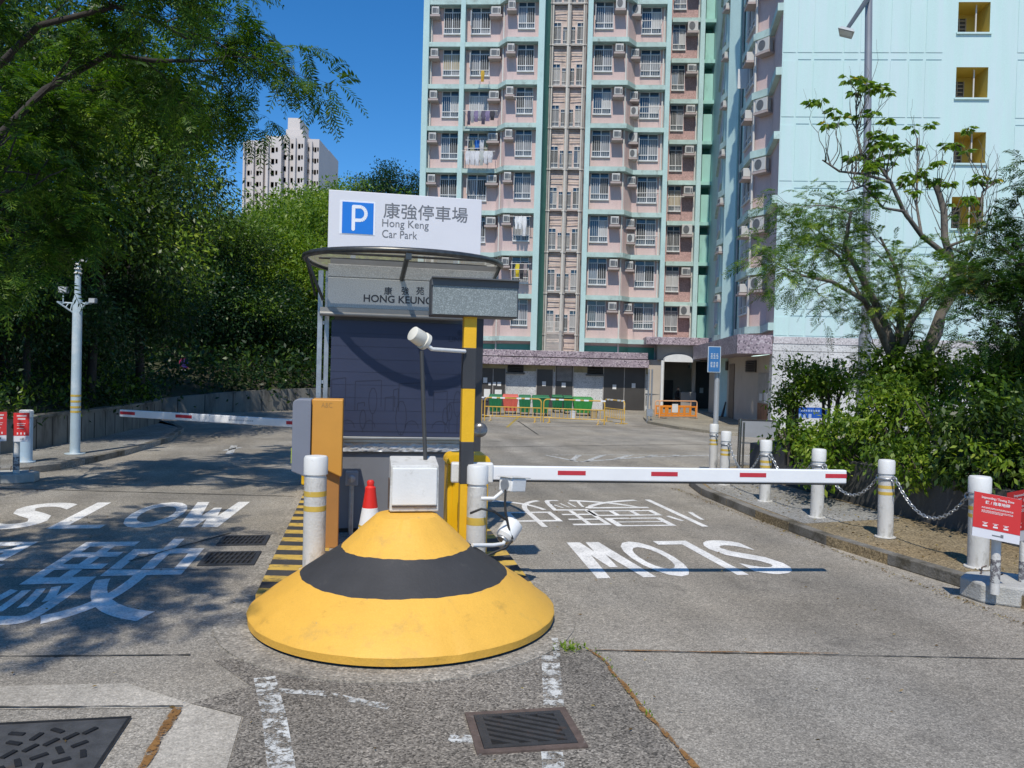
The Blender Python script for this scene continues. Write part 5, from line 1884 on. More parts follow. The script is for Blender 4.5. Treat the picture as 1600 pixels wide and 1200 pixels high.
PROTOS = [o for w in WPROT for o in w] + [o for w in ACP for o in w]
for o in PROTOS:
    col.objects.unlink(o)

def put(proto, parent, loc, rz, sc=(1, 1, 1)):
    main = proto[0].copy()
    col.objects.link(main)
    main.parent = parent
    main.matrix_parent_inverse = Matrix.Identity(4)
    main.location = PM[parent.name].inverted() @ Vector(loc)
    main.rotation_euler = (0, 0, rz)
    main.scale = sc
    for ch in proto[1:]:
        c = ch.copy()
        col.objects.link(c)
        c.parent = main
        c.location = (0, 0, 0)
    return main

tw = thing('apartment_tower', 'tall pink apartment tower with teal columns, window grilles and air conditioners', 'building', T(4, 2, 0))
# floor levels
_, za = FW(700, 264, -0.30)
_, zb_ = FW(700, 68, -0.30)
FH = (zb_ - za) / 3
LEV = [za + FH * k for k in range(-4, 6)]             # ledge tops
NF = len(LEV)
ZTOP = LEV[-1] + FH
S = lambda px, n, py=300: FW(px, py, n)[0]
plan = [(S(658, 0), 0.0), (S(775, 0), 0.0), (S(787, -0.75), -0.75), (S(845, -0.75), -0.75), (S(856, 0.9), 0.9), (S(911, 0.9), 0.9), (S(911.5, -0.75), -0.75),
        (S(975, -0.75), -0.75), (S(987, 0), 0.0), (S(1040, 0), 0.0), (S(1042, 2.3), 2.3), (S(1092, 2.3), 2.3)]
def sheet(pl, z0, z1, mb, mi=0, off=0.0):
    vs = [(s, n + off, z) for z in (z0, z1) for s, n in pl]
    k = len(pl)
    mb.add(vs, [(i, i + 1, k + i + 1, k + i) for i in range(k - 1)], mi)
b = MB(TX)
sheet(plan[:4], LEV[0] - 0.5, ZTOP, b)
sheet(plan[6:10], LEV[0] - 0.5, ZTOP, b)
sheet(plan[9:11], LEV[0] - 0.5, ZTOP, b)
b.build('pink_wall', m_pink, tw)
b = MB(TX)
sheet(plan[10:12], LEV[0] - 1.2, ZTOP, b)
b.build('tiled_wall', m_pink2, tw)
b = MB(TX)
sheet(plan[4:6], 2.5, ZTOP, b)
b.build('shaft_wall', m_beige, tw)
b = MB(TX)
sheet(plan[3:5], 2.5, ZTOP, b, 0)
b.build('shaft_side_wall', m_green, tw)  # dark green puts the shade of this return into its colour
b = MB(TX)
sheet(plan[5:7], 2.5, ZTOP, b, 0)
b.build('shaft_side_wall', m_beige, tw)
# the side, back and roof that close the block
s0, s1 = plan[0][0], S(1128, 2.3)
b = MB(TX)
b.box(s0 + 0.02, s1 - 0.02, 3.4, 16.0, 0.0, ZTOP + 0.6)
b.quad((s0, 0, 0), (s0, 3.4, 0), (s0, 3.4, ZTOP), (s0, 0, ZTOP))
b.build('rear_block', m_teal, tw)
b = MB(TX)
b.add([(plan[0][0], 0, ZTOP)] + [(s, n, ZTOP) for s, n in plan[1:]] + [(s1, 2.3, ZTOP), (s1, 16, ZTOP), (s0, 16, ZTOP)], [tuple(range(len(plan) + 3))])
b.build('roof', m_shelf, tw)

def ledge(pl, z, mb, out=0.52, th=0.27, mi=0):
    """band following the plan, standing out from it"""
    pts = [Vector((s, n)) for s, n in pl]
    o = [Vector((p.x, p.y - out)) for p in pts]
    k = len(pts)
    vs = [(p.x, p.y + 0.02, z - th) for p in pts] + [(p.x, p.y, z - th) for p in o] + [(p.x, p.y, z) for p in o] + [(p.x, p.y + 0.02, z) for p in pts]
    fs = []
    for i in range(k - 1):
        for j in range(4):
            j2 = (j + 1) % 4
            fs.append((j * k + i, j * k + i + 1, j2 * k + i + 1, j2 * k + i))
    fs += [(0, k, 2 * k, 3 * k), (4 * k - 1, 3 * k - 1, 2 * k - 1, k - 1)]
    mb.add(vs, fs, mi)
cA = (S(658, 0), S(667, 0)); cAB = (S(715.5, 0), S(722.5, 0)); cC = (S(835.5, -0.75), S(845, -0.75)); cD = (S(911.5, -0.75), S(919, -0.75)); cE = (S(1033, 0), S(1040, 0)); cF = (S(1085, 2.3), S(1092, 2.3))
for i, z in enumerate(LEV):
    for pl_, o_ in (([(cA[1], 0.0), (cAB[0], 0.0)], 0.52), ([(cAB[1], 0.0)] + plan[1:3] + [(cC[0], -0.75)], 0.52), ([(cD[1], -0.75)] + plan[7:9] + [(cE[0], 0.0)], 0.52), ([(plan[10][0], 2.3), (cF[0], 2.3)], 0.42)):
        b = MB(TX)
        ledge(pl_, z, b, o_)
        b.build('floor_ledge', m_ledge, tw)
for (a, c), n, m in ((cA, 0, m_teal), (cAB, 0, m_teal), (cC, -0.75, m_teal), (cD, -0.75, m_teal), (cE, 0, m_teal), (cF, 2.3, m_teal)):
    b = MB(TX)
    b.box(a, c, n - 0.58, n + 0.3, 2.6, ZTOP + 0.3)
    b.build('column', m, tw)
# green band at the foot
b = MB(TX)
sheet([(cA[1], -0.05), (S(775, 0), -0.05), (S(787, -0.75), -0.80), (cC[0], -0.80)], LEV[0] - 1.2, LEV[0] - 0.45, b)
sheet([(cD[1], -0.80), (S(975, -0.75), -0.80), (S(987, 0), -0.05), (cE[0], -0.05)], LEV[0] - 1.2, LEV[0] - 0.45, b)
b.build('green_base', m_green, tw)

WZ0, WZ1 = 0.27 * FH, 0.90 * FH
rng = random.Random(21)
bays = [('A', 687.5, 714, 0.0, 670, 681), ('B', 730, 760, 0.0, 762, 776), ('C', 803, 829, -0.75, 788, 798.5), ('D', 922.5, 951, -0.75, 955, 967), ('E', 995, 1026, 0.0, 979, 991), ('F', 1044, 1064, 2.3, 1067, 1080)]
CLOSED_D = 0
for fi in range(NF):
    z = LEV[fi]
    for nm, a, c, n, p, q in bays:
        s_a, s_c = S(a, n), S(c, n)
        w = WPROT[rng.choice([0, 1, 1, 2, 3, 3, 4, 4, 5, 6, 6, 7, 8, 8, 9, 9])]
        put(w, tw, T((s_a + s_c) / 2, n, z + WZ0), -TA, (s_c - s_a, 1, WZ1 - WZ0))
        if nm == 'D' and fi == 8:
            continue
        sp_, sq_ = S(p, n), S(q, n)
        put(ACP[1] if rng.random() < 0.12 else ACP[0], tw, T((sp_ + sq_) / 2, n, z + 0.665 * FH), -TA, ((sq_ - sp_) / 0.72 * 1.05, 1, 1))
        if nm == 'E' and rng.random() < 0.2:
            put(ACP[1], tw, T((sp_ + sq_) / 2 + 0.05, n, z + 0.30 * FH), -TA, ((sq_ - sp_) / 0.84, 1, 0.8))
# drain pipes
for px, n in ((781, -0.42), (972.5, -0.80), (669, -0.04), (1030.5, -0.04), (1084, 2.24)):
    s = S(px, n)
    b = MB(TX)
    b.tube([(s, n - 0.06, 2.8), (s, n - 0.06, ZTOP)], 0.055, 6)
    b.build('drain_pipe', m_pipe_w, tw)
# drying poles under the windows
for fi, bay in ((8, 1), (7, 4), (6, 4), (5, 2), (4, 1), (3, 4), (2, 4), (1, 2), (0, 4), (5, 4), (8, 4), (3, 5)):
    nm, a, c, n, p, q = bays[bay]
    s_a, s_c = S(a - 3, n), S(c + 2, n)
    z = LEV[fi] + (0.30 + 0.12 * ((fi * 3 + bay) % 3)) * FH
    b = MB(TX)
    b.tube([(s_a, n - 0.95, z), (s_c, n - 0.95, z + 0.03)], 0.022, 5)
    for s_ in (s_a + 0.12, s_c - 0.12):
        b.tube([(s_, n - 0.95, z), (s_, n - 0.02, z + 0.05)], 0.018, 4)
    b.build('drying_pole', m_pipe_w, tw)
# shaft: windows, rails and pipes
for fi in range(NF):
    z = LEV[fi] + 0.45
    for a, c, k in ((858, 870, 4), (873, 879, 0), (886.5, 892, 3), (895, 907, 3)):
        if c - a < 8:
            hh_ = 0.42 * FH
        else:
            hh_ = 0.52 * FH
        put(WPROT[rng.choice([2, 4, 6, 3, 0])], tw, T((S(a, 0.9) + S(c, 0.9)) / 2, 0.9, z), -TA, (S(c, 0.9) - S(a, 0.9), 1, hh_))
    b = MB(TX)
    for k in range(3):
        zz_ = z - 0.25 - k * 0.33
        for a, c in ((858, 878), (887, 908)):
            b.tube([(S(a, 0.9), 0.9 - 0.10, zz_ + rng.uniform(-0.04, 0.04)), (S(c, 0.9), 0.9 - 0.10, zz_ + rng.uniform(-0.04, 0.04))], 0.022, 5)
    b.box(S(857, 0.9), S(881, 0.9), 0.70, 0.89, z - 0.16, z - 0.06)
    b.box(S(886, 0.9), S(909, 0.9), 0.70, 0.89, z - 0.16, z - 0.06)
    b.build('shaft_rail', m_pipe_g if fi % 3 else m_shelf, tw)
for px, r, m in ((881.5, 0.085, m_pipe_w), (884.5, 0.05, m_pipe_g), (857.5, 0.05, m_pipe_w), (854.5, 0.05, m_pipe_g), (905.5, 0.06, m_pipe_w), (908.5, 0.05, m_pipe_g)):
    s = S(px, 0.5)
    b = MB(TX)
    b.tube([(s, 0.5, 2.8), (s, 0.5, ZTOP)], r, 6)
    for fi in range(NF):
        b.box(s - r * 1.5, s + r * 1.5, 0.42, 0.62, LEV[fi] + 0.2, LEV[fi] + 0.28)
    b.build('shaft_pipe', m, tw)
b = MB(TX)
sB = (S(857, 0.2), S(909, 0.2))
zB = LEV[0] - 0.2
b.box(sB[0], sB[1], 0.0, 0.85, zB - 1.1, zB - 0.8)
for i in range(16):
    s = sB[0] + (sB[1] - sB[0]) * i / 30
    b.tube([(s, 0.05, zB - 0.8), (s, 0.05, zB + 1.2)], 0.02, 4)
b.tube([(sB[0], 0.05, zB + 1.2), ((sB[0] + sB[1]) / 2, 0.05, zB + 1.2)], 0.03, 4)
b.build('shaft_cage', m_pipe_w, tw)
# mint strip with green recesses, at the right of the tiled bay
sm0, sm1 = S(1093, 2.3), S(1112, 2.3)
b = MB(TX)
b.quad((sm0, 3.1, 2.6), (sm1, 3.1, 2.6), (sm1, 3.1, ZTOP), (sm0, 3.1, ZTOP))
b.build('green_recess', m_green, tw)  # recess shade put into a darker green than the panels
for fi in range(NF):
    b = MB(TX)
    z = LEV[fi]
    b.box(sm0 + 0.12, sm1 - 0.1, 2.40, 3.08, z, z + 0.70 * FH)
    b.box(sm0, sm1, 2.05, 3.08, z - 0.22, z - 0.003)
    b.build('mint_panel', m_mint, tw)
b = MB(TX)
b.box(sm1 - 0.02, S(1128, 2.0), 2.0, 3.3, 2.6, ZTOP)
b.build('column', m_teal, tw)

# laundry hung out on poles
def laundry(pxa, pxb, py, n, label, cols, drop=0.55, pole=(None, None), seed=0):
    rng = random.Random(seed)
    sa, z = FW(pxa, py, n)
    sc, _ = FW(pxb, py, n)
    t = thing('hanging_laundry', label, 'laundry', T((sa + sc) / 2, n, z), 0, 'laundry on the pink tower')
    b = MB(TX)
    b.tube([(sa - 0.3, n, z), (sc + 0.3, n, z)], 0.02, 5)
    b.tube([(sa - 0.2, n, z), (sa - 0.2, n + 0.9, z + 0.05)], 0.02, 5)
    b.tube([(sc + 0.2, n, z), (sc + 0.2, n + 0.9, z + 0.05)], 0.02, 5)
    b.build('pole', m_pipe_w, t)
    s = sa
    while s < sc:
        w = rng.uniform(0.14, 0.30)
        d = drop * rng.uniform(0.7, 1.2)
        c = rng.choice(cols)
        m = mat('cloth %d %d %d' % tuple(int(v * 100) for v in c), c, 0.85, var=0.2, scale=3)
        b = MB(TX)
        k = 5
        vs = []
        for j in range(4):
            for i in range(k + 1):
                sh = 1.0 if j == 0 else (1.35 if j == 1 else 0.95)
                x = s + w / 2 + (i / k - 0.5) * w * sh
                vs.append((x, n - 0.02 + (0.03 if i % 2 else -0.03) * (0.4 + j * 0.3), z - d * j / 3))
        b.add(vs, [(j * (k + 1) + i, j * (k + 1) + i + 1, (j + 1) * (k + 1) + i + 1, (j + 1) * (k + 1) + i) for j in range(3) for i in range(k)])
        b.build('garment', m, t, smooth=70)
        s += w + 0.03
laundry(731, 770, 173, -1.1, 'row of dark and purple clothes drying on a pole', [(0.1, 0.09, 0.14), (0.22, 0.18, 0.3), (0.05, 0.05, 0.06), (0.4, 0.4, 0.42)], 0.75, seed=1)
laundry(728, 766, 236, -1.1, 'white clothes and a navy shirt drying on a pole', [(0.62, 0.62, 0.64), (0.6, 0.6, 0.62), (0.03, 0.04, 0.14), (0.5, 0.52, 0.5)], 0.75, seed=5)
laundry(752, 756, 110, -1.1, 'single yellow cloth hanging from a pole below a window', [(0.6, 0.4, 0.06)], 0.7, seed=3)
laundry(805, 822, 338, -1.5, 'big white shirt hanging in front of a window just right of the parking sign', [(0.72, 0.73, 0.74)], 1.0, seed=4)
laundry(806, 822, 412, -1.5, 'yellow shirt among dark clothes hanging above the speckled sign box', [(0.06, 0.06, 0.07), (0.62, 0.5, 0.04), (0.35, 0.3, 0.3)], 0.8, seed=11)
laundry(735, 762, 219, -0.35, 'bright blue and pale sheets hanging inside the window frame', [(0.03, 0.16, 0.5), (0.3, 0.3, 0.2), (0.5, 0.52, 0.55)], 0.75, seed=6)

# ------------------------------------------------------------------ the wing: blue end wall and its folded side
WY = 31.0
WOp = P(1215.5, 300, WY)
WO = Vector((WOp.x, WOp.y, 0))
WX = Matrix.Identity(4)
for i in range(3):
    WX[i][0], WX[i][1], WX[i][3] = E1[i], E2[i], WO[i]
def WW(px, py, n=0.0):
    q = plane_hit(px, py, WO + E2 * n, E2)
    return (q - WO).dot(E1), q.z
wg = thing('apartment_wing', 'pale blue end wall of the nearer apartment wing with square yellow openings', 'building', WO + E1 * 8 + E2 * 2)
m_sky = mat('pale blue wall paint', (0.52, 0.70, 0.67), 0.8, var=0.05, scale=0.5, grain=0.04, gscale=30, dirt=(0.57, 0.69, 0.70), dirt_scale=0.7, dirt_lo=0.42, dirt_hi=0.7, stretch=(3.0, 1, 0.22))
m_yin = mat('yellow recess', (0.55, 0.43, 0.10), 0.8, var=0.1, scale=1.0)
z525 = WW(1230, 526)[1]
ZW = 27.5
SR = 22.0
op = []
for yt, yb, xl, xr in ((3, 51, 1496, 1547), (105, 153, 1492, 1545), (206.5, 255, 1489, 1541), (308, 357, 1486, 1537), (410, 459, 1483, 1534)):
    s_a, z_a = WW(xl, yb)
    s_b, z_b = WW(xr, yt)
    op.append((s_a, s_b, z_a, z_b))
oa, ob = sum(o[0] for o in op) / 5, sum(o[1] for o in op) / 5
b = MB(WX)
b.quad((0, 0, z525), (oa, 0, z525), (oa, 0, ZW), (0, 0, ZW))
b.quad((ob, 0, z525), (SR, 0, z525), (SR, 0, ZW), (ob, 0, ZW))
zs = [z525] + [v for o in reversed(op) for v in (o[2], o[3])] + [ZW]
for i in range(0, len(zs), 2):
    b.quad((oa, 0, zs[i]), (ob, 0, zs[i]), (ob, 0, zs[i + 1]), (oa, 0, zs[i + 1]))
b.quad((SR, 0, 0), (SR, 20, 0), (SR, 20, ZW), (SR, 0, ZW))
b.build('end_wall', m_sky, wg)
# raised panels between grooves
b = MB(WX)
b2 = MB(WX)
fh = (op[0][3] - op[4][3]) / 4
rng = random.Random(31)
grooves = [0.0]
x = 0.55
while x < SR:
    if not (oa - 0.5 < x < ob + 0.5):
        grooves.append(x)
    x += rng.choice([0.62, 0.7, 0.9, 1.15])
for fi in range(-1, 9):
    zt = op[4][3] + fh * fi + 0.30
    for a, c in zip(grooves[:-1], grooves[1:]):
        if c > oa - 0.15 and a < ob + 0.15:
            continue
        za_, zb2 = max(zt - fh + 0.26, z525 + 0.05), zt - 0.07
        (b if c <= oa else b2).box(a + 0.035, c - 0.035, -0.018, -0.0005, za_, zb2)
b.build('wall_panel', m_sky, wg)
b2.build('wall_panel', m_sky, wg)
b = MB(WX)
for fi in range(-1, 6):
    zt = op[4][3] + fh * fi + 0.30
    for a, c in zip(grooves[:-1], grooves[1:]):
        if a < 0.3 or (c > oa - 0.15 and a < ob + 0.15) or c - a > 1.2:
            continue
        b.box(a + 0.06, c - 0.06, -0.012, -0.001, zt - 0.03, zt - 0.003)
b.build('floor_joint', mat('joint teal', (0.22, 0.33, 0.36), 0.85), wg)
for a, c, z0, z1 in op:
    a, c = oa, ob
    d = 1.1
    b = MB(WX)
    b.quad((c, 0, z0), (c, d, z0), (c, d, z1), (c, 0, z1))
    b.quad((a, 0, z0), (a, 0, z1), (a, d, z1), (a, d, z0))
    b.quad((a, 0, z1), (c, 0, z1), (c, d, z1), (a, d, z1))
    b.quad((a, 0, z0), (a, d, z0), (c, d, z0), (c, 0, z0))
    b.quad((a, d, z0), (c, d, z0), (c, d, z1), (a, d, z1))
    r = b.build('recess', m_yin, wg)
    b = MB(WX)
    b.box(a, a + (c - a) * 0.64, d - 0.06, d - 0.002, z0 + 0.02, z0 + (z1 - z0) * 0.84)
    b.build('louvre', m_room, r)
    b = MB(WX)
    for i in range(6):
        zz_ = z0 + 0.08 + i * 0.16
        b.box(a, a + (c - a) * 0.64, d - 0.10, d - 0.062, zz_, zz_ + 0.03)
    for i in range(4):
        xx = a + (c - a) * (0.64 * i / 3)
        b.box(xx, xx + 0.03, d - 0.11, d - 0.061, z0 + 0.02, z0 + (z1 - z0) * 0.84)
    b.build('louvre_bar', m_pipe_g, r)
    b = MB(WX)
    xx = a + (c - a) * 0.66
    b.tube([(xx, 0.25, z0), (xx, 0.25, z1)], 0.03, 6)
    b.build('pipe', m_pipe_w, r)
    b = MB(WX)
    b.box(a - 0.06, c + 0.06, -0.07, -0.001, z0 - 0.07, z0 - 0.002)
    b.build('sill', m_sky, r)

# folded side of the wing
def WP(px, Y, py=140):
    q = P(px, py, Y)
    return Vector((q.x, q.y, 0))
side = [WP(1111, 50.5), WP(1128, 47.0), WP(1133, 41.5), WP(1145, 40.4), WP(1162, 39.8), WP(1166, 36.2), WP(1182, 34.0), WP(1208, 33.3), WO + Vector((0, 0, 0))]
def seg(i, z0, z1, mb, off=0.0):
    a, c = side[i], side[i + 1]
    d = (c - a).normalized()
    nv = Vector((-d.y, d.x, 0))
    mb.quad(a + Vector((0, 0, z0)) - nv * off, c + Vector((0, 0, z0)) - nv * off, c + Vector((0, 0, z1)) - nv * off, a + Vector((0, 0, z1)) - nv * off)
ztop_p = z525 - 0.05
for i, m in ((0, m_teal), (1, m_mint), (2, m_teal), (3, m_teal), (4, m_teal), (5, m_pink), (6, m_pink), (7, m_pink)):
    b = MB()
    seg(i, ztop_p - 0.6, ZW, b)
    b.build('side_wall', m, wg)
fl = [op[4][3] + fh * (i - 1) for i in range(9)]
def side_ledge(ids, z, mb, out=0.22, th=0.30):
    pts = [side[i] for i in ids]
    outp = []
    for k, i in enumerate(ids):
        n_ = Vector((0, 0, 0))
        for j in (k - 1, k):
            if 0 <= j < len(ids) - 1:
                d = (pts[j + 1] - pts[j]).normalized()
                n_ += Vector((d.y, -d.x, 0))
        outp.append(pts[k] + n_.normalized() * out)
    k = len(pts)
    up = Vector((0, 0, z))
    dn = Vector((0, 0, z - th))
    vs = [p + dn for p in pts] + [p + dn for p in outp] + [p + up for p in outp] + [p + up for p in pts]
    fs = []
    for i in range(k - 1):
        for j in range(4):
            j2 = (j + 1) % 4
            fs.append((j * k + i, j * k + i + 1, j2 * k + i + 1, j2 * k + i))
    fs += [(0, k, 2 * k, 3 * k), (4 * k - 1, 3 * k - 1, 2 * k - 1, k - 1)]
    mb.add(vs, fs)
for z in fl:
    b = MB()
    side_ledge([5, 6, 7, 8], z, b)
    b.build('floor_ledge', m_ledge, wg)
    b = MB()
    side_ledge([1, 2, 3], z, b, 0.2)
    b.build('floor_ledge', m_ledge, wg)
b = MB()
a, c = side[3], side[4]
d = (c - a).normalized()
nv = Vector((d.y, -d.x, 0))
b.add([a + nv * 0.35, c + nv * 0.35, c, a] + [p + Vector((0, 0, ZW)) for p in (a + nv * 0.35, c + nv * 0.35, c, a)], [(0, 1, 5, 4), (1, 2, 6, 5), (3, 0, 4, 7), (4, 5, 6, 7)])
b.build('pilaster', m_teal, wg)
def on_seg(i, f, z, off=0.0):
    a, c = side[i], side[i + 1]
    d = (c - a).normalized()
    return a.lerp(c, f) + Vector((d.y, -d.x, 0)) * off + Vector((0, 0, z)), math.atan2(d.y, d.x), (c - a).length
for k, z in enumerate(fl[:-1]):
    p, rz, ln_ = on_seg(5, 0.42, z + 0.25 * fh)
    put(WPROT[(k * 2) % 7], wg, p, rz, (ln_ * 0.75, 1, 0.62 * fh))
    p, rz, ln_ = on_seg(5, 0.80, z + 0.60 * fh)
    put(ACP[0], wg, p, rz, (0.75, 0.8, 0.8))
    p, rz, ln_ = on_seg(6, 0.65, z + 0.62 * fh)
    put(ACP[1], wg, p, rz, (0.72, 0.75, 0.85))
    p, rz, ln_ = on_seg(1, 0.5, z + 0.28 * fh)
    put(WPROT[4], wg, p, rz, (ln_ * 0.7, 1, 0.6 * fh))
    p, rz, ln_ = on_seg(2, 0.4, z + 0.72 * fh)
    put(ACP[0], wg, p, rz, (0.55, 0.6, 0.6))
p, rz, ln_ = on_seg(6, 0.02, 0, 0.12)
b = MB()
b.tube([p + Vector((0, 0, ztop_p)), p + Vector((0, 0, ZW))], 0.055, 6)
b.build('drain_pipe', m_pipe_w, wg)
p, rz, ln_ = on_seg(4, 0.05, 0, 0.1)
b = MB()
b.tube([p + Vector((0, 0, ztop_p)), p + Vector((0, 0, ZW))], 0.05, 6)
b.build('drain_pipe', m_pipe_g, wg)
b = MB()
vs = [p + Vector((0, 0, ZW)) for p in side] + [WX @ Vector((SR, 0, ZW)), WX @ Vector((SR, 20, ZW)), WX @ Vector((2, 20, ZW))]
b.add(vs, [tuple(range(len(vs)))])
b.build('roof', m_shelf, wg)
# granite band and speckled base wall
m_gran = speckle('purple granite', (0.34, 0.27, 0.30), [(0.24, 0.19, 0.22), (0.42, 0.34, 0.37), (0.15, 0.12, 0.14), (0.50, 0.43, 0.45)], 16, 0.5, patch=0.2)
m_granl = speckle('pale granite', (0.55, 0.51, 0.50), [(0.48, 0.44, 0.44), (0.62, 0.58, 0.57), (0.36, 0.33, 0.33), (0.66, 0.63, 0.62)], 22, 0.5)
m_terr = speckle('white shanghai plaster', (0.60, 0.59, 0.57), [(0.64, 0.63, 0.61), (0.52, 0.51, 0.49), (0.32, 0.31, 0.31), (0.66, 0.65, 0.63)], 26, 0.7)
_, zg = WW(1230, 537)
b = MB(WX)
b.box(0, SR, -0.06, 0.4, zg, z525 - 0.004)
b.build('granite_band', m_granl, wg)
b = MB(WX)
b.box(-0.02, SR, -0.04, 0.4, 0.0, zg - 0.012)
b.build('base_wall', m_terr, wg)
b = MB(WX)
b.box(0, SR, -0.02, 0.3, zg - 0.012, zg - 0.0)
_, zg2 = WW(1230, 549)
b.box(0.02, SR, -0.043, -0.0405, zg2, zg2 + 0.018)
b.build('dark_joint', m_joint, wg)

# ------------------------------------------------------------------ ground floor block in front of the tower
pd = thing('ground_floor_block', 'low speckled stores block with dark doors under a purple granite canopy below the tower', 'building', T(0, -1.5, 0))
PN = -1.2
Sp = lambda px, n=PN, py=610: FW(px, py, n)[0]
_, zc1 = FW(760, 545.5, PN - 0.85)
_, zc0 = FW(760, 568.5, PN - 0.85)
_, zcm = FW(760, 556, PN - 0.85)
sL, sRr = Sp(560), Sp(1012)
b = MB(TX)
b.box(sL, Sp(1011, PN - 0.85), PN - 0.85, 0.0, zcm + 0.02, zc1)
b.box(sL, Sp(1013, PN - 0.85), PN - 0.88, 0.0, zc0, zcm - 0.03)
b.build('canopy', m_gran, pd, bevel=0.02)
b = MB(TX)
b.box(sL + 0.01, Sp(1011, PN - 0.85) - 0.01, PN - 0.80, 0.0, zcm - 0.0295, zcm + 0.0195)
b.build('canopy_groove', m_joint, pd)
b = MB(TX)
b.box(sL, sRr, PN, 3.0, 0.0, zc0 - 0.003)
b.build('speckled_wall', speckle('grey speckled plaster', (0.56, 0.56, 0.54), [(0.60, 0.60, 0.58), (0.50, 0.50, 0.49), (0.36, 0.36, 0.35), (0.62, 0.62, 0.6)], 26, 0.75, patch=0.2), pd)
b = MB(TX)
b.box(sL + 0.1, sRr - 0.02, PN - 0.05, PN - 0.001, zc0 - 0.36, zc0 - 0.004)
b.build('beam', mat('olive beam', (0.30, 0.28, 0.18), 0.8, var=0.25, scale=2), pd)
m_door = mat('dark bronze door', (0.055, 0.05, 0.045), 0.45, var=0.2, scale=1.2)
m_paper = mat('paper', (0.70, 0.70, 0.68), 0.8, var=0.06)
def door(pxa, pxb, pyt, leaves, papers, name='door', louv=False):
    sa, zt = FW(pxa, pyt, PN)
    sc, _ = FW(pxb, pyt, PN)
    b = MB(TX)
    b.box(sa, sc, PN - 0.06, PN - 0.002, 0.005, zt)
    d = b.build(name, m_door, pd, bevel=0.01)
    b = MB(TX)
    for i in range(1, leaves):
        x = sa + (sc - sa) * i / leaves
        b.box(x - 0.02, x + 0.02, PN - 0.066, PN - 0.0605, 0.03, zt - 0.03)
    if louv:
        for i in range(14):
            z = zt - 0.15 - i * 0.07
            if z > zt * 0.55:
                b.box(sa + 0.06, sc - 0.06, PN - 0.075, PN - 0.061, z, z + 0.03)
    b.box(sa - 0.05, sa - 0.002, PN - 0.07, PN - 0.003, 0.005, zt + 0.05)
    b.box(sc + 0.002, sc + 0.05, PN - 0.07, PN - 0.003, 0.005, zt + 0.05)
    b.build('door_frame', m_pipe_g, d)
    for xa, ya, xb, yb in papers:
        b = MB(TX)
        s_a, z_a = FW(xa, yb, PN - 0.07)
        s_b, z_b = FW(xb, ya, PN - 0.07)
        b.box(s_a, s_b, PN - 0.078, PN - 0.0665, z_a, z_b)
        b.build('notice', m_paper, d)

door(752, 790, 575, 2, [(755, 590, 761.5, 598), (763, 598, 767, 602), (770, 597, 775, 602), (777, 597, 783, 603), (756, 608, 766, 622), (773, 609, 784, 618)])
door(839.5, 864, 577, 1, [(847, 596, 853, 603)])
door(869, 895.5, 567, 1, [(877.5, 598, 884, 605)], louv=True)
door(944, 1008, 573, 2, [(957, 601, 963, 608), (987, 599, 993, 606)])
for a, c, y0, y1 in ((793.5, 818, 559.5, 582), (918, 943.5, 563, 585)):
    sa, z1 = FW(a, y0, PN)
    sc, z0 = FW(c, y1, PN)
    b = MB(TX)
    b.box(sa, sc, PN - 0.055, PN - 0.002, z0, z1)
    v = b.build('vent', m_door, pd)
    b = MB(TX)
    for i in range(9):
        z = z0 + (z1 - z0) * (i + 0.3) / 9
        b.add([(sa + 0.04, PN - 0.06, z + 0.05), (sc - 0.04, PN - 0.06, z + 0.05), (sc - 0.04, PN - 0.12, z), (sa + 0.04, PN - 0.12, z)], [(0, 1, 2, 3), (3, 2, 1, 0)])
    b.box(sa - 0.08, sc + 0.08, PN - 0.16, PN - 0.003, z0 - 0.10, z0 - 0.003)
    b.build('louvre', mat('vent blade', (0.10, 0.10, 0.095), 0.5, metal=0.3), v)

# entrance between the block and the wing
m_beige2 = mat('beige tile wall', (0.46, 0.41, 0.35), 0.7, var=0.08, scale=1.2, dirt=(0.34, 0.3, 0.25), dirt_scale=1.5, dirt_lo=0.55, dirt_hi=0.8)
b = MB(TX)
_, ze1 = FW(1060, 527, -2.0)
_, ze0 = FW(1060, 539, -2.0)
b.box(Sp(1010, -2.0, 530), Sp(1142, -2.0, 530), -2.0, 2.0, ze0, ze1)
b.build('entrance_canopy', m_gran, pd, bevel=0.02)
b = MB(TX)
_, zq0 = FW(1060, 563, -1.4)
b.box(Sp(1027, -1.4, 550), Sp(1094, -1.4, 550), -1.4, 1.5, zq0, ze0 - 0.003)
b.build('entrance_beam', mat('grey beam', (0.30, 0.29, 0.27), 0.85, var=0.15, scale=1.5), pd)
b = MB(TX)
nE = 3.35
b.box(Sp(1012) + 0.01, Sp(1034), PN + 0.01, nE, 0.0, zq0 - 0.003)
b.quad((Sp(1030, nE), nE, 0), (Sp(1125, nE), nE, 0), (Sp(1125, nE), nE, 4.5), (Sp(1030, nE), nE, 4.5))
b.quad((Sp(1034), PN, zq0 - 0.002), (Sp(1034), nE, zq0 - 0.002), (Sp(1125, nE) + 1, nE, zq0 - 0.002), (Sp(1125, nE) + 1, PN, zq0 - 0.002))
b.build('passage_wall', m_beige2, pd)
b = MB(TX)
b.box(Sp(1037, 3.3, 620), Sp(1051, 3.3, 620), 3.25, 3.34, 0.0, FW(1044, 594, 3.3)[1])
b.build('passage_door', m_door, pd)
b = MB(TX)
b.box(Sp(1087, 2.0, 620), Sp(1109, 2.0, 620), 2.0, 2.3, 0.0, FW(1100, 566, 2.0)[1])
dd = b.build('passage_door', m_door, pd)
b = MB(TX)
sa, z0 = FW(1093, 614, 1.99); sc, z1 = FW(1099, 606, 1.99)
b.box(sa, sc, 1.985, 1.998, z0, z1)
b.build('notice', m_paper, dd)
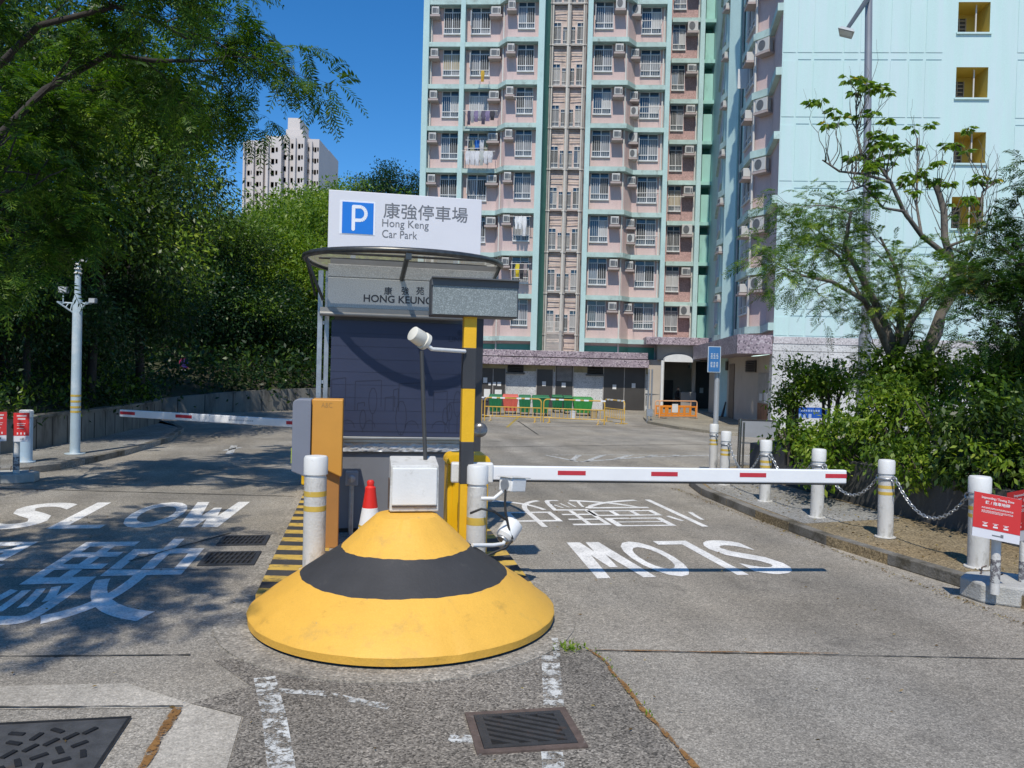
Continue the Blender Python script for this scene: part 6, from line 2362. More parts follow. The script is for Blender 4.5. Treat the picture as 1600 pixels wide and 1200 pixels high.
b = MB(TX)
b.box(Sp(1081, 0.0, 600), Sp(1086.5, 0.0, 600), 0.0, 0.3, 0.0, zq0 - 0.003)
b.build('passage_column', m_beige2, pd)
b = MB(TX)
sx = Sp(1034.5, -2.2, 600)
b.tube([(sx, -2.2, 0), (sx, -2.2, FW(1035, 563, -2.2)[1])], 0.10, 10)
b.build('white_post', m_white, pd, smooth=50)
# arched white awning
sa, za_ = FW(1038, 565, -2.2)
sc, _ = FW(1083, 565, -2.2)
zb3 = FW(1060, 553.5, -2.2)[1]
prof = [((sa + sc) / 2 + (sc - sa) / 2 * math.cos(t), za_ + (zb3 - za_) * math.sin(t) ** 0.7) for t in [i * math.pi / 16 for i in range(17)]]
b = MB(TX)
k = len(prof)
vs = [(x, -2.2, z) for x, z in prof] + [(x, -1.45, z) for x, z in prof]
b.add(vs, [tuple(reversed(range(k))), tuple(range(k, 2 * k))] + [(i, i + 1, k + i + 1, k + i) for i in range(k - 1)] + [(0, k, 2 * k - 1, k - 1)])
b.build('arched_awning', m_white, pd)

# canopy and wall under the folded side of the wing
wp = thing('wing_entrance', 'beige ground floor side of the wing with vents and doors under a purple granite canopy', 'building', WP(1160, 36))
A_, B_, Cc = WP(1083, 45.0, 560), WP(1152, 31.1, 540), WO + E1 * -0.03
zwt = CAMZ + (590.5 - 523) / FPX * 31.1
zwb = CAMZ + (590.0 - 552) / FPX * 31.1
inn = [WP(1130, 47, 560), WP(1200, 36, 540), WO + E2 * 2.0]
b = MB()
poly = [A_, B_, Cc, WO + E2 * 3.0 + E1 * -0.03, WP(1150, 46.5, 560), WP(1110, 47.5, 560)]
k = len(poly)
b.add([p + Vector((0, 0, zwb)) for p in poly] + [p + Vector((0, 0, zwt)) for p in poly],
      [tuple(reversed(range(k))), tuple(range(k, 2 * k))] + [(i, (i + 1) % k, k + (i + 1) % k, k + i) for i in range(k)])
b.build('canopy', m_gran, wp)
wl = [WP(1108, 44.5, 600), WP(1138, 39.5, 600), WP(1152, 37.2, 600), WP(1185, 34.2, 600), WP(1204.5, 31.2, 600)]
b = MB()
for p, q in zip(wl[:-1], wl[1:]):
    b.quad(p, q, q + Vector((0, 0, zwb - 0.002)), p + Vector((0, 0, zwb - 0.002)))
b.build('side_wall', m_beige2, wp)
def on_wall(i, f0, f1, z0, z1, name, m, proud=0.03, parent=None):
    p, q = wl[i], wl[i + 1]
    d = (q - p).normalized()
    nv = Vector((d.y, -d.x, 0))
    a, c = p.lerp(q, f0), p.lerp(q, f1)
    b = MB()
    vs = [a + nv * 0.001, c + nv * 0.001, c + nv * proud, a + nv * proud]
    b.add([v + Vector((0, 0, z0)) for v in vs] + [v + Vector((0, 0, z1)) for v in vs], [(3, 2, 1, 0), (4, 5, 6, 7), (0, 1, 5, 4), (1, 2, 6, 5), (2, 3, 7, 6), (3, 0, 4, 7)][0:2] + [(2, 3, 7, 6), (1, 2, 6, 5), (3, 0, 4, 7)])
    return b.build(name, m, parent or wp)
on_wall(0, 0.45, 0.98, 2.45, 2.9, 'dark_board', m_door, 0.1)
on_wall(0, 0.62, 0.80, 1.0, 1.9, 'extinguisher_niche', m_room, 0.03)
on_wall(1, 0.15, 0.7, 0.0, 2.75, 'door', mat('brown door', (0.16, 0.12, 0.09), 0.6, var=0.2), 0.04)
v = on_wall(2, 0.45, 0.9, 2.35, 2.88, 'vent', m_door, 0.06)
p, q = wl[2], wl[3]
d = (q - p).normalized(); nv = Vector((d.y, -d.x, 0))
b = MB()
for i in range(6):
    z = 2.40 + i * 0.08
    b.add([p.lerp(q, 0.46) + nv * 0.065 + Vector((0, 0, z + 0.045)), p.lerp(q, 0.89) + nv * 0.065 + Vector((0, 0, z + 0.045)), p.lerp(q, 0.89) + nv * 0.12 + Vector((0, 0, z)), p.lerp(q, 0.46) + nv * 0.12 + Vector((0, 0, z))], [(0, 1, 2, 3), (3, 2, 1, 0)])
b.build('louvre', mat('vent blade', (0.1, 0.1, 0.1)), v)
g_ = on_wall(3, 0.04, 0.96, 1.05, 2.3, 'notice_board', mat('grey board', (0.30, 0.30, 0.29), 0.5, var=0.25, scale=3), 0.04)
on_wall(3, 0.2, 0.42, 1.15, 1.45, 'notice', m_paper, 0.05, g_)
on_wall(3, 0.6, 0.85, 1.1, 1.5, 'notice', m_paper, 0.05, g_)
on_wall(3, 0.04, 0.96, 0.1, 1.04, 'poster', mat('brown poster', (0.24, 0.11, 0.06), 0.6, var=0.35, scale=3, dirt=(0.5, 0.4, 0.3), dirt_scale=4, dirt_lo=0.62, dirt_hi=0.66), 0.035)
# low pavement in front of the entrance
g = MB()
pv = [G(1005, 655), G(1012, 662), G(1060, 671), G(1140, 681), G(1215, 684), G(1280, 690), G(1290, 655), G(1210, 640), G(1110, 632), G(1010, 640)]
g.prism([(p.x, p.y) for p in pv], 0.0, 0.11)
struct(g.build('entrance_pavement', road_mat('entrance concrete', (0.28, 0.255, 0.2), grain=0.2, gs=40)))

# ------------------------------------------------------------------ distant white tower blocks
dt = thing('distant_tower', 'white high-rise block with a stepped crown far beyond the trees', 'building', P(455, 575, 210))
m_dist = mat('distant wall', (0.58, 0.53, 0.50), 0.9, var=0.08, scale=0.05)
m_distw = mat('distant window', (0.30, 0.30, 0.31), 0.5)
def dblock(pxa, pxb, pyt, Y, dep, name='block', m=m_dist, wins=None):
    a, c = P(pxa, pyt, Y), P(pxb, pyt, Y)
    b = MB()
    b.box(a.x, c.x, Y, Y + dep, 0, a.z)
    o = b.build(name, m, dt)
    if wins:
        nx, rows, w, h = wins
        for j in range(nx):
            b = MB()
            x = a.x + (c.x - a.x) * (j + 0.5) / nx
            for i in range(rows):
                z = a.z - 2.2 - i * 3.0
                b.box(x - w * 0.75, x - w * 0.12, Y - 0.12, Y - 0.01, z - h, z)
                b.box(x + w * 0.2, x + w * 0.6, Y - 0.12, Y - 0.01, z - h * 0.8, z)
                wn_ = b.build('glazing', m_distw, o)
            b = MB()
            b.box(x - w - 0.75, x - w - 0.25, Y - 0.9, Y - 0.01, 0, a.z - 0.8)
            b.build('pier', m, o)
    return o
dblock(385, 413, 219, 214, 14, wins=(2, 12, 1.0, 1.2))
dblock(415, 442, 212, 210, 14, wins=(2, 12, 1.1, 1.2))
dblock(420, 440, 217, 206, 4, name='bay', wins=(1, 12, 1.2, 1.3))
dblock(443, 476, 211, 208, 15, wins=(3, 12, 0.9, 1.2))
dblock(447, 473, 202, 212, 12, name='crown')
dblock(450, 469, 184, 214, 9, name='crown')
dblock(477, 499, 217, 211, 14, wins=(3, 12, 0.8, 1.2))
dblock(501, 514, 234, 222, 12, wins=(2, 10, 0.7, 1.2))

# ------------------------------------------------------------------ street lamp
lpY = 20.0
t_top = P(1358, -40, lpY)
t_bot = P(1346, 690, lpY)
t = thing('street_lamp', 'tall grey street lamp post rising through the trees with a flat lantern', 'street lamp', (t_bot.x, t_bot.y, 0))
xm = (t_bot.x + t_top.x) / 2
b = MB()
b.tube([(t_bot.x, lpY, 0.0), (t_bot.x, lpY, 3.2), (t_bot.x, lpY, 3.4), (t_top.x, lpY, t_top.z)], [0.16, 0.15, 0.10, 0.085], 14)
b.build('pole', mat('lamp post grey', (0.30, 0.305, 0.32), 0.45, metal=0.3, var=0.08), t, smooth=40)
b = MB()
aj = P(1357, -4, lpY)
la = P(1324, 45, lpY - 1.6)
b.tube([aj, la], [0.065, 0.045], 10)
b.build('arm', mat('lamp arm dark', (0.07, 0.08, 0.09), 0.5), t, smooth=50)
hd = (la - aj).normalized()
hm = rotbox(la + Vector((-0.04, -0.05, -0.10)), None, (-0.35, -0.9, -0.12), (0.25, -0.30, 0.9))
b = MB(hm)
b.add([(-0.38, -0.15, -0.03), (0.30, -0.20, -0.03), (0.30, 0.20, -0.03), (-0.38, 0.15, -0.03), (-0.34, -0.10, 0.07), (0.22, -0.13, 0.05), (0.22, 0.13, 0.05), (-0.34, 0.10, 0.07)],
      [(0, 3, 2, 1), (4, 5, 6, 7), (0, 1, 5, 4), (1, 2, 6, 5), (2, 3, 7, 6), (3, 0, 4, 7)])
h = b.build('lantern', mat('lantern grey', (0.42, 0.44, 0.44), 0.5, var=0.08), t, bevel=0.02)
b = MB(hm)
b.box(-0.10, 0.26, -0.14, 0.14, -0.045, -0.032)
b.build('lens', mat('lantern lens', (0.5, 0.47, 0.42), 0.3), h)

# blue sign on its pole
Yb = 16.4
q = G(1115, 735, 0.125)
t = thing('blue_sign', 'blue notice sign with white writing on a grey pole by the far bollards', 'sign', (q.x, q.y, 0.12))
Yb = q.y - 0.02
b = MB()
tp_, bt_ = P(1117.5, 575, Yb), P(1113, 690, Yb)
b.tube([(q.x + 0.015, q.y, 0.9), (q.x + 0.015, q.y, tp_.z)], 0.055, 12)
b.build('pole', mat('sign pole grey', (0.42, 0.44, 0.46), 0.45, metal=0.2, var=0.1), t, smooth=50)
A, B = P(1106.5, 541, Yb - 0.10), P(1124.5, 582, Yb - 0.06)
b = MB()
b.box(A.x, B.x, A.y - 0.01, A.y + 0.02, B.z, A.z)
b.build('board', mat('sign pale edge', (0.55, 0.62, 0.66), 0.5), t)
b = MB()
b.box(A.x + 0.014, B.x - 0.014, A.y - 0.014, A.y - 0.0105, B.z + 0.014, A.z - 0.014)
b.build('blue_field', mat('notice blue', (0.04, 0.17, 0.42), 0.5), t)
b = MB()
rng = random.Random(6)
W_, H_ = B.x - A.x, A.z - B.z
for col_ in range(3):
    for r_ in range(2):
        x = A.x + W_ * (0.2 + 0.22 * col_)
        z = B.z + H_ * (0.2 + 0.33 * r_)
        for k in range(4):
            b.box(x + rng.uniform(0, 0.01), x + 0.035 + rng.uniform(0, 0.01), A.y - 0.017, A.y - 0.0145, z + k * 0.030, z + k * 0.030 + 0.016)
b.build('lettering', mat('sign pale letters', (0.6, 0.66, 0.7), 0.5), t)

# grey panel board with a steel post at the corner of the planter
Yg = 25.0
A, B = P(1157, 657, Yg), P(1212, 684, Yg)
t = thing('panel_fence', 'low grey panel barrier with a steel end post near the corner of the shrubs', 'barrier', (A.x, Yg, 0))
b = MB()
b.box(A.x + 0.05, B.x, Yg, Yg + 0.04, B.z, A.z)
b.build('panel', mat('fence grey panel', (0.27, 0.28, 0.29), 0.5, var=0.12, scale=1.5), t)
b = MB()
b.tube([(A.x - 0.02, Yg, A.z + 0.02), (B.x, Yg, A.z + 0.02)], 0.02, 6)
b.box(B.x, B.x + 0.05, Yg, Yg + 0.05, 0.0, A.z)
b.build('rail', m_black, t)
Pn = P(1154, 700, 15.2)
b = MB()
b.tube([(Pn.x, 15.2, 0.1), (Pn.x + 0.02, 15.2, P(1156, 654, 15.2).z)], 0.035, 10)
b.tube([(Pn.x + 0.09, 15.22, 0.1), (Pn.x + 0.10, 15.22, P(1160, 660, 15.2).z)], 0.02, 8)
o = b.build('steel_post', mat('polished steel', (0.35, 0.34, 0.33), 0.25, metal=0.9, var=0.1), loc=(Pn.x, 15.2, 0.1), smooth=50)
tag(o, 'dark polished steel post standing between the two far bollards', 'post')
# blue sign half hidden behind the shrubs
A, B = P(1241, 636, 24.0), P(1292, 654, 24.0)
t = thing('blue_board', 'wide blue board half hidden behind the shrubs in front of the speckled wall', 'sign', (A.x, 24.0, 0))
b = MB()
b.box(A.x, B.x, 24.0, 24.04, B.z, A.z)
b.build('board', mat('board blue', (0.012, 0.085, 0.40), 0.5, var=0.1), t)
b = MB()
for i in range(8):
    x = A.x + 0.2 + i * 0.075
    b.box(x, x + 0.05, 23.99, 23.997, A.z - 0.13, A.z - 0.07)
for i in range(3):
    x = A.x + 0.12 + i * 0.16
    b.box(x, x + 0.09, 23.99, 23.997, A.z - 0.32, A.z - 0.20)
b.build('lettering', mat('board letters', (0.35, 0.45, 0.62), 0.5), t)
b = MB()
b.tube([(A.x + 0.04, 24.06, 0), (A.x + 0.04, 24.06, A.z)], 0.03, 6)
b.tube([(B.x - 0.04, 24.06, 0), (B.x - 0.04, 24.06, A.z)], 0.03, 6)
b.build('leg', m_galv, t)

# ------------------------------------------------------------------ waste bins, fences, barriers
def bin_(px, pxr, pyt, pyb, cname, c, label, Y=None, lid=None, group='wheeled waste bins by the stores'):
    q = G((px + pxr) / 2, pyb)
    Y = q.y
    a, e = P(px, pyt, Y), P(pxr, pyt, Y)
    w, h = e.x - a.x, a.z
    cx = (a.x + e.x) / 2
    t = thing('waste_bin', label, 'waste bin', (cx, Y, 0), 0, group)
    m = mat(cname, c, 0.5, var=0.15, scale=2)
    dpt = 0.75
    b = MB(Matrix.Translation((cx, Y, 0)))
    w2 = w / 2
    b.add([(-w2 * 0.82, 0.06, 0.14), (w2 * 0.82, 0.06, 0.14), (w2 * 0.82, dpt - 0.05, 0.14), (-w2 * 0.82, dpt - 0.05, 0.14), (-w2, 0, h * 0.86), (w2, 0, h * 0.86), (w2, dpt, h * 0.86), (-w2, dpt, h * 0.86)],
          [(0, 3, 2, 1), (4, 5, 6, 7), (0, 1, 5, 4), (1, 2, 6, 5), (2, 3, 7, 6), (3, 0, 4, 7)])
    for s in (-0.5, 0, 0.5):
        b.box(w2 * s - 0.03, w2 * s + 0.03, -0.015, 0.05, 0.3, h * 0.80)
    b.build('bin_body', m, t, bevel=0.02)
    b = MB(Matrix.Translation((cx, Y, 0)))
    b.add([(-w2 * 1.04, -0.05, h * 0.865), (w2 * 1.04, -0.05, h * 0.865), (w2 * 1.04, dpt + 0.05, h * 0.865), (-w2 * 1.04, dpt + 0.05, h * 0.865), (-w2 * 0.98, 0.02, h * 0.94), (w2 * 0.98, 0.02, h * 0.94), (w2 * 0.95, dpt, h), (-w2 * 0.95, dpt, h)],
          [(0, 3, 2, 1), (4, 5, 6, 7), (0, 1, 5, 4), (1, 2, 6, 5), (2, 3, 7, 6), (3, 0, 4, 7)])
    b.build('lid', m if lid is None else lid, t, bevel=0.02)
    for sx in (-1, 1):
        for yy in (0.12, dpt - 0.12):
            b = MB(Matrix.Translation((cx + sx * w2 * 0.66, Y + yy, 0.085)) @ Matrix.Rotation(math.pi / 2, 4, 'Y'))
            b.lathe([(0.08, -0.03), (0.08, 0.03)], 12)
            b.build('wheel', m_black, t, smooth=40)
    return t
grn = (0.012, 0.15, 0.055)
bin_(764, 785, 616, 648, 'bin green', grn, 'green waste bin at the left end of the row, next to the red bin')
bin_(785.5, 810, 616, 647, 'bin red', (0.62, 0.12, 0.085), 'faded red waste bin between two green ones')
bin_(811, 830, 617, 649, 'bin green', grn, 'green waste bin directly right of the red bin')
bin_(832, 859, 617.5, 650, 'bin green', grn, 'wide green waste bin in the middle of the row under the dark door')
bin_(863, 880, 617, 645, 'bin green', grn, 'green waste bin pushed back under the louvred door')
bin_(881, 895, 618, 647, 'bin green', grn, 'narrow green waste bin second from the right end of the green row')
bin_(896, 927, 620, 650, 'bin bright green', (0.03, 0.24, 0.045), 'brighter green waste bin at the right end of the row')
bin_(742, 763, 621, 652, 'bin dark', (0.045, 0.04, 0.055), 'dark waste bin half hidden behind the striped post')
gb = bin_(1003, 1031, 612, 642, 'bin grey', (0.07, 0.075, 0.085), 'large dark grey waste bin beside the white post at the passage')
q = PM[gb.name].translation
b = MB()
hq = P(1010, 613, q.y).z
b.add([(q.x - 0.5, q.y + 0.1, hq), (q.x + 0.45, q.y + 0.1, hq), (q.x + 0.45, q.y + 0.5, hq), (q.x - 0.5, q.y + 0.5, hq), (q.x - 0.5, q.y + 0.1, hq + 0.28), (q.x + 0.15, q.y + 0.1, hq + 0.30), (q.x + 0.15, q.y + 0.5, hq + 0.30), (q.x - 0.5, q.y + 0.5, hq + 0.28)],
      [(0, 3, 2, 1), (4, 5, 6, 7), (0, 1, 5, 4), (1, 2, 6, 5), (2, 3, 7, 6), (3, 0, 4, 7)])
tag(b.build('cardboard_box', m_paper, loc=(q.x, q.y + 0.3, hq)), 'white cardboard piece lying on the dark grey bin', 'cardboard')
for px, pxr, py0, py1, lab in ((948, 971, 616, 637, 'pale grey sheet leaning on the double door behind the bins'), (927, 942, 624, 636, 'low pale crate beside the brightest green bin')):
    q = G((px + pxr) / 2, py1)
    a, e = P(px, py0, q.y), P(pxr, py0, q.y)
    b = MB()
    b.box(a.x, e.x, q.y, q.y + (0.06 if px > 940 else 0.5), 0.0, a.z)
    o = b.build('leaning_sheet' if px > 940 else 'storage_crate', mat('pale grey sheet', (0.40, 0.41, 0.42), 0.6, var=0.15, scale=2), loc=((a.x + e.x) / 2, q.y, 0), bevel=0.01)
    tag(o, lab, 'sheet' if px > 940 else 'crate')
for px, pxr, py0, py1, lab, c in ((890, 901, 642, 654, 'white bucket behind the yellow fence', (0.66, 0.66, 0.66)), (922, 934, 641, 653, 'beige bucket behind the yellow fence', (0.42, 0.33, 0.2))):
    q = G((px + pxr) / 2, py1)
    a, e = P(px, py0, q.y), P(pxr, py0, q.y)
    r = (e.x - a.x) / 2
    t = thing('bucket', lab, 'bucket', ((a.x + e.x) / 2, q.y, 0), 0, 'buckets by the bins')
    b = MB(Matrix.Translation(((a.x + e.x) / 2, q.y, 0)))
    b.lathe([(r * 0.8, 0), (r, a.z), (r * 1.06, a.z), (r * 1.06, a.z - 0.03), (r * 0.92, a.z - 0.02), (r * 0.75, 0.03)], 16)
    b.build('bucket_body', mat('bucket %d' % px, c, 0.5, var=0.08), t, smooth=40)
    b = MB(Matrix.Translation(((a.x + e.x) / 2, q.y, 0)))
    b.tube([(r * math.cos(x), -r * 0.2, a.z * 0.9 - r * 0.9 * math.sin(x)) for x in [i * math.pi / 10 for i in range(11)]], 0.012, 5)
    b.build('handle', m_galv, t)
def railing(pxa, pya, pxb, pyb, label, panel=False):
    a, c = G(pxa, pya), G(pxb, pyb)
    d = (c - a).normalized()
    L = (c - a).length
    m = rotbox(a, None, d)
    t = thing('yellow_fence', label, 'fence', (a + c) / 2, 0, 'yellow crowd fences in front of the bins')
    m_yf = mat('fence yellow', (0.62, 0.38, 0.06), 0.5, var=0.2, scale=2, dirt=(0.55, 0.5, 0.4), dirt_scale=2.5, dirt_lo=0.55, dirt_hi=0.65)
    b = MB(m)
    h = 0.98
    r = 0.15
    pts = [(0.0, 0, 0.0), (0.0, 0, h - r)] + [(r - r * math.cos(x), 0, h - r + r * math.sin(x)) for x in [i * math.pi / 2 / 4 for i in range(1, 5)]]
    pts += [(L - r + r * math.sin(x), 0, h - r + r * math.cos(x)) for x in [i * math.pi / 2 / 4 for i in range(0, 5)]] + [(L, 0, 0)]
    b.tube(pts, 0.028, 6)
    b.tube([(0, 0, 0.60), (L, 0, 0.60)], 0.022, 6)
    b.tube([(0, 0, 0.20), (L, 0, 0.20)], 0.022, 6)
    b.build('rail_frame', m_yf, t, smooth=60)
    n = int(L / 0.17)
    b = MB(m)
    for i in range(1, n):
        b.tube([(L * i / n, 0, 0.2), (L * i / n, 0, 0.60)], 0.013, 5)
    b.build('bars', m_yf, t)
    for x in (0.25, L - 0.25):
        b = MB(m)
        b.box(x - 0.03, x + 0.03, -0.28, 0.28, 0.0, 0.03)
        b.box(x - 0.02, x + 0.02, -0.02, 0.02, 0.03, 0.2)
        b.build('foot', m_yf, t)
    b = MB(m)
    for i in range(int(L / 0.35)):
        if i % 3 != 2:
            b.box(0.3 + i * 0.35, 0.3 + i * 0.35 + 0.2, -0.033, 0.033, h - 0.03, h + 0.032)
    b.build('tape', m_boomw, t)
railing(757, 657, 845, 660, 'yellow rail fence in front of the red bin and its neighbours')
railing(849, 660, 944, 664, 'yellow rail fence in front of the right half of the green bins')
railing(944, 658, 975, 663, 'short end piece of yellow fence near the double door')
railing(738, 657, 752, 657, 'piece of yellow fence showing right behind the striped post')
def water_barrier(pxa, pxb, pyt, pyb, label, dy):
    a = G(pxa, pyb) + Vector((0, dy, 0)); c = G(pxb, pyb) + Vector((0, dy, 0))
    h = P((pxa + pxb) / 2, pyt, a.y).z
    d = (c - a).normalized()
    L = (c - a).length
    m = rotbox(a, None, d)
    t = thing('orange_barrier', label, 'barrier', (a + c) / 2, 0, 'orange barriers before the passage')
    m_o = mat('barrier orange', (0.78, 0.26, 0.03), 0.45, var=0.1, scale=2)
    b = MB(m)
    b.box(0.0, L, -0.02, 0.02, 0.18, 0.26)
    b.box(0.0, L, -0.02, 0.02, h * 0.66, h * 0.74)
    k = 6
    for i in range(k + 1):
        x = (L - 0.12) * i / k
        b.box(x, x + 0.12, -0.018, 0.018, 0.26, h * 0.66)
    b.build('barrier_panel', m_o, t, bevel=0.01)
    b = MB(m)
    r = 0.1
    pts = [(0.03, 0, 0.1), (0.03, 0, h - r)] + [(0.03 + r - r * math.cos(x), 0, h - r + r * math.sin(x)) for x in [i * math.pi / 8 for i in range(1, 5)]]
    pts += [(L - 0.03 - r + r * math.sin(x), 0, h - r + r * math.cos(x)) for x in [i * math.pi / 8 for i in range(0, 5)]] + [(L - 0.03, 0, 0.1)]
    b.tube(pts, 0.03, 6)
    b.build('top_rail', mat('barrier pale orange', (0.72, 0.40, 0.22), 0.5), t, smooth=60)
    for x in (0.2, L - 0.2):
        b = MB(m)
        b.box(x - 0.10, x + 0.10, -0.25, 0.25, 0.0, 0.12)
        b.build('foot', m_black, t, bevel=0.02)
    return t, m, L, h
wb1 = water_barrier(1029, 1089, 627, 657, 'orange plastic barrier in front with a white notice', 0)
b = MB(wb1[1])
b.box(wb1[2] * 0.33, wb1[2] * 0.48, -0.032, -0.022, 0.38, 0.78)
b.build('notice', m_paper, wb1[0])
water_barrier(1028, 1086, 627, 655, 'orange plastic barrier standing behind the first one', 0.9)
# white post with a plate by the passage
q = G(1014, 661)
b = MB()
b.tube([(q.x - 0.08, q.y, 0.0), (q.x - 0.06, q.y, P(1013, 577, q.y).z)], 0.035, 8)
b.tube([(q.x + 0.08, q.y, 0.25), (q.x + 0.08, q.y, P(1015, 577, q.y).z)], 0.035, 8)
b.box(q.x - 0.12, q.x + 0.14, q.y - 0.06, q.y + 0.06, 0.3, 0.62)
o = b.build('sign_post', m_galv, loc=(q.x, q.y, 0), smooth=40)
tag(o, 'pair of thin pale poles bound together near the dark grey bin', 'pole')
# tools leaning on the wall of the wing
for px, lab, lean in ((1128, 'dark plank leaning on the beige wall beside the sign pole', 6), (1141, 'dark broom leaning on the beige wall next to the brown door', 9)):
    q = G(px, 655)
    q2 = P(px + lean, 628, q.y + 0.35)
    b = MB()
    b.tube([(q.x, q.y, 0.11), q2], [0.07, 0.03], 6)
    o = b.build('plank' if px < 1135 else 'broom', m_door, loc=(q.x, q.y, 0.11))
    tag(o, lab, 'plank' if px < 1135 else 'broom')
# somebody sitting in the shade of the passage
def person(p, rz, label):
    bm = bmesh.new()
    vs = {}
    def v(n, x, y, z):
        vs[n] = bm.verts.new((x, y, z))
    v('pelvis', 0, 0, 0.52); v('waist', 0, 0.02, 0.70); v('chest', 0, -0.01, 0.92); v('neck', 0, -0.02, 1.08); v('jaw', 0, -0.05, 1.16); v('head', 0, -0.04, 1.26); v('crown', 0, -0.02, 1.33)
    for s, sx in (('l', -1), ('r', 1)):
        v('hip' + s, sx * 0.09, -0.02, 0.50); v('knee' + s, sx * 0.13, -0.44, 0.50); v('ankle' + s, sx * 0.13, -0.46, 0.09); v('toe' + s, sx * 0.14, -0.62, 0.04)
        v('sho' + s, sx * 0.18, -0.01, 1.00); v('elb' + s, sx * 0.23, -0.08, 0.74); v('wri' + s, sx * 0.15, -0.32, 0.62); v('hand' + s, sx * 0.13, -0.40, 0.58)
    E = [('pelvis', 'waist'), ('waist', 'chest'), ('chest', 'neck'), ('neck', 'jaw'), ('jaw', 'head'), ('head', 'crown')]
    for s in 'lr':
        E += [('pelvis', 'hip' + s), ('hip' + s, 'knee' + s), ('knee' + s, 'ankle' + s), ('ankle' + s, 'toe' + s), ('chest', 'sho' + s), ('sho' + s, 'elb' + s), ('elb' + s, 'wri' + s), ('wri' + s, 'hand' + s)]
    for a, c in E:
        bm.edges.new((vs[a], vs[c]))
    names = list(vs)
    me = bpy.data.meshes.new('person')
    bm.to_mesh(me)
    bm.free()
    o = bpy.data.objects.new('person', me)
    col.objects.link(o)
    o.modifiers.new('skin', 'SKIN')
    R = {'pelvis': 0.14, 'waist': 0.13, 'chest': 0.15, 'neck': 0.055, 'jaw': 0.07, 'head': 0.095, 'crown': 0.07, 'hip': 0.09, 'knee': 0.062, 'ankle': 0.042, 'toe': 0.04, 'sho': 0.065, 'elb': 0.045, 'wri': 0.034, 'hand': 0.04}
    for i, n in enumerate(names):
        k = n if n in R else n[:-1]
        me.skin_vertices[0].data[i].radius = (R[k], R[k])
        if n == 'pelvis':
            me.skin_vertices[0].data[i].use_root = True
    sb = o.modifiers.new('smooth', 'SUBSURF')
    sb.levels = sb.render_levels = 2
    # skin and clothes by height and distance from the body
    m, nt, out = nmat('person colours')
    bs_ = N(nt, 'ShaderNodeBsdfPrincipled', Roughness=0.8)
    tc = N(nt, 'ShaderNodeTexCoord')
    sp_ = N(nt, 'ShaderNodeSeparateXYZ')
    nt.links.new(tc.outputs['Object'], sp_.inputs[0])
    rr = ramp(nt, [(0.0, (0.02, 0.02, 0.025)), (0.82, (0.03, 0.03, 0.035)), (0.825, (0.42, 0.28, 0.21)), (0.93, (0.42, 0.28, 0.21)), (0.935, (0.012, 0.01, 0.01))], 'CONSTANT')
    dv = N(nt, 'ShaderNodeMath', operation='DIVIDE')
    dv.inputs[1].default_value = 1.36
    nt.links.new(sp_.outputs[2], dv.inputs[0])
    nt.links.new(dv.outputs[0], rr.inputs[0])
    nt.links.new(rr.outputs[0], bs_.inputs[0])
    nt.links.new(bs_.outputs[0], out.inputs[0])
    me.materials.append(m)
    o.location = p
    o.rotation_euler = (0, 0, rz)
    PM[o.name] = Matrix.Translation(p) @ Matrix.Rotation(rz, 4, 'Z')
    return tag(o, label, 'person')
q = G(1058, 642)
person(Vector((q.x, q.y, 0.12)), rad(50), 'person in dark clothes sitting in the shaded passage behind the orange barriers')
b = MB()
b.box(q.x - 0.3, q.x + 0.3, q.y - 0.25, q.y + 0.35, 0.0, 0.50)
tag(b.build('storage_box', m_door, loc=(q.x, q.y, 0), bevel=0.02), 'dark box used as a seat in the shaded passage', 'box')
q = G(1075, 643)
b = MB()
b.box(q.x - 0.45, q.x + 0.45, q.y, q.y + 0.5, 0.0, 1.15)
tag(b.build('metal_cabinet', mat('cabinet grey', (0.30, 0.28, 0.26), 0.6, var=0.1), loc=(q.x, q.y, 0), bevel=0.02), 'grey beige cabinet standing in the shaded passage', 'cabinet')
# black boom mirror disc hanging beside the post, seen against the court
q = P(750, 672, 8.9)
b = MB()
b.lathe([(0.075, 0), (0.085, 0.01), (0.07, 0.02), (0.03, 0.026)], 20, xf=Matrix.Translation(q) @ Matrix.Rotation(rad(75), 4, 'X'))
b.tube([q, q + Vector((-0.12, 0.1, -0.02))], 0.012, 5)
tag(b.build('round_mirror', mat('dark mirror', (0.16, 0.15, 0.14), 0.2, metal=0.6, var=0.3, scale=20), loc=q, smooth=50), 'small round dark mirror sticking out behind the striped post', 'mirror')
# ------------------------------------------------------------------ vegetation
lf_dark = leaf_mat('leaf dark', [(0.0, (0.012, 0.030, 0.004)), (0.6, (0.034, 0.072, 0.009)), (1.0, (0.085, 0.14, 0.018))], trans=0.25, rough=0.42, spec=0.38)
lf_mid = leaf_mat('leaf mid', [(0.0, (0.030, 0.070, 0.006)), (0.6, (0.085, 0.160, 0.014)), (1.0, (0.18, 0.26, 0.03))], trans=0.32, rough=0.42, spec=0.38)
lf_light = leaf_mat('leaf light', [(0.0, (0.10, 0.19, 0.014)), (0.7, (0.20, 0.30, 0.028)), (1.0, (0.32, 0.37, 0.055))])
lf_feather = leaf_mat('leaf feather', [(0.0, (0.018, 0.060, 0.012)), (0.7, (0.045, 0.115, 0.018)), (1.0, (0.10, 0.17, 0.025))], trans=0.4)
lf_big = leaf_mat('leaf big', [(0.0, (0.10, 0.19, 0.02)), (0.8, (0.18, 0.28, 0.035)), (0.93, (0.16, 0.22, 0.03)), (1.0, (0.42, 0.30, 0.02))], trans=0.4)
lf_hill = leaf_mat('leaf hill', [(0.0, (0.06, 0.125, 0.012)), (0.6, (0.14, 0.235, 0.024)), (1.0, (0.23, 0.30, 0.04))])
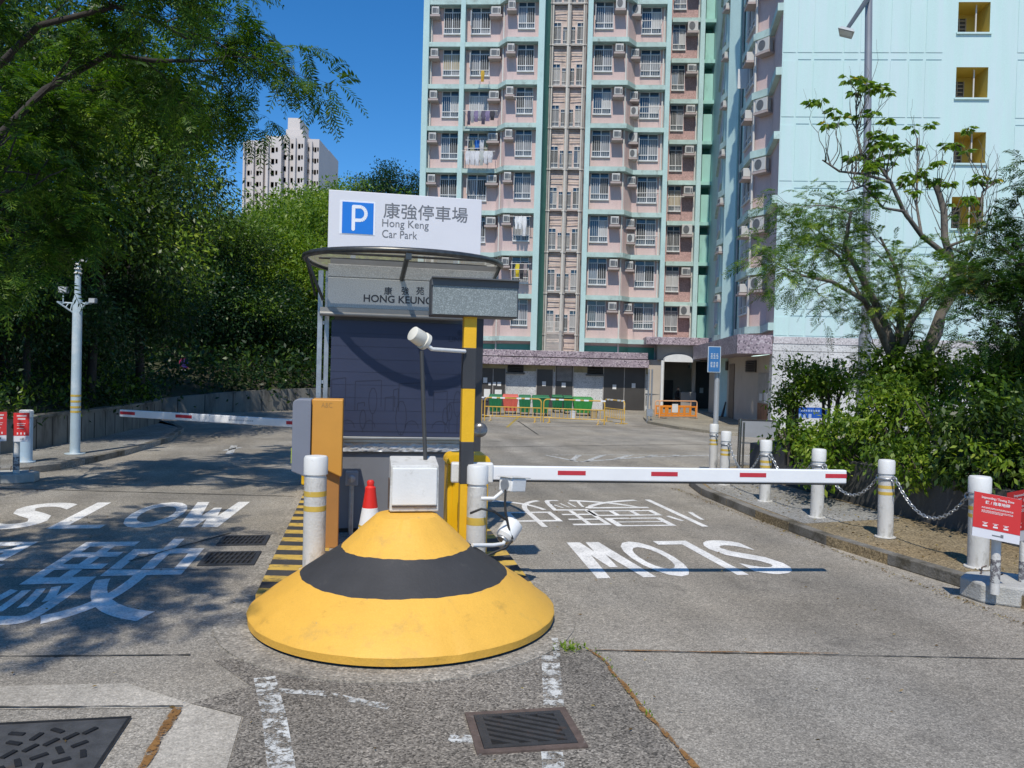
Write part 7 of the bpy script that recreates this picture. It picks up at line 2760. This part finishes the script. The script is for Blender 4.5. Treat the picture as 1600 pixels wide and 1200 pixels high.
lf_hilld = leaf_mat('leaf hill dark', [(0.0, (0.010, 0.035, 0.012)), (1.0, (0.028, 0.07, 0.022))])
m_bark = mat('bark', (0.085, 0.070, 0.055), 0.9, var=0.35, scale=4, bump=0.7, bscale=18, stretch=(1, 1, 0.3))
lf_feath2 = leaf_mat('leaf feather dark', [(0.0, (0.020, 0.055, 0.006)), (0.7, (0.058, 0.128, 0.013)), (1.0, (0.13, 0.205, 0.022))], trans=0.42)
lf_feath3 = leaf_mat('leaf feather light', [(0.0, (0.03, 0.085, 0.012)), (0.7, (0.08, 0.165, 0.02)), (1.0, (0.17, 0.24, 0.03))], trans=0.4)
m_barkd = mat('dark bark', (0.035, 0.03, 0.026), 0.9, var=0.4, scale=4, bump=0.7, bscale=18, stretch=(1, 1, 0.3))  # bark darkened to stand in for shade on the limbs
m_barkp = mat('pale bark', (0.15, 0.13, 0.11), 0.9, var=0.35, scale=5, bump=0.6, bscale=22, dirt=(0.05, 0.042, 0.035), dirt_scale=4, dirt_lo=0.5, dirt_hi=0.65)

def bank_height(x, y):
    q = ISLI @ Vector((x, y, 0))
    return max(0.7, 0.70 + 0.42 * (-7.2 - q.x))
def hill_height(x, y):
    best = min(range(len(FWW) - 1), key=lambda i: abs((FWW[i].x + FWW[i + 1].x) / 2 - x))
    d = max(0.0, (y - (FWW[best].y + FWW[best + 1].y) / 2) / 0.95)
    return 0.6 + 0.36 * d - 0.0016 * d * d

def proto_crown(seed, mats, length, per, density, second, R=3.4, flat=0.85, droop=0.4, width=0.45, spread=0.28):
    rng = random.Random(seed)
    blobs = [(0, 0, 0, R * 0.66, R * 0.66, R * 0.58)]
    for i in range(7):
        a = i * 2 * math.pi / 7 + rng.uniform(-0.4, 0.4)
        e = rng.uniform(-0.5, 0.65)
        d = R * rng.uniform(0.52, 0.72)
        r = R * rng.uniform(0.28, 0.46)
        blobs.append((d * math.cos(a), d * math.sin(a), d * e * flat, r, r, r * 0.8))
    blobs.append((rng.uniform(-0.5, 0.5), rng.uniform(-0.5, 0.5), R * 0.62, R * 0.36, R * 0.36, R * 0.3))
    return crown_mesh('crown', seed, blobs, density, per, spread, length, width, mats, droop, 0.45, second)
CR_NEAR = [proto_crown(s, [lf_dark, lf_light] if s % 2 else [lf_dark, lf_mid], 0.15, 13, 36, 0.30 if s % 2 else 0.5, spread=0.30) for s in (1, 2, 3)]
CR_SHADE = [proto_crown(s, [lf_hilld, lf_mid], 0.15, 13, 36, 0.10, spread=0.30) for s in (9, 10)]  # darker leaves: shade under the tall trees put into the leaf colour
CR_HILL = [proto_crown(s, [lf_hill, lf_light], 0.22, 9, 34, 0.3, spread=0.42) for s in (4, 5, 6)]
CR_HILLD = [proto_crown(s, [lf_hilld], 0.22, 9, 34, 0.0, spread=0.42) for s in (7, 8)]

def tree(name, label, px, py, Y, sc, crown, hfun, group=None, seed=0, zs=1.0, bark=m_barkd, tr=0.12, cat='tree'):
    c = P(px, py, Y)
    zb_ = hfun(c.x, c.y)
    rng = random.Random(seed + int(px) * 7 + int(py))
    bx_ = c.x + rng.uniform(-0.8, 0.8)
    t = thing(name, label, cat, (bx_, c.y, zb_), 0, group)
    cr = link_mesh('crown', crown, t, (c.x - bx_, 0, c.z - zb_))
    cr.rotation_euler = (rng.uniform(-0.15, 0.15), rng.uniform(-0.15, 0.15), rng.uniform(0, 6.28))
    cr.scale = (sc, sc, sc * zs)
    b = MB()
    base = Vector((bx_, c.y, zb_ - 0.3))
    mid = Vector((bx_ * 0.6 + c.x * 0.4 + rng.uniform(-0.3, 0.3), c.y + rng.uniform(-0.3, 0.3), zb_ + (c.z - zb_) * 0.55))
    topv = Vector((c.x, c.y, c.z + sc * 0.6))
    b.tube([base, base.lerp(mid, 0.5) + Vector((rng.uniform(-0.2, 0.2), 0, 0)), mid, topv], [tr * sc * 1.3, tr * sc, tr * sc * 0.8, tr * sc * 0.25], 8)
    for i in range(6):
        a = rng.uniform(0, 6.28)
        s = mid.lerp(topv, rng.uniform(0.0, 0.5))
        e = c + Vector((math.cos(a) * sc * 2.1, math.sin(a) * sc * 2.1, rng.uniform(-0.4, 1.4) * sc))
        b.tube([s, s.lerp(e, 0.5) + Vector((0, 0, 0.25 * sc)), e], [tr * sc * 0.45, tr * sc * 0.3, tr * sc * 0.1], 6, caps=False)
    b.build('trunk', bark, t, smooth=60)
    return t

near = [(195, 195, 26.0, 1.05, 'broadleaf tree with a high crown behind the end of the planter wall'), (-95, 70, 16.0, 0.85, 'broadleaf tree at the upper left corner in front of the dark bank'), (40, 300, 20.0, 1.05, 'dark broadleaf tree at the left edge above the red towing signs'),
        (165, 330, 21.5, 1.0, 'dark broadleaf tree rising behind the pale blue camera pole'),
        (10, 470, 18.5, 0.75, 'shaded low tree at the left edge just above the planter wall'),
        (105, 505, 22.5, 0.72, 'shaded low tree directly left of the camera pole foot'),
        (160, 470, 23.5, 0.85, 'dark bushy tree right of the camera pole above the end of the planter wall'),
        (90, 170, 25.0, 1.35, 'tall broadleaf tree filling the upper left behind the feathery branches')]
for i, (px, py, Y, sc, lab) in enumerate(near):
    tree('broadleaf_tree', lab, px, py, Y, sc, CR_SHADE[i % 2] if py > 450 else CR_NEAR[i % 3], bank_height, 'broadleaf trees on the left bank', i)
far = [(200, 235, 41, 1.4, 0, 'tall dark tree whose top meets the sky left of the distant towers'),
       (318, 375, 40, 1.05, 1, 'dark broadleaf tree in the middle of the far bank above the no stopping sign'),
       (255, 440, 38, 1.35, 2, 'shaded tree beyond the end of the planter wall, left of the no stopping sign'),
       (375, 490, 41, 1.2, 0, 'shaded tree on the far bank just right of the no stopping sign'),
       (455, 520, 43, 1.0, 1, 'low shaded tree directly left of the booth post')]
for i, (px, py, Y, sc, k, lab) in enumerate(far):
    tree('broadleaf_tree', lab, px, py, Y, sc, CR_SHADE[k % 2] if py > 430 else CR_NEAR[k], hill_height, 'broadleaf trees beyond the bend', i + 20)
hill = [(425, 395, 52, 1.3), (478, 400, 49, 1.25), (425, 450, 47, 1.1), (505, 385, 60, 1.45), (455, 365, 66, 1.25), (545, 372, 66, 1.5), (485, 470, 46, 1.1), (525, 342, 78, 1.3), (390, 385, 60, 1.3), (575, 430, 55, 1.5), (610, 385, 70, 1.6), (565, 350, 84, 1.45)]
for i, (px, py, Y, sc) in enumerate(hill):
    tree('hillside_tree', 'sunlit green tree in the wood on the hillside left of the booth and sign', px, py, Y, sc, CR_HILL[i % 3], hill_height, 'sunlit trees in the hillside wood', i + 40)
for i, (px, py, Y, sc, lab) in enumerate([(612, 318, 80, 1.15, 'dark green tree standing against the sky above the left part of the parking sign'), (645, 325, 82, 1.0, 'dark tree touching the left edge of the pink tower'), (575, 328, 82, 0.95, 'lower dark tree on the skyline left of the darkest one')]):
    tree('dark_tree', lab, px, py, Y, sc, CR_HILLD[i % 2], hill_height, 'dark trees on the skyline', i + 60, 1.15)

# undergrowth on the banks and behind the walls
rng_ = np.random.default_rng(77)
C = []
for i in range(1500):
    f = rng_.uniform(0, 1)
    k = f * (len(edge) - 1)
    a = int(min(k, len(edge) - 2))
    x = edge[a][0] + (edge[a + 1][0] - edge[a][0]) * (k - a)
    y = edge[a][1] + (edge[a + 1][1] - edge[a][1]) * (k - a)
    d = rng_.uniform(0.0, 1.0) ** 1.6 * 7
    q = LW(x - d, y, 0.75 + 0.42 * d + rng_.uniform(0.0, 0.55 + 0.12 * d))
    C.append(tuple(q))
C = np.array(C)
pos = np.repeat(C, 18, axis=0) + rng_.normal(size=(len(C) * 18, 3)) * 0.22
ax = rng_.normal(size=pos.shape) + np.array([0.2, -0.3, 0.35])
V, Q = leaf_quads(rng_, pos, ax, 0.15, 0.45)
o = link_mesh('undergrowth', np_mesh('undergrowth', V, Q, [lf_hilld, lf_mid], np.repeat((rng_.uniform(size=len(C)) < 0.35).astype(int), 18)))  # dark leaf colour carries the shade under the trees
o['kind'] = 'stuff'
C = []
for i in range(2200):
    f = rng_.uniform(-0.25, 1.1)
    d = 0.4 + rng_.uniform(0, 1) ** 1.7 * 30
    q = hill_pt_safe(f, d) + Vector((0, 0, rng_.uniform(0.0, 1.3)))
    C.append(tuple(q))
C = np.array(C)
pos = np.repeat(C, 14, axis=0) + rng_.normal(size=(len(C) * 14, 3)) * 0.45
ax = rng_.normal(size=pos.shape) + np.array([0.1, -0.3, 0.3])
V, Q = leaf_quads(rng_, pos, ax, 0.28, 0.45)
o = link_mesh('hill_undergrowth', np_mesh('hill_undergrowth', V, Q, [lf_hilld, lf_dark], np.repeat((rng_.uniform(size=len(C)) < 0.4).astype(int), 14)))  # shade of the far bank put into the dark leaf colours
o['kind'] = 'stuff'

# big feathery tree whose limbs reach in over the left lane
def feathery(name, label, base, limbs, seed, nside, blen, depth, per_tip, flen, pairs, plen, pwid, mats, second=0.12, cat='tree', bark=m_bark, r0=0.14, droop=0.55, sub_r=0.35):
    t = thing(name, label, cat, base)
    rng = random.Random(seed)
    b = MB()
    tips = []
    for li, (pts, ra, rb) in enumerate(limbs):
        k = len(pts)
        b.tube(pts, [ra + (rb - ra) * i / (k - 1) for i in range(k)], 10, caps=True)
        if ra > 0.3 * r0 and li == 0 and len(limbs) > 1 and nside == 0:
            continue
        for j in range(nside):
            f = rng.uniform(0.22, 1.0) * (k - 1)
            i = min(int(f), k - 2)
            p = pts[i].lerp(pts[i + 1], f - i)
            d = (pts[i + 1] - pts[i]).normalized() + Vector((rng.uniform(-1, 1), rng.uniform(-1, 1), rng.uniform(-0.45, 0.7))) * 0.9
            branchy(b, rng, p, d, blen * rng.uniform(0.6, 1.2), rb * sub_r + 0.006, depth, tips, 0.3, up=0.0)
        tips.append((pts[-1], (pts[-1] - pts[-2]).normalized()))
    b.build('trunk', bark, t, smooth=60)
    n = len(tips)
    g = np.random.default_rng(seed)
    B = np.repeat(np.array([tuple(q[0]) for q in tips]), per_tip, axis=0) + g.normal(size=(n * per_tip, 3)) * 0.06
    D = np.repeat(np.array([tuple(q[1]) for q in tips]), per_tip, axis=0) * 0.6 + g.normal(size=(n * per_tip, 3)) * np.array([0.75, 0.75, 0.3])
    me = frond_mesh('crown', seed, B - np.array(tuple(base)), D, flen, pairs, plen, pwid, mats, droop, second)
    link_mesh('crown', me, t)
    return t
def pp3(l):
    return [P(*q) for q in l]
fb = LW(-11.3, 6.2, 0.7)
fork = P(-110, 330, 10.8)
limbs = [([fb, fb + Vector((0.4, 0.0, 1.5)), fb.lerp(fork, 0.5) + Vector((-0.5, 0.1, 0.8)), fork], 0.28, 0.15),
         ([fork] + pp3([(-20, 230, 11.0), (70, 140, 11.2), (170, 85, 11.5), (240, 95, 12.0), (290, 95, 12.3), (330, 95, 12.5)]), 0.06, 0.02),
         ([fork] + pp3([(-60, 160, 10.6), (60, 40, 10.5), (180, 10, 10.6), (240, 30, 11.3), (290, 60, 12.0)]), 0.055, 0.02),
         ([fork] + pp3([(-60, 290, 11.5), (0, 260, 12), (60, 250, 12.4)]), 0.05, 0.018),
         ([fork] + pp3([(-10, 200, 12.0), (90, 150, 13), (180, 135, 13.6), (250, 150, 14)]), 0.05, 0.018),
         ([fork] + pp3([(-60, 350, 11.8), (-20, 345, 12.0), (25, 365, 12.2)]), 0.05, 0.02),
         ([fork] + pp3([(-90, 100, 9.6), (30, -40, 9.3), (170, -90, 9.4)]), 0.10, 0.03)]
feathery('feathery_tree', 'big feathery leaved tree at the left edge with limbs reaching over the lane', fb, limbs, 3, 8, 0.8, 2, 5, 0.52, 12, 0.15, 0.034, [lf_feath2, lf_feath3], 0.35, bark=m_barkd)
# its neighbour stands outside the frame and shades the near part of the left lane
fb2 = LW(-11.2, -3.0, 0.7)
limbs = [([fb2, Vector((-10.9, 1.8, 2.4)), Vector((-9.5, 2.0, 4.1)), Vector((-7.6, 2.2, 4.9))], 0.28, 0.16),
         ([Vector((-7.6, 2.2, 4.9)), Vector((-6.4, 2.7, 5.8)), Vector((-5.6, 3.2, 6.3)), Vector((-4.9, 3.4, 6.6))], 0.12, 0.03),
         ([Vector((-7.6, 2.2, 4.9)), Vector((-6.8, 3.6, 5.9)), Vector((-6.2, 4.6, 6.4)), Vector((-5.3, 5.0, 6.8))], 0.11, 0.03),
         ([Vector((-7.6, 2.2, 4.9)), Vector((-6.6, 1.6, 6.0)), Vector((-5.6, 1.6, 6.6)), Vector((-4.9, 2.0, 7.0))], 0.11, 0.03)]
feathery('feathery_tree', 'feathery tree left of the near lane that dapples the road lettering with shade', fb2, limbs, 9, 13, 1.0, 2, 4, 0.5, 11, 0.13, 0.035, [lf_feather, lf_light], 0.1)
# ------------------------------------------------------------------ right hand planter: shrubs and trees
SHB = {}
def shrub(name, label, px, py, Y, rx, rz, mats, length, seed, density=60, per=14, droop=0.5, second=0.3, width=0.42, spread=0.13, group='shrubs in the right planter'):
    c = P(px, py, Y)
    t = thing(name, label, 'shrub', (c.x, c.y, 0.7), 0, group)
    rng = random.Random(seed)
    blobs = [(0, 0, 0, rx * 0.75, rx * 0.7, rz * 0.75)]
    for i in range(6):
        a = rng.uniform(0, 6.28)
        blobs.append((rx * 0.6 * math.cos(a), rx * 0.6 * math.sin(a), rz * rng.uniform(-0.7, 0.55), rx * rng.uniform(0.3, 0.5), rx * rng.uniform(0.3, 0.5), rz * rng.uniform(0.25, 0.42)))
    me = crown_mesh('crown', seed, blobs, density, per, spread, length, width, mats, droop, 0.5, second)
    link_mesh('crown', me, t, (0, 0, c.z - 0.7))
    b = MB()
    for i in range(5):
        a = i * 1.3 + seed
        e = c + Vector((math.cos(a) * rx * 0.5, math.sin(a) * rx * 0.5, rng.uniform(-0.1, 0.4) * rz))
        b.tube([Vector((c.x + 0.1 * math.cos(a), c.y + 0.1 * math.sin(a), 0.6)), Vector((c.x, c.y, c.z * 0.5 + 0.2)).lerp(e, 0.4), e], [0.04, 0.028, 0.008], 6, caps=False)
    b.build('trunk', m_bark, t, smooth=60)
    return t
shrub('shrub', 'narrow pointed dark shrub at the left end of the planting, against the speckled wall', 1240, 600, 16.0, 0.45, 0.80, [lf_mid, lf_light], 0.10, 101, 50, 30, 0.1, 0.35)
shrub('shrub', 'rounded green shrub behind the blue board', 1300, 590, 16.0, 0.75, 0.55, [lf_mid, lf_light], 0.12, 102, 30, 38, 0.4, 0.3)
shrub('shrub', 'bright leaved low shrub at the corner beside the grey panel', 1240, 680, 13.6, 0.62, 0.34, [lf_light, lf_mid], 0.13, 103, 32, 30, 0.4, 0.4)
shrub('shrub', 'leafy shrub right above the tip of the boom', 1320, 680, 13.0, 0.85, 0.62, [lf_mid, lf_light], 0.105, 104, 30, 42, 0.6, 0.5)
shrub('shrub', 'dense shrub above the gold banded bollard', 1400, 650, 12.6, 0.95, 0.80, [lf_mid, lf_light], 0.105, 105, 30, 42, 0.7, 0.42)
shrub('shrub', 'dark dense shrub above the sagging chain', 1480, 640, 11.8, 0.95, 0.90, [lf_dark, lf_light], 0.115, 106, 30, 42, 0.7, 0.22)
shrub('shrub', 'dark shrub filling the right frame edge above the red towing sign', 1570, 670, 10.6, 0.95, 0.95, [lf_dark, lf_mid], 0.115, 107, 30, 42, 0.7, 0.25)
shrub('shrub', 'low shrub hanging over the planter wall behind the plaque', 1440, 722, 11.4, 0.80, 0.34, [lf_mid, lf_light], 0.105, 108, 30, 42, 0.8, 0.3)
shrub('shrub', 'low dark shrub hanging over the planter wall next to the red sign', 1545, 728, 10.2, 0.75, 0.36, [lf_dark, lf_light], 0.115, 109, 30, 42, 0.8, 0.2)
shrub('shrub', 'tall shrub behind the others below the gnarled tree', 1450, 590, 14.4, 1.05, 0.65, [lf_mid, lf_light], 0.13, 110, 30, 42, 0.5, 0.3)
shrub('shrub', 'tall leafy shrub at the right edge below the dark feathery tree', 1565, 575, 12.6, 0.95, 0.75, [lf_mid, lf_light], 0.105, 111, 30, 42, 0.6, 0.25)
shrub('shrub', 'small shrub hanging over the wall corner behind the middle bollards', 1275, 728, 12.6, 0.55, 0.26, [lf_mid, lf_light], 0.13, 112, 32, 30, 0.6, 0.5)

shrub('shrub', 'dark shrub just outside the right frame edge behind the towing signs', 1690, 700, 9.6, 1.0, 0.8, [lf_dark, lf_mid], 0.115, 113, 30, 42, 0.6, 0.3)
shrub('shrub', 'green shrub beyond the right frame edge near the camera', 1880, 740, 8.2, 1.0, 0.75, [lf_mid, lf_light], 0.115, 114, 30, 42, 0.6, 0.3)
# feathery tree in front of the blue wall
b0 = P(1402, 640, 14.6); b0 = Vector((b0.x, b0.y, 0.65))
fk = P(1398, 575, 14.6)
limbs = [([b0, fk], 0.13, 0.11),
         ([fk] + pp3([(1392, 530, 14.6), (1368, 475, 14.5), (1345, 430, 14.4), (1320, 385, 14.3), (1330, 330, 14.2)]), 0.10, 0.025),
         ([fk] + pp3([(1378, 520, 14.4), (1352, 470, 14.1), (1300, 440, 13.9), (1250, 430, 13.8)]), 0.07, 0.02),
         ([fk] + pp3([(1405, 520, 14.8), (1410, 470, 15.0), (1400, 420, 15.2), (1375, 370, 15.2)]), 0.08, 0.02),
         ([fk] + pp3([(1420, 510, 14.4), (1445, 470, 14.2), (1470, 450, 14.1)]), 0.06, 0.02),
         ([fk] + pp3([(1365, 500, 15.0), (1310, 400, 15.2), (1265, 370, 15.2)]), 0.05, 0.015)]
feathery('feathery_tree', 'light feathery tree with forked trunk in front of the blue end wall', b0, limbs, 23, 9, 0.55, 2, 3, 0.38, 14, 0.11, 0.019, [lf_feath3, lf_light], 0.25, bark=m_barkp, droop=0.5)
# dark feathery tree at the right edge
b1 = P(1640, 640, 12.0); b1 = Vector((b1.x, b1.y, 0.65))
fk = P(1625, 540, 12.0)
limbs = [([b1, fk], 0.13, 0.10),
         ([fk] + pp3([(1640, 470, 12.0), (1630, 400, 11.9), (1620, 345, 11.8), (1640, 310, 11.8)]), 0.08, 0.02),
         ([fk] + pp3([(1615, 490, 11.7), (1600, 440, 11.5), (1595, 400, 11.4)]), 0.06, 0.02),
         ([fk] + pp3([(1670, 450, 12.4), (1690, 360, 12.5), (1680, 300, 12.6)]), 0.07, 0.02),
         ([fk] + pp3([(1605, 530, 11.6), (1590, 500, 11.4), (1580, 470, 11.3)]), 0.05, 0.015)]
feathery('feathery_tree', 'dark dense feathery tree at the right frame edge', b1, limbs, 29, 11, 0.5, 2, 4, 0.34, 12, 0.10, 0.022, [lf_dark, lf_feather], 0.4, droop=0.45)

# gnarled half bare tree with big leaves at the ends of its twigs
def bare_tree():
    Yt = 15.5
    b0 = P(1440, 640, Yt); b0 = Vector((b0.x, b0.y, 0.65))
    t = thing('gnarled_tree', 'gnarled half bare tree with big drooping leaves at its twig ends', 'tree', b0)
    rng = random.Random(12)
    b = MB()
    trunk = [b0] + pp3([(1443, 560, Yt), (1462, 520, Yt), (1470, 490, Yt), (1490, 455, Yt), (1497, 425, Yt)])
    b.tube(trunk, [0.15, 0.12, 0.13, 0.095, 0.105, 0.095], 10)
    limbs = [pp3([(1497, 425, Yt), (1478, 398, Yt), (1440, 368, Yt - 0.1), (1412, 330, Yt - 0.3), (1392, 285, Yt - 0.4), (1375, 262, Yt - 0.5), (1345, 240, Yt - 0.6)]),
             pp3([(1486, 405, Yt), (1476, 372, Yt + 0.1), (1475, 330, Yt + 0.2), (1468, 305, Yt + 0.2), (1462, 290, Yt + 0.2)]),
             pp3([(1497, 425, Yt), (1515, 400, Yt - 0.2), (1480, 385, Yt - 0.4), (1510, 375, Yt - 0.6), (1545, 360, Yt - 0.7)]),
             pp3([(1440, 368, Yt - 0.1), (1432, 320, Yt + 0.3), (1433, 270, Yt + 0.5), (1434, 215, Yt + 0.6)]),
             pp3([(1392, 285, Yt - 0.4), (1350, 272, Yt - 0.8), (1312, 268, Yt - 1.0), (1285, 250, Yt - 1.1)]),
             pp3([(1515, 400, Yt - 0.2), (1530, 350, Yt), (1535, 300, Yt + 0.2), (1555, 285, Yt + 0.2)]),
             pp3([(1412, 330, Yt - 0.3), (1380, 325, Yt - 0.7), (1350, 290, Yt - 0.9), (1320, 300, Yt - 1.2)]),
             pp3([(1345, 240, Yt - 0.6), (1338, 200, Yt - 0.6), (1338, 160, Yt - 0.6)])]
    rad_ = [(0.065, 0.02), (0.075, 0.055), (0.05, 0.014), (0.03, 0.010), (0.035, 0.012), (0.035, 0.012), (0.03, 0.012), (0.028, 0.010)]
    tips = []
    for pts, (ra, rb) in zip(limbs, rad_):
        k = len(pts)
        b.tube(pts, [ra + (rb - ra) * i / (k - 1) for i in range(k)], 8)
        for j in range(17):
            f = rng.uniform(0.25, 1.0) * (k - 1)
            i = min(int(f), k - 2)
            p = pts[i].lerp(pts[i + 1], f - i)
            d = Vector((rng.uniform(-1, 1), rng.uniform(-0.8, 0.8), rng.uniform(0.1, 1.2)))
            branchy(b, rng, p, d, rng.uniform(0.3, 0.6), 0.011, rng.choice([0, 1, 1, 2]), tips, 0.4, up=0.9, split=(1, 2), shrink=0.8, sides=4)
    b.build('trunk', m_barkp, t, smooth=60)
    rng2 = np.random.default_rng(5)
    ps, axs = [], []
    for i, (p, d) in enumerate(tips):
        if rng.random() < 0.80:
            continue
        n = rng.choice([4, 5, 6, 8])
        for j in range(n):
            a = 2 * math.pi * j / n + rng.random()
            dz = rng.uniform(-0.9, -0.05)
            st_ = p - b0 + Vector((math.cos(a), math.sin(a), dz)) * 0.05
            for off in (-0.75, -0.38, 0.0, 0.38, 0.75):
                ps.append(tuple(st_))
                axs.append((math.cos(a + off), math.sin(a + off), dz - abs(off) * 0.2))
    V, Q = leaf_quads(rng2, np.array(ps), np.array(axs), 0.15, 0.5)
    me = np_mesh('crown', V, Q, [lf_big])
    link_mesh('crown', me, t)
bare_tree()

# weeds and fallen leaves
def litter(name, n, region, length, m, z=0.012, seed=1, up=0.1):
    rng2 = np.random.default_rng(seed)
    pos = []
    for i in range(n):
        x, y = region(rng2)
        pos.append(tuple(LW(x, y, z + rng2.uniform(0, 0.006))))
    ax = rng2.normal(size=(n, 3)) * np.array([1, 1, up])
    if up > 0.5:
        ax[:, 2] = np.abs(ax[:, 2]) + 0.6
    V, Q = leaf_quads(rng2, np.array(pos), ax, length, 0.4)
    o = link_mesh(name, np_mesh(name, V, Q, [m]))
    o['kind'] = 'stuff'
lf_dry = leaf_mat('leaf dry', [(0.0, (0.10, 0.06, 0.02)), (0.6, (0.20, 0.13, 0.04)), (1.0, (0.30, 0.24, 0.05))], trans=0.1)
litter('leaf_litter', 900, lambda r: (5.75 + abs(r.normal()) * 0.8, r.uniform(-2, 8)), 0.035, lf_dry, 0.130, 2)
litter('fallen_leaves', 260, lambda r: (r.uniform(-5.5, 5.5), r.uniform(-2.8, 9)), 0.035, lf_dry, 0.014, 3)
litter('kerb_litter', 700, lambda r: (5.45 - abs(r.normal()) * 0.06, r.uniform(-1, 7)), 0.03, lf_dry, 0.008, 4)
litter('weeds', 60, lambda r: (1.28 + r.normal() * 0.06, -1.08 + r.normal() * 0.05), 0.045, lf_light, 0.010, 5, 1.0)
litter('joint_weeds', 45, lambda r: (1.45 + r.normal() * 0.015, r.uniform(-2.4, -1.1)), 0.025, lf_light, 0.012, 6, 1.0)
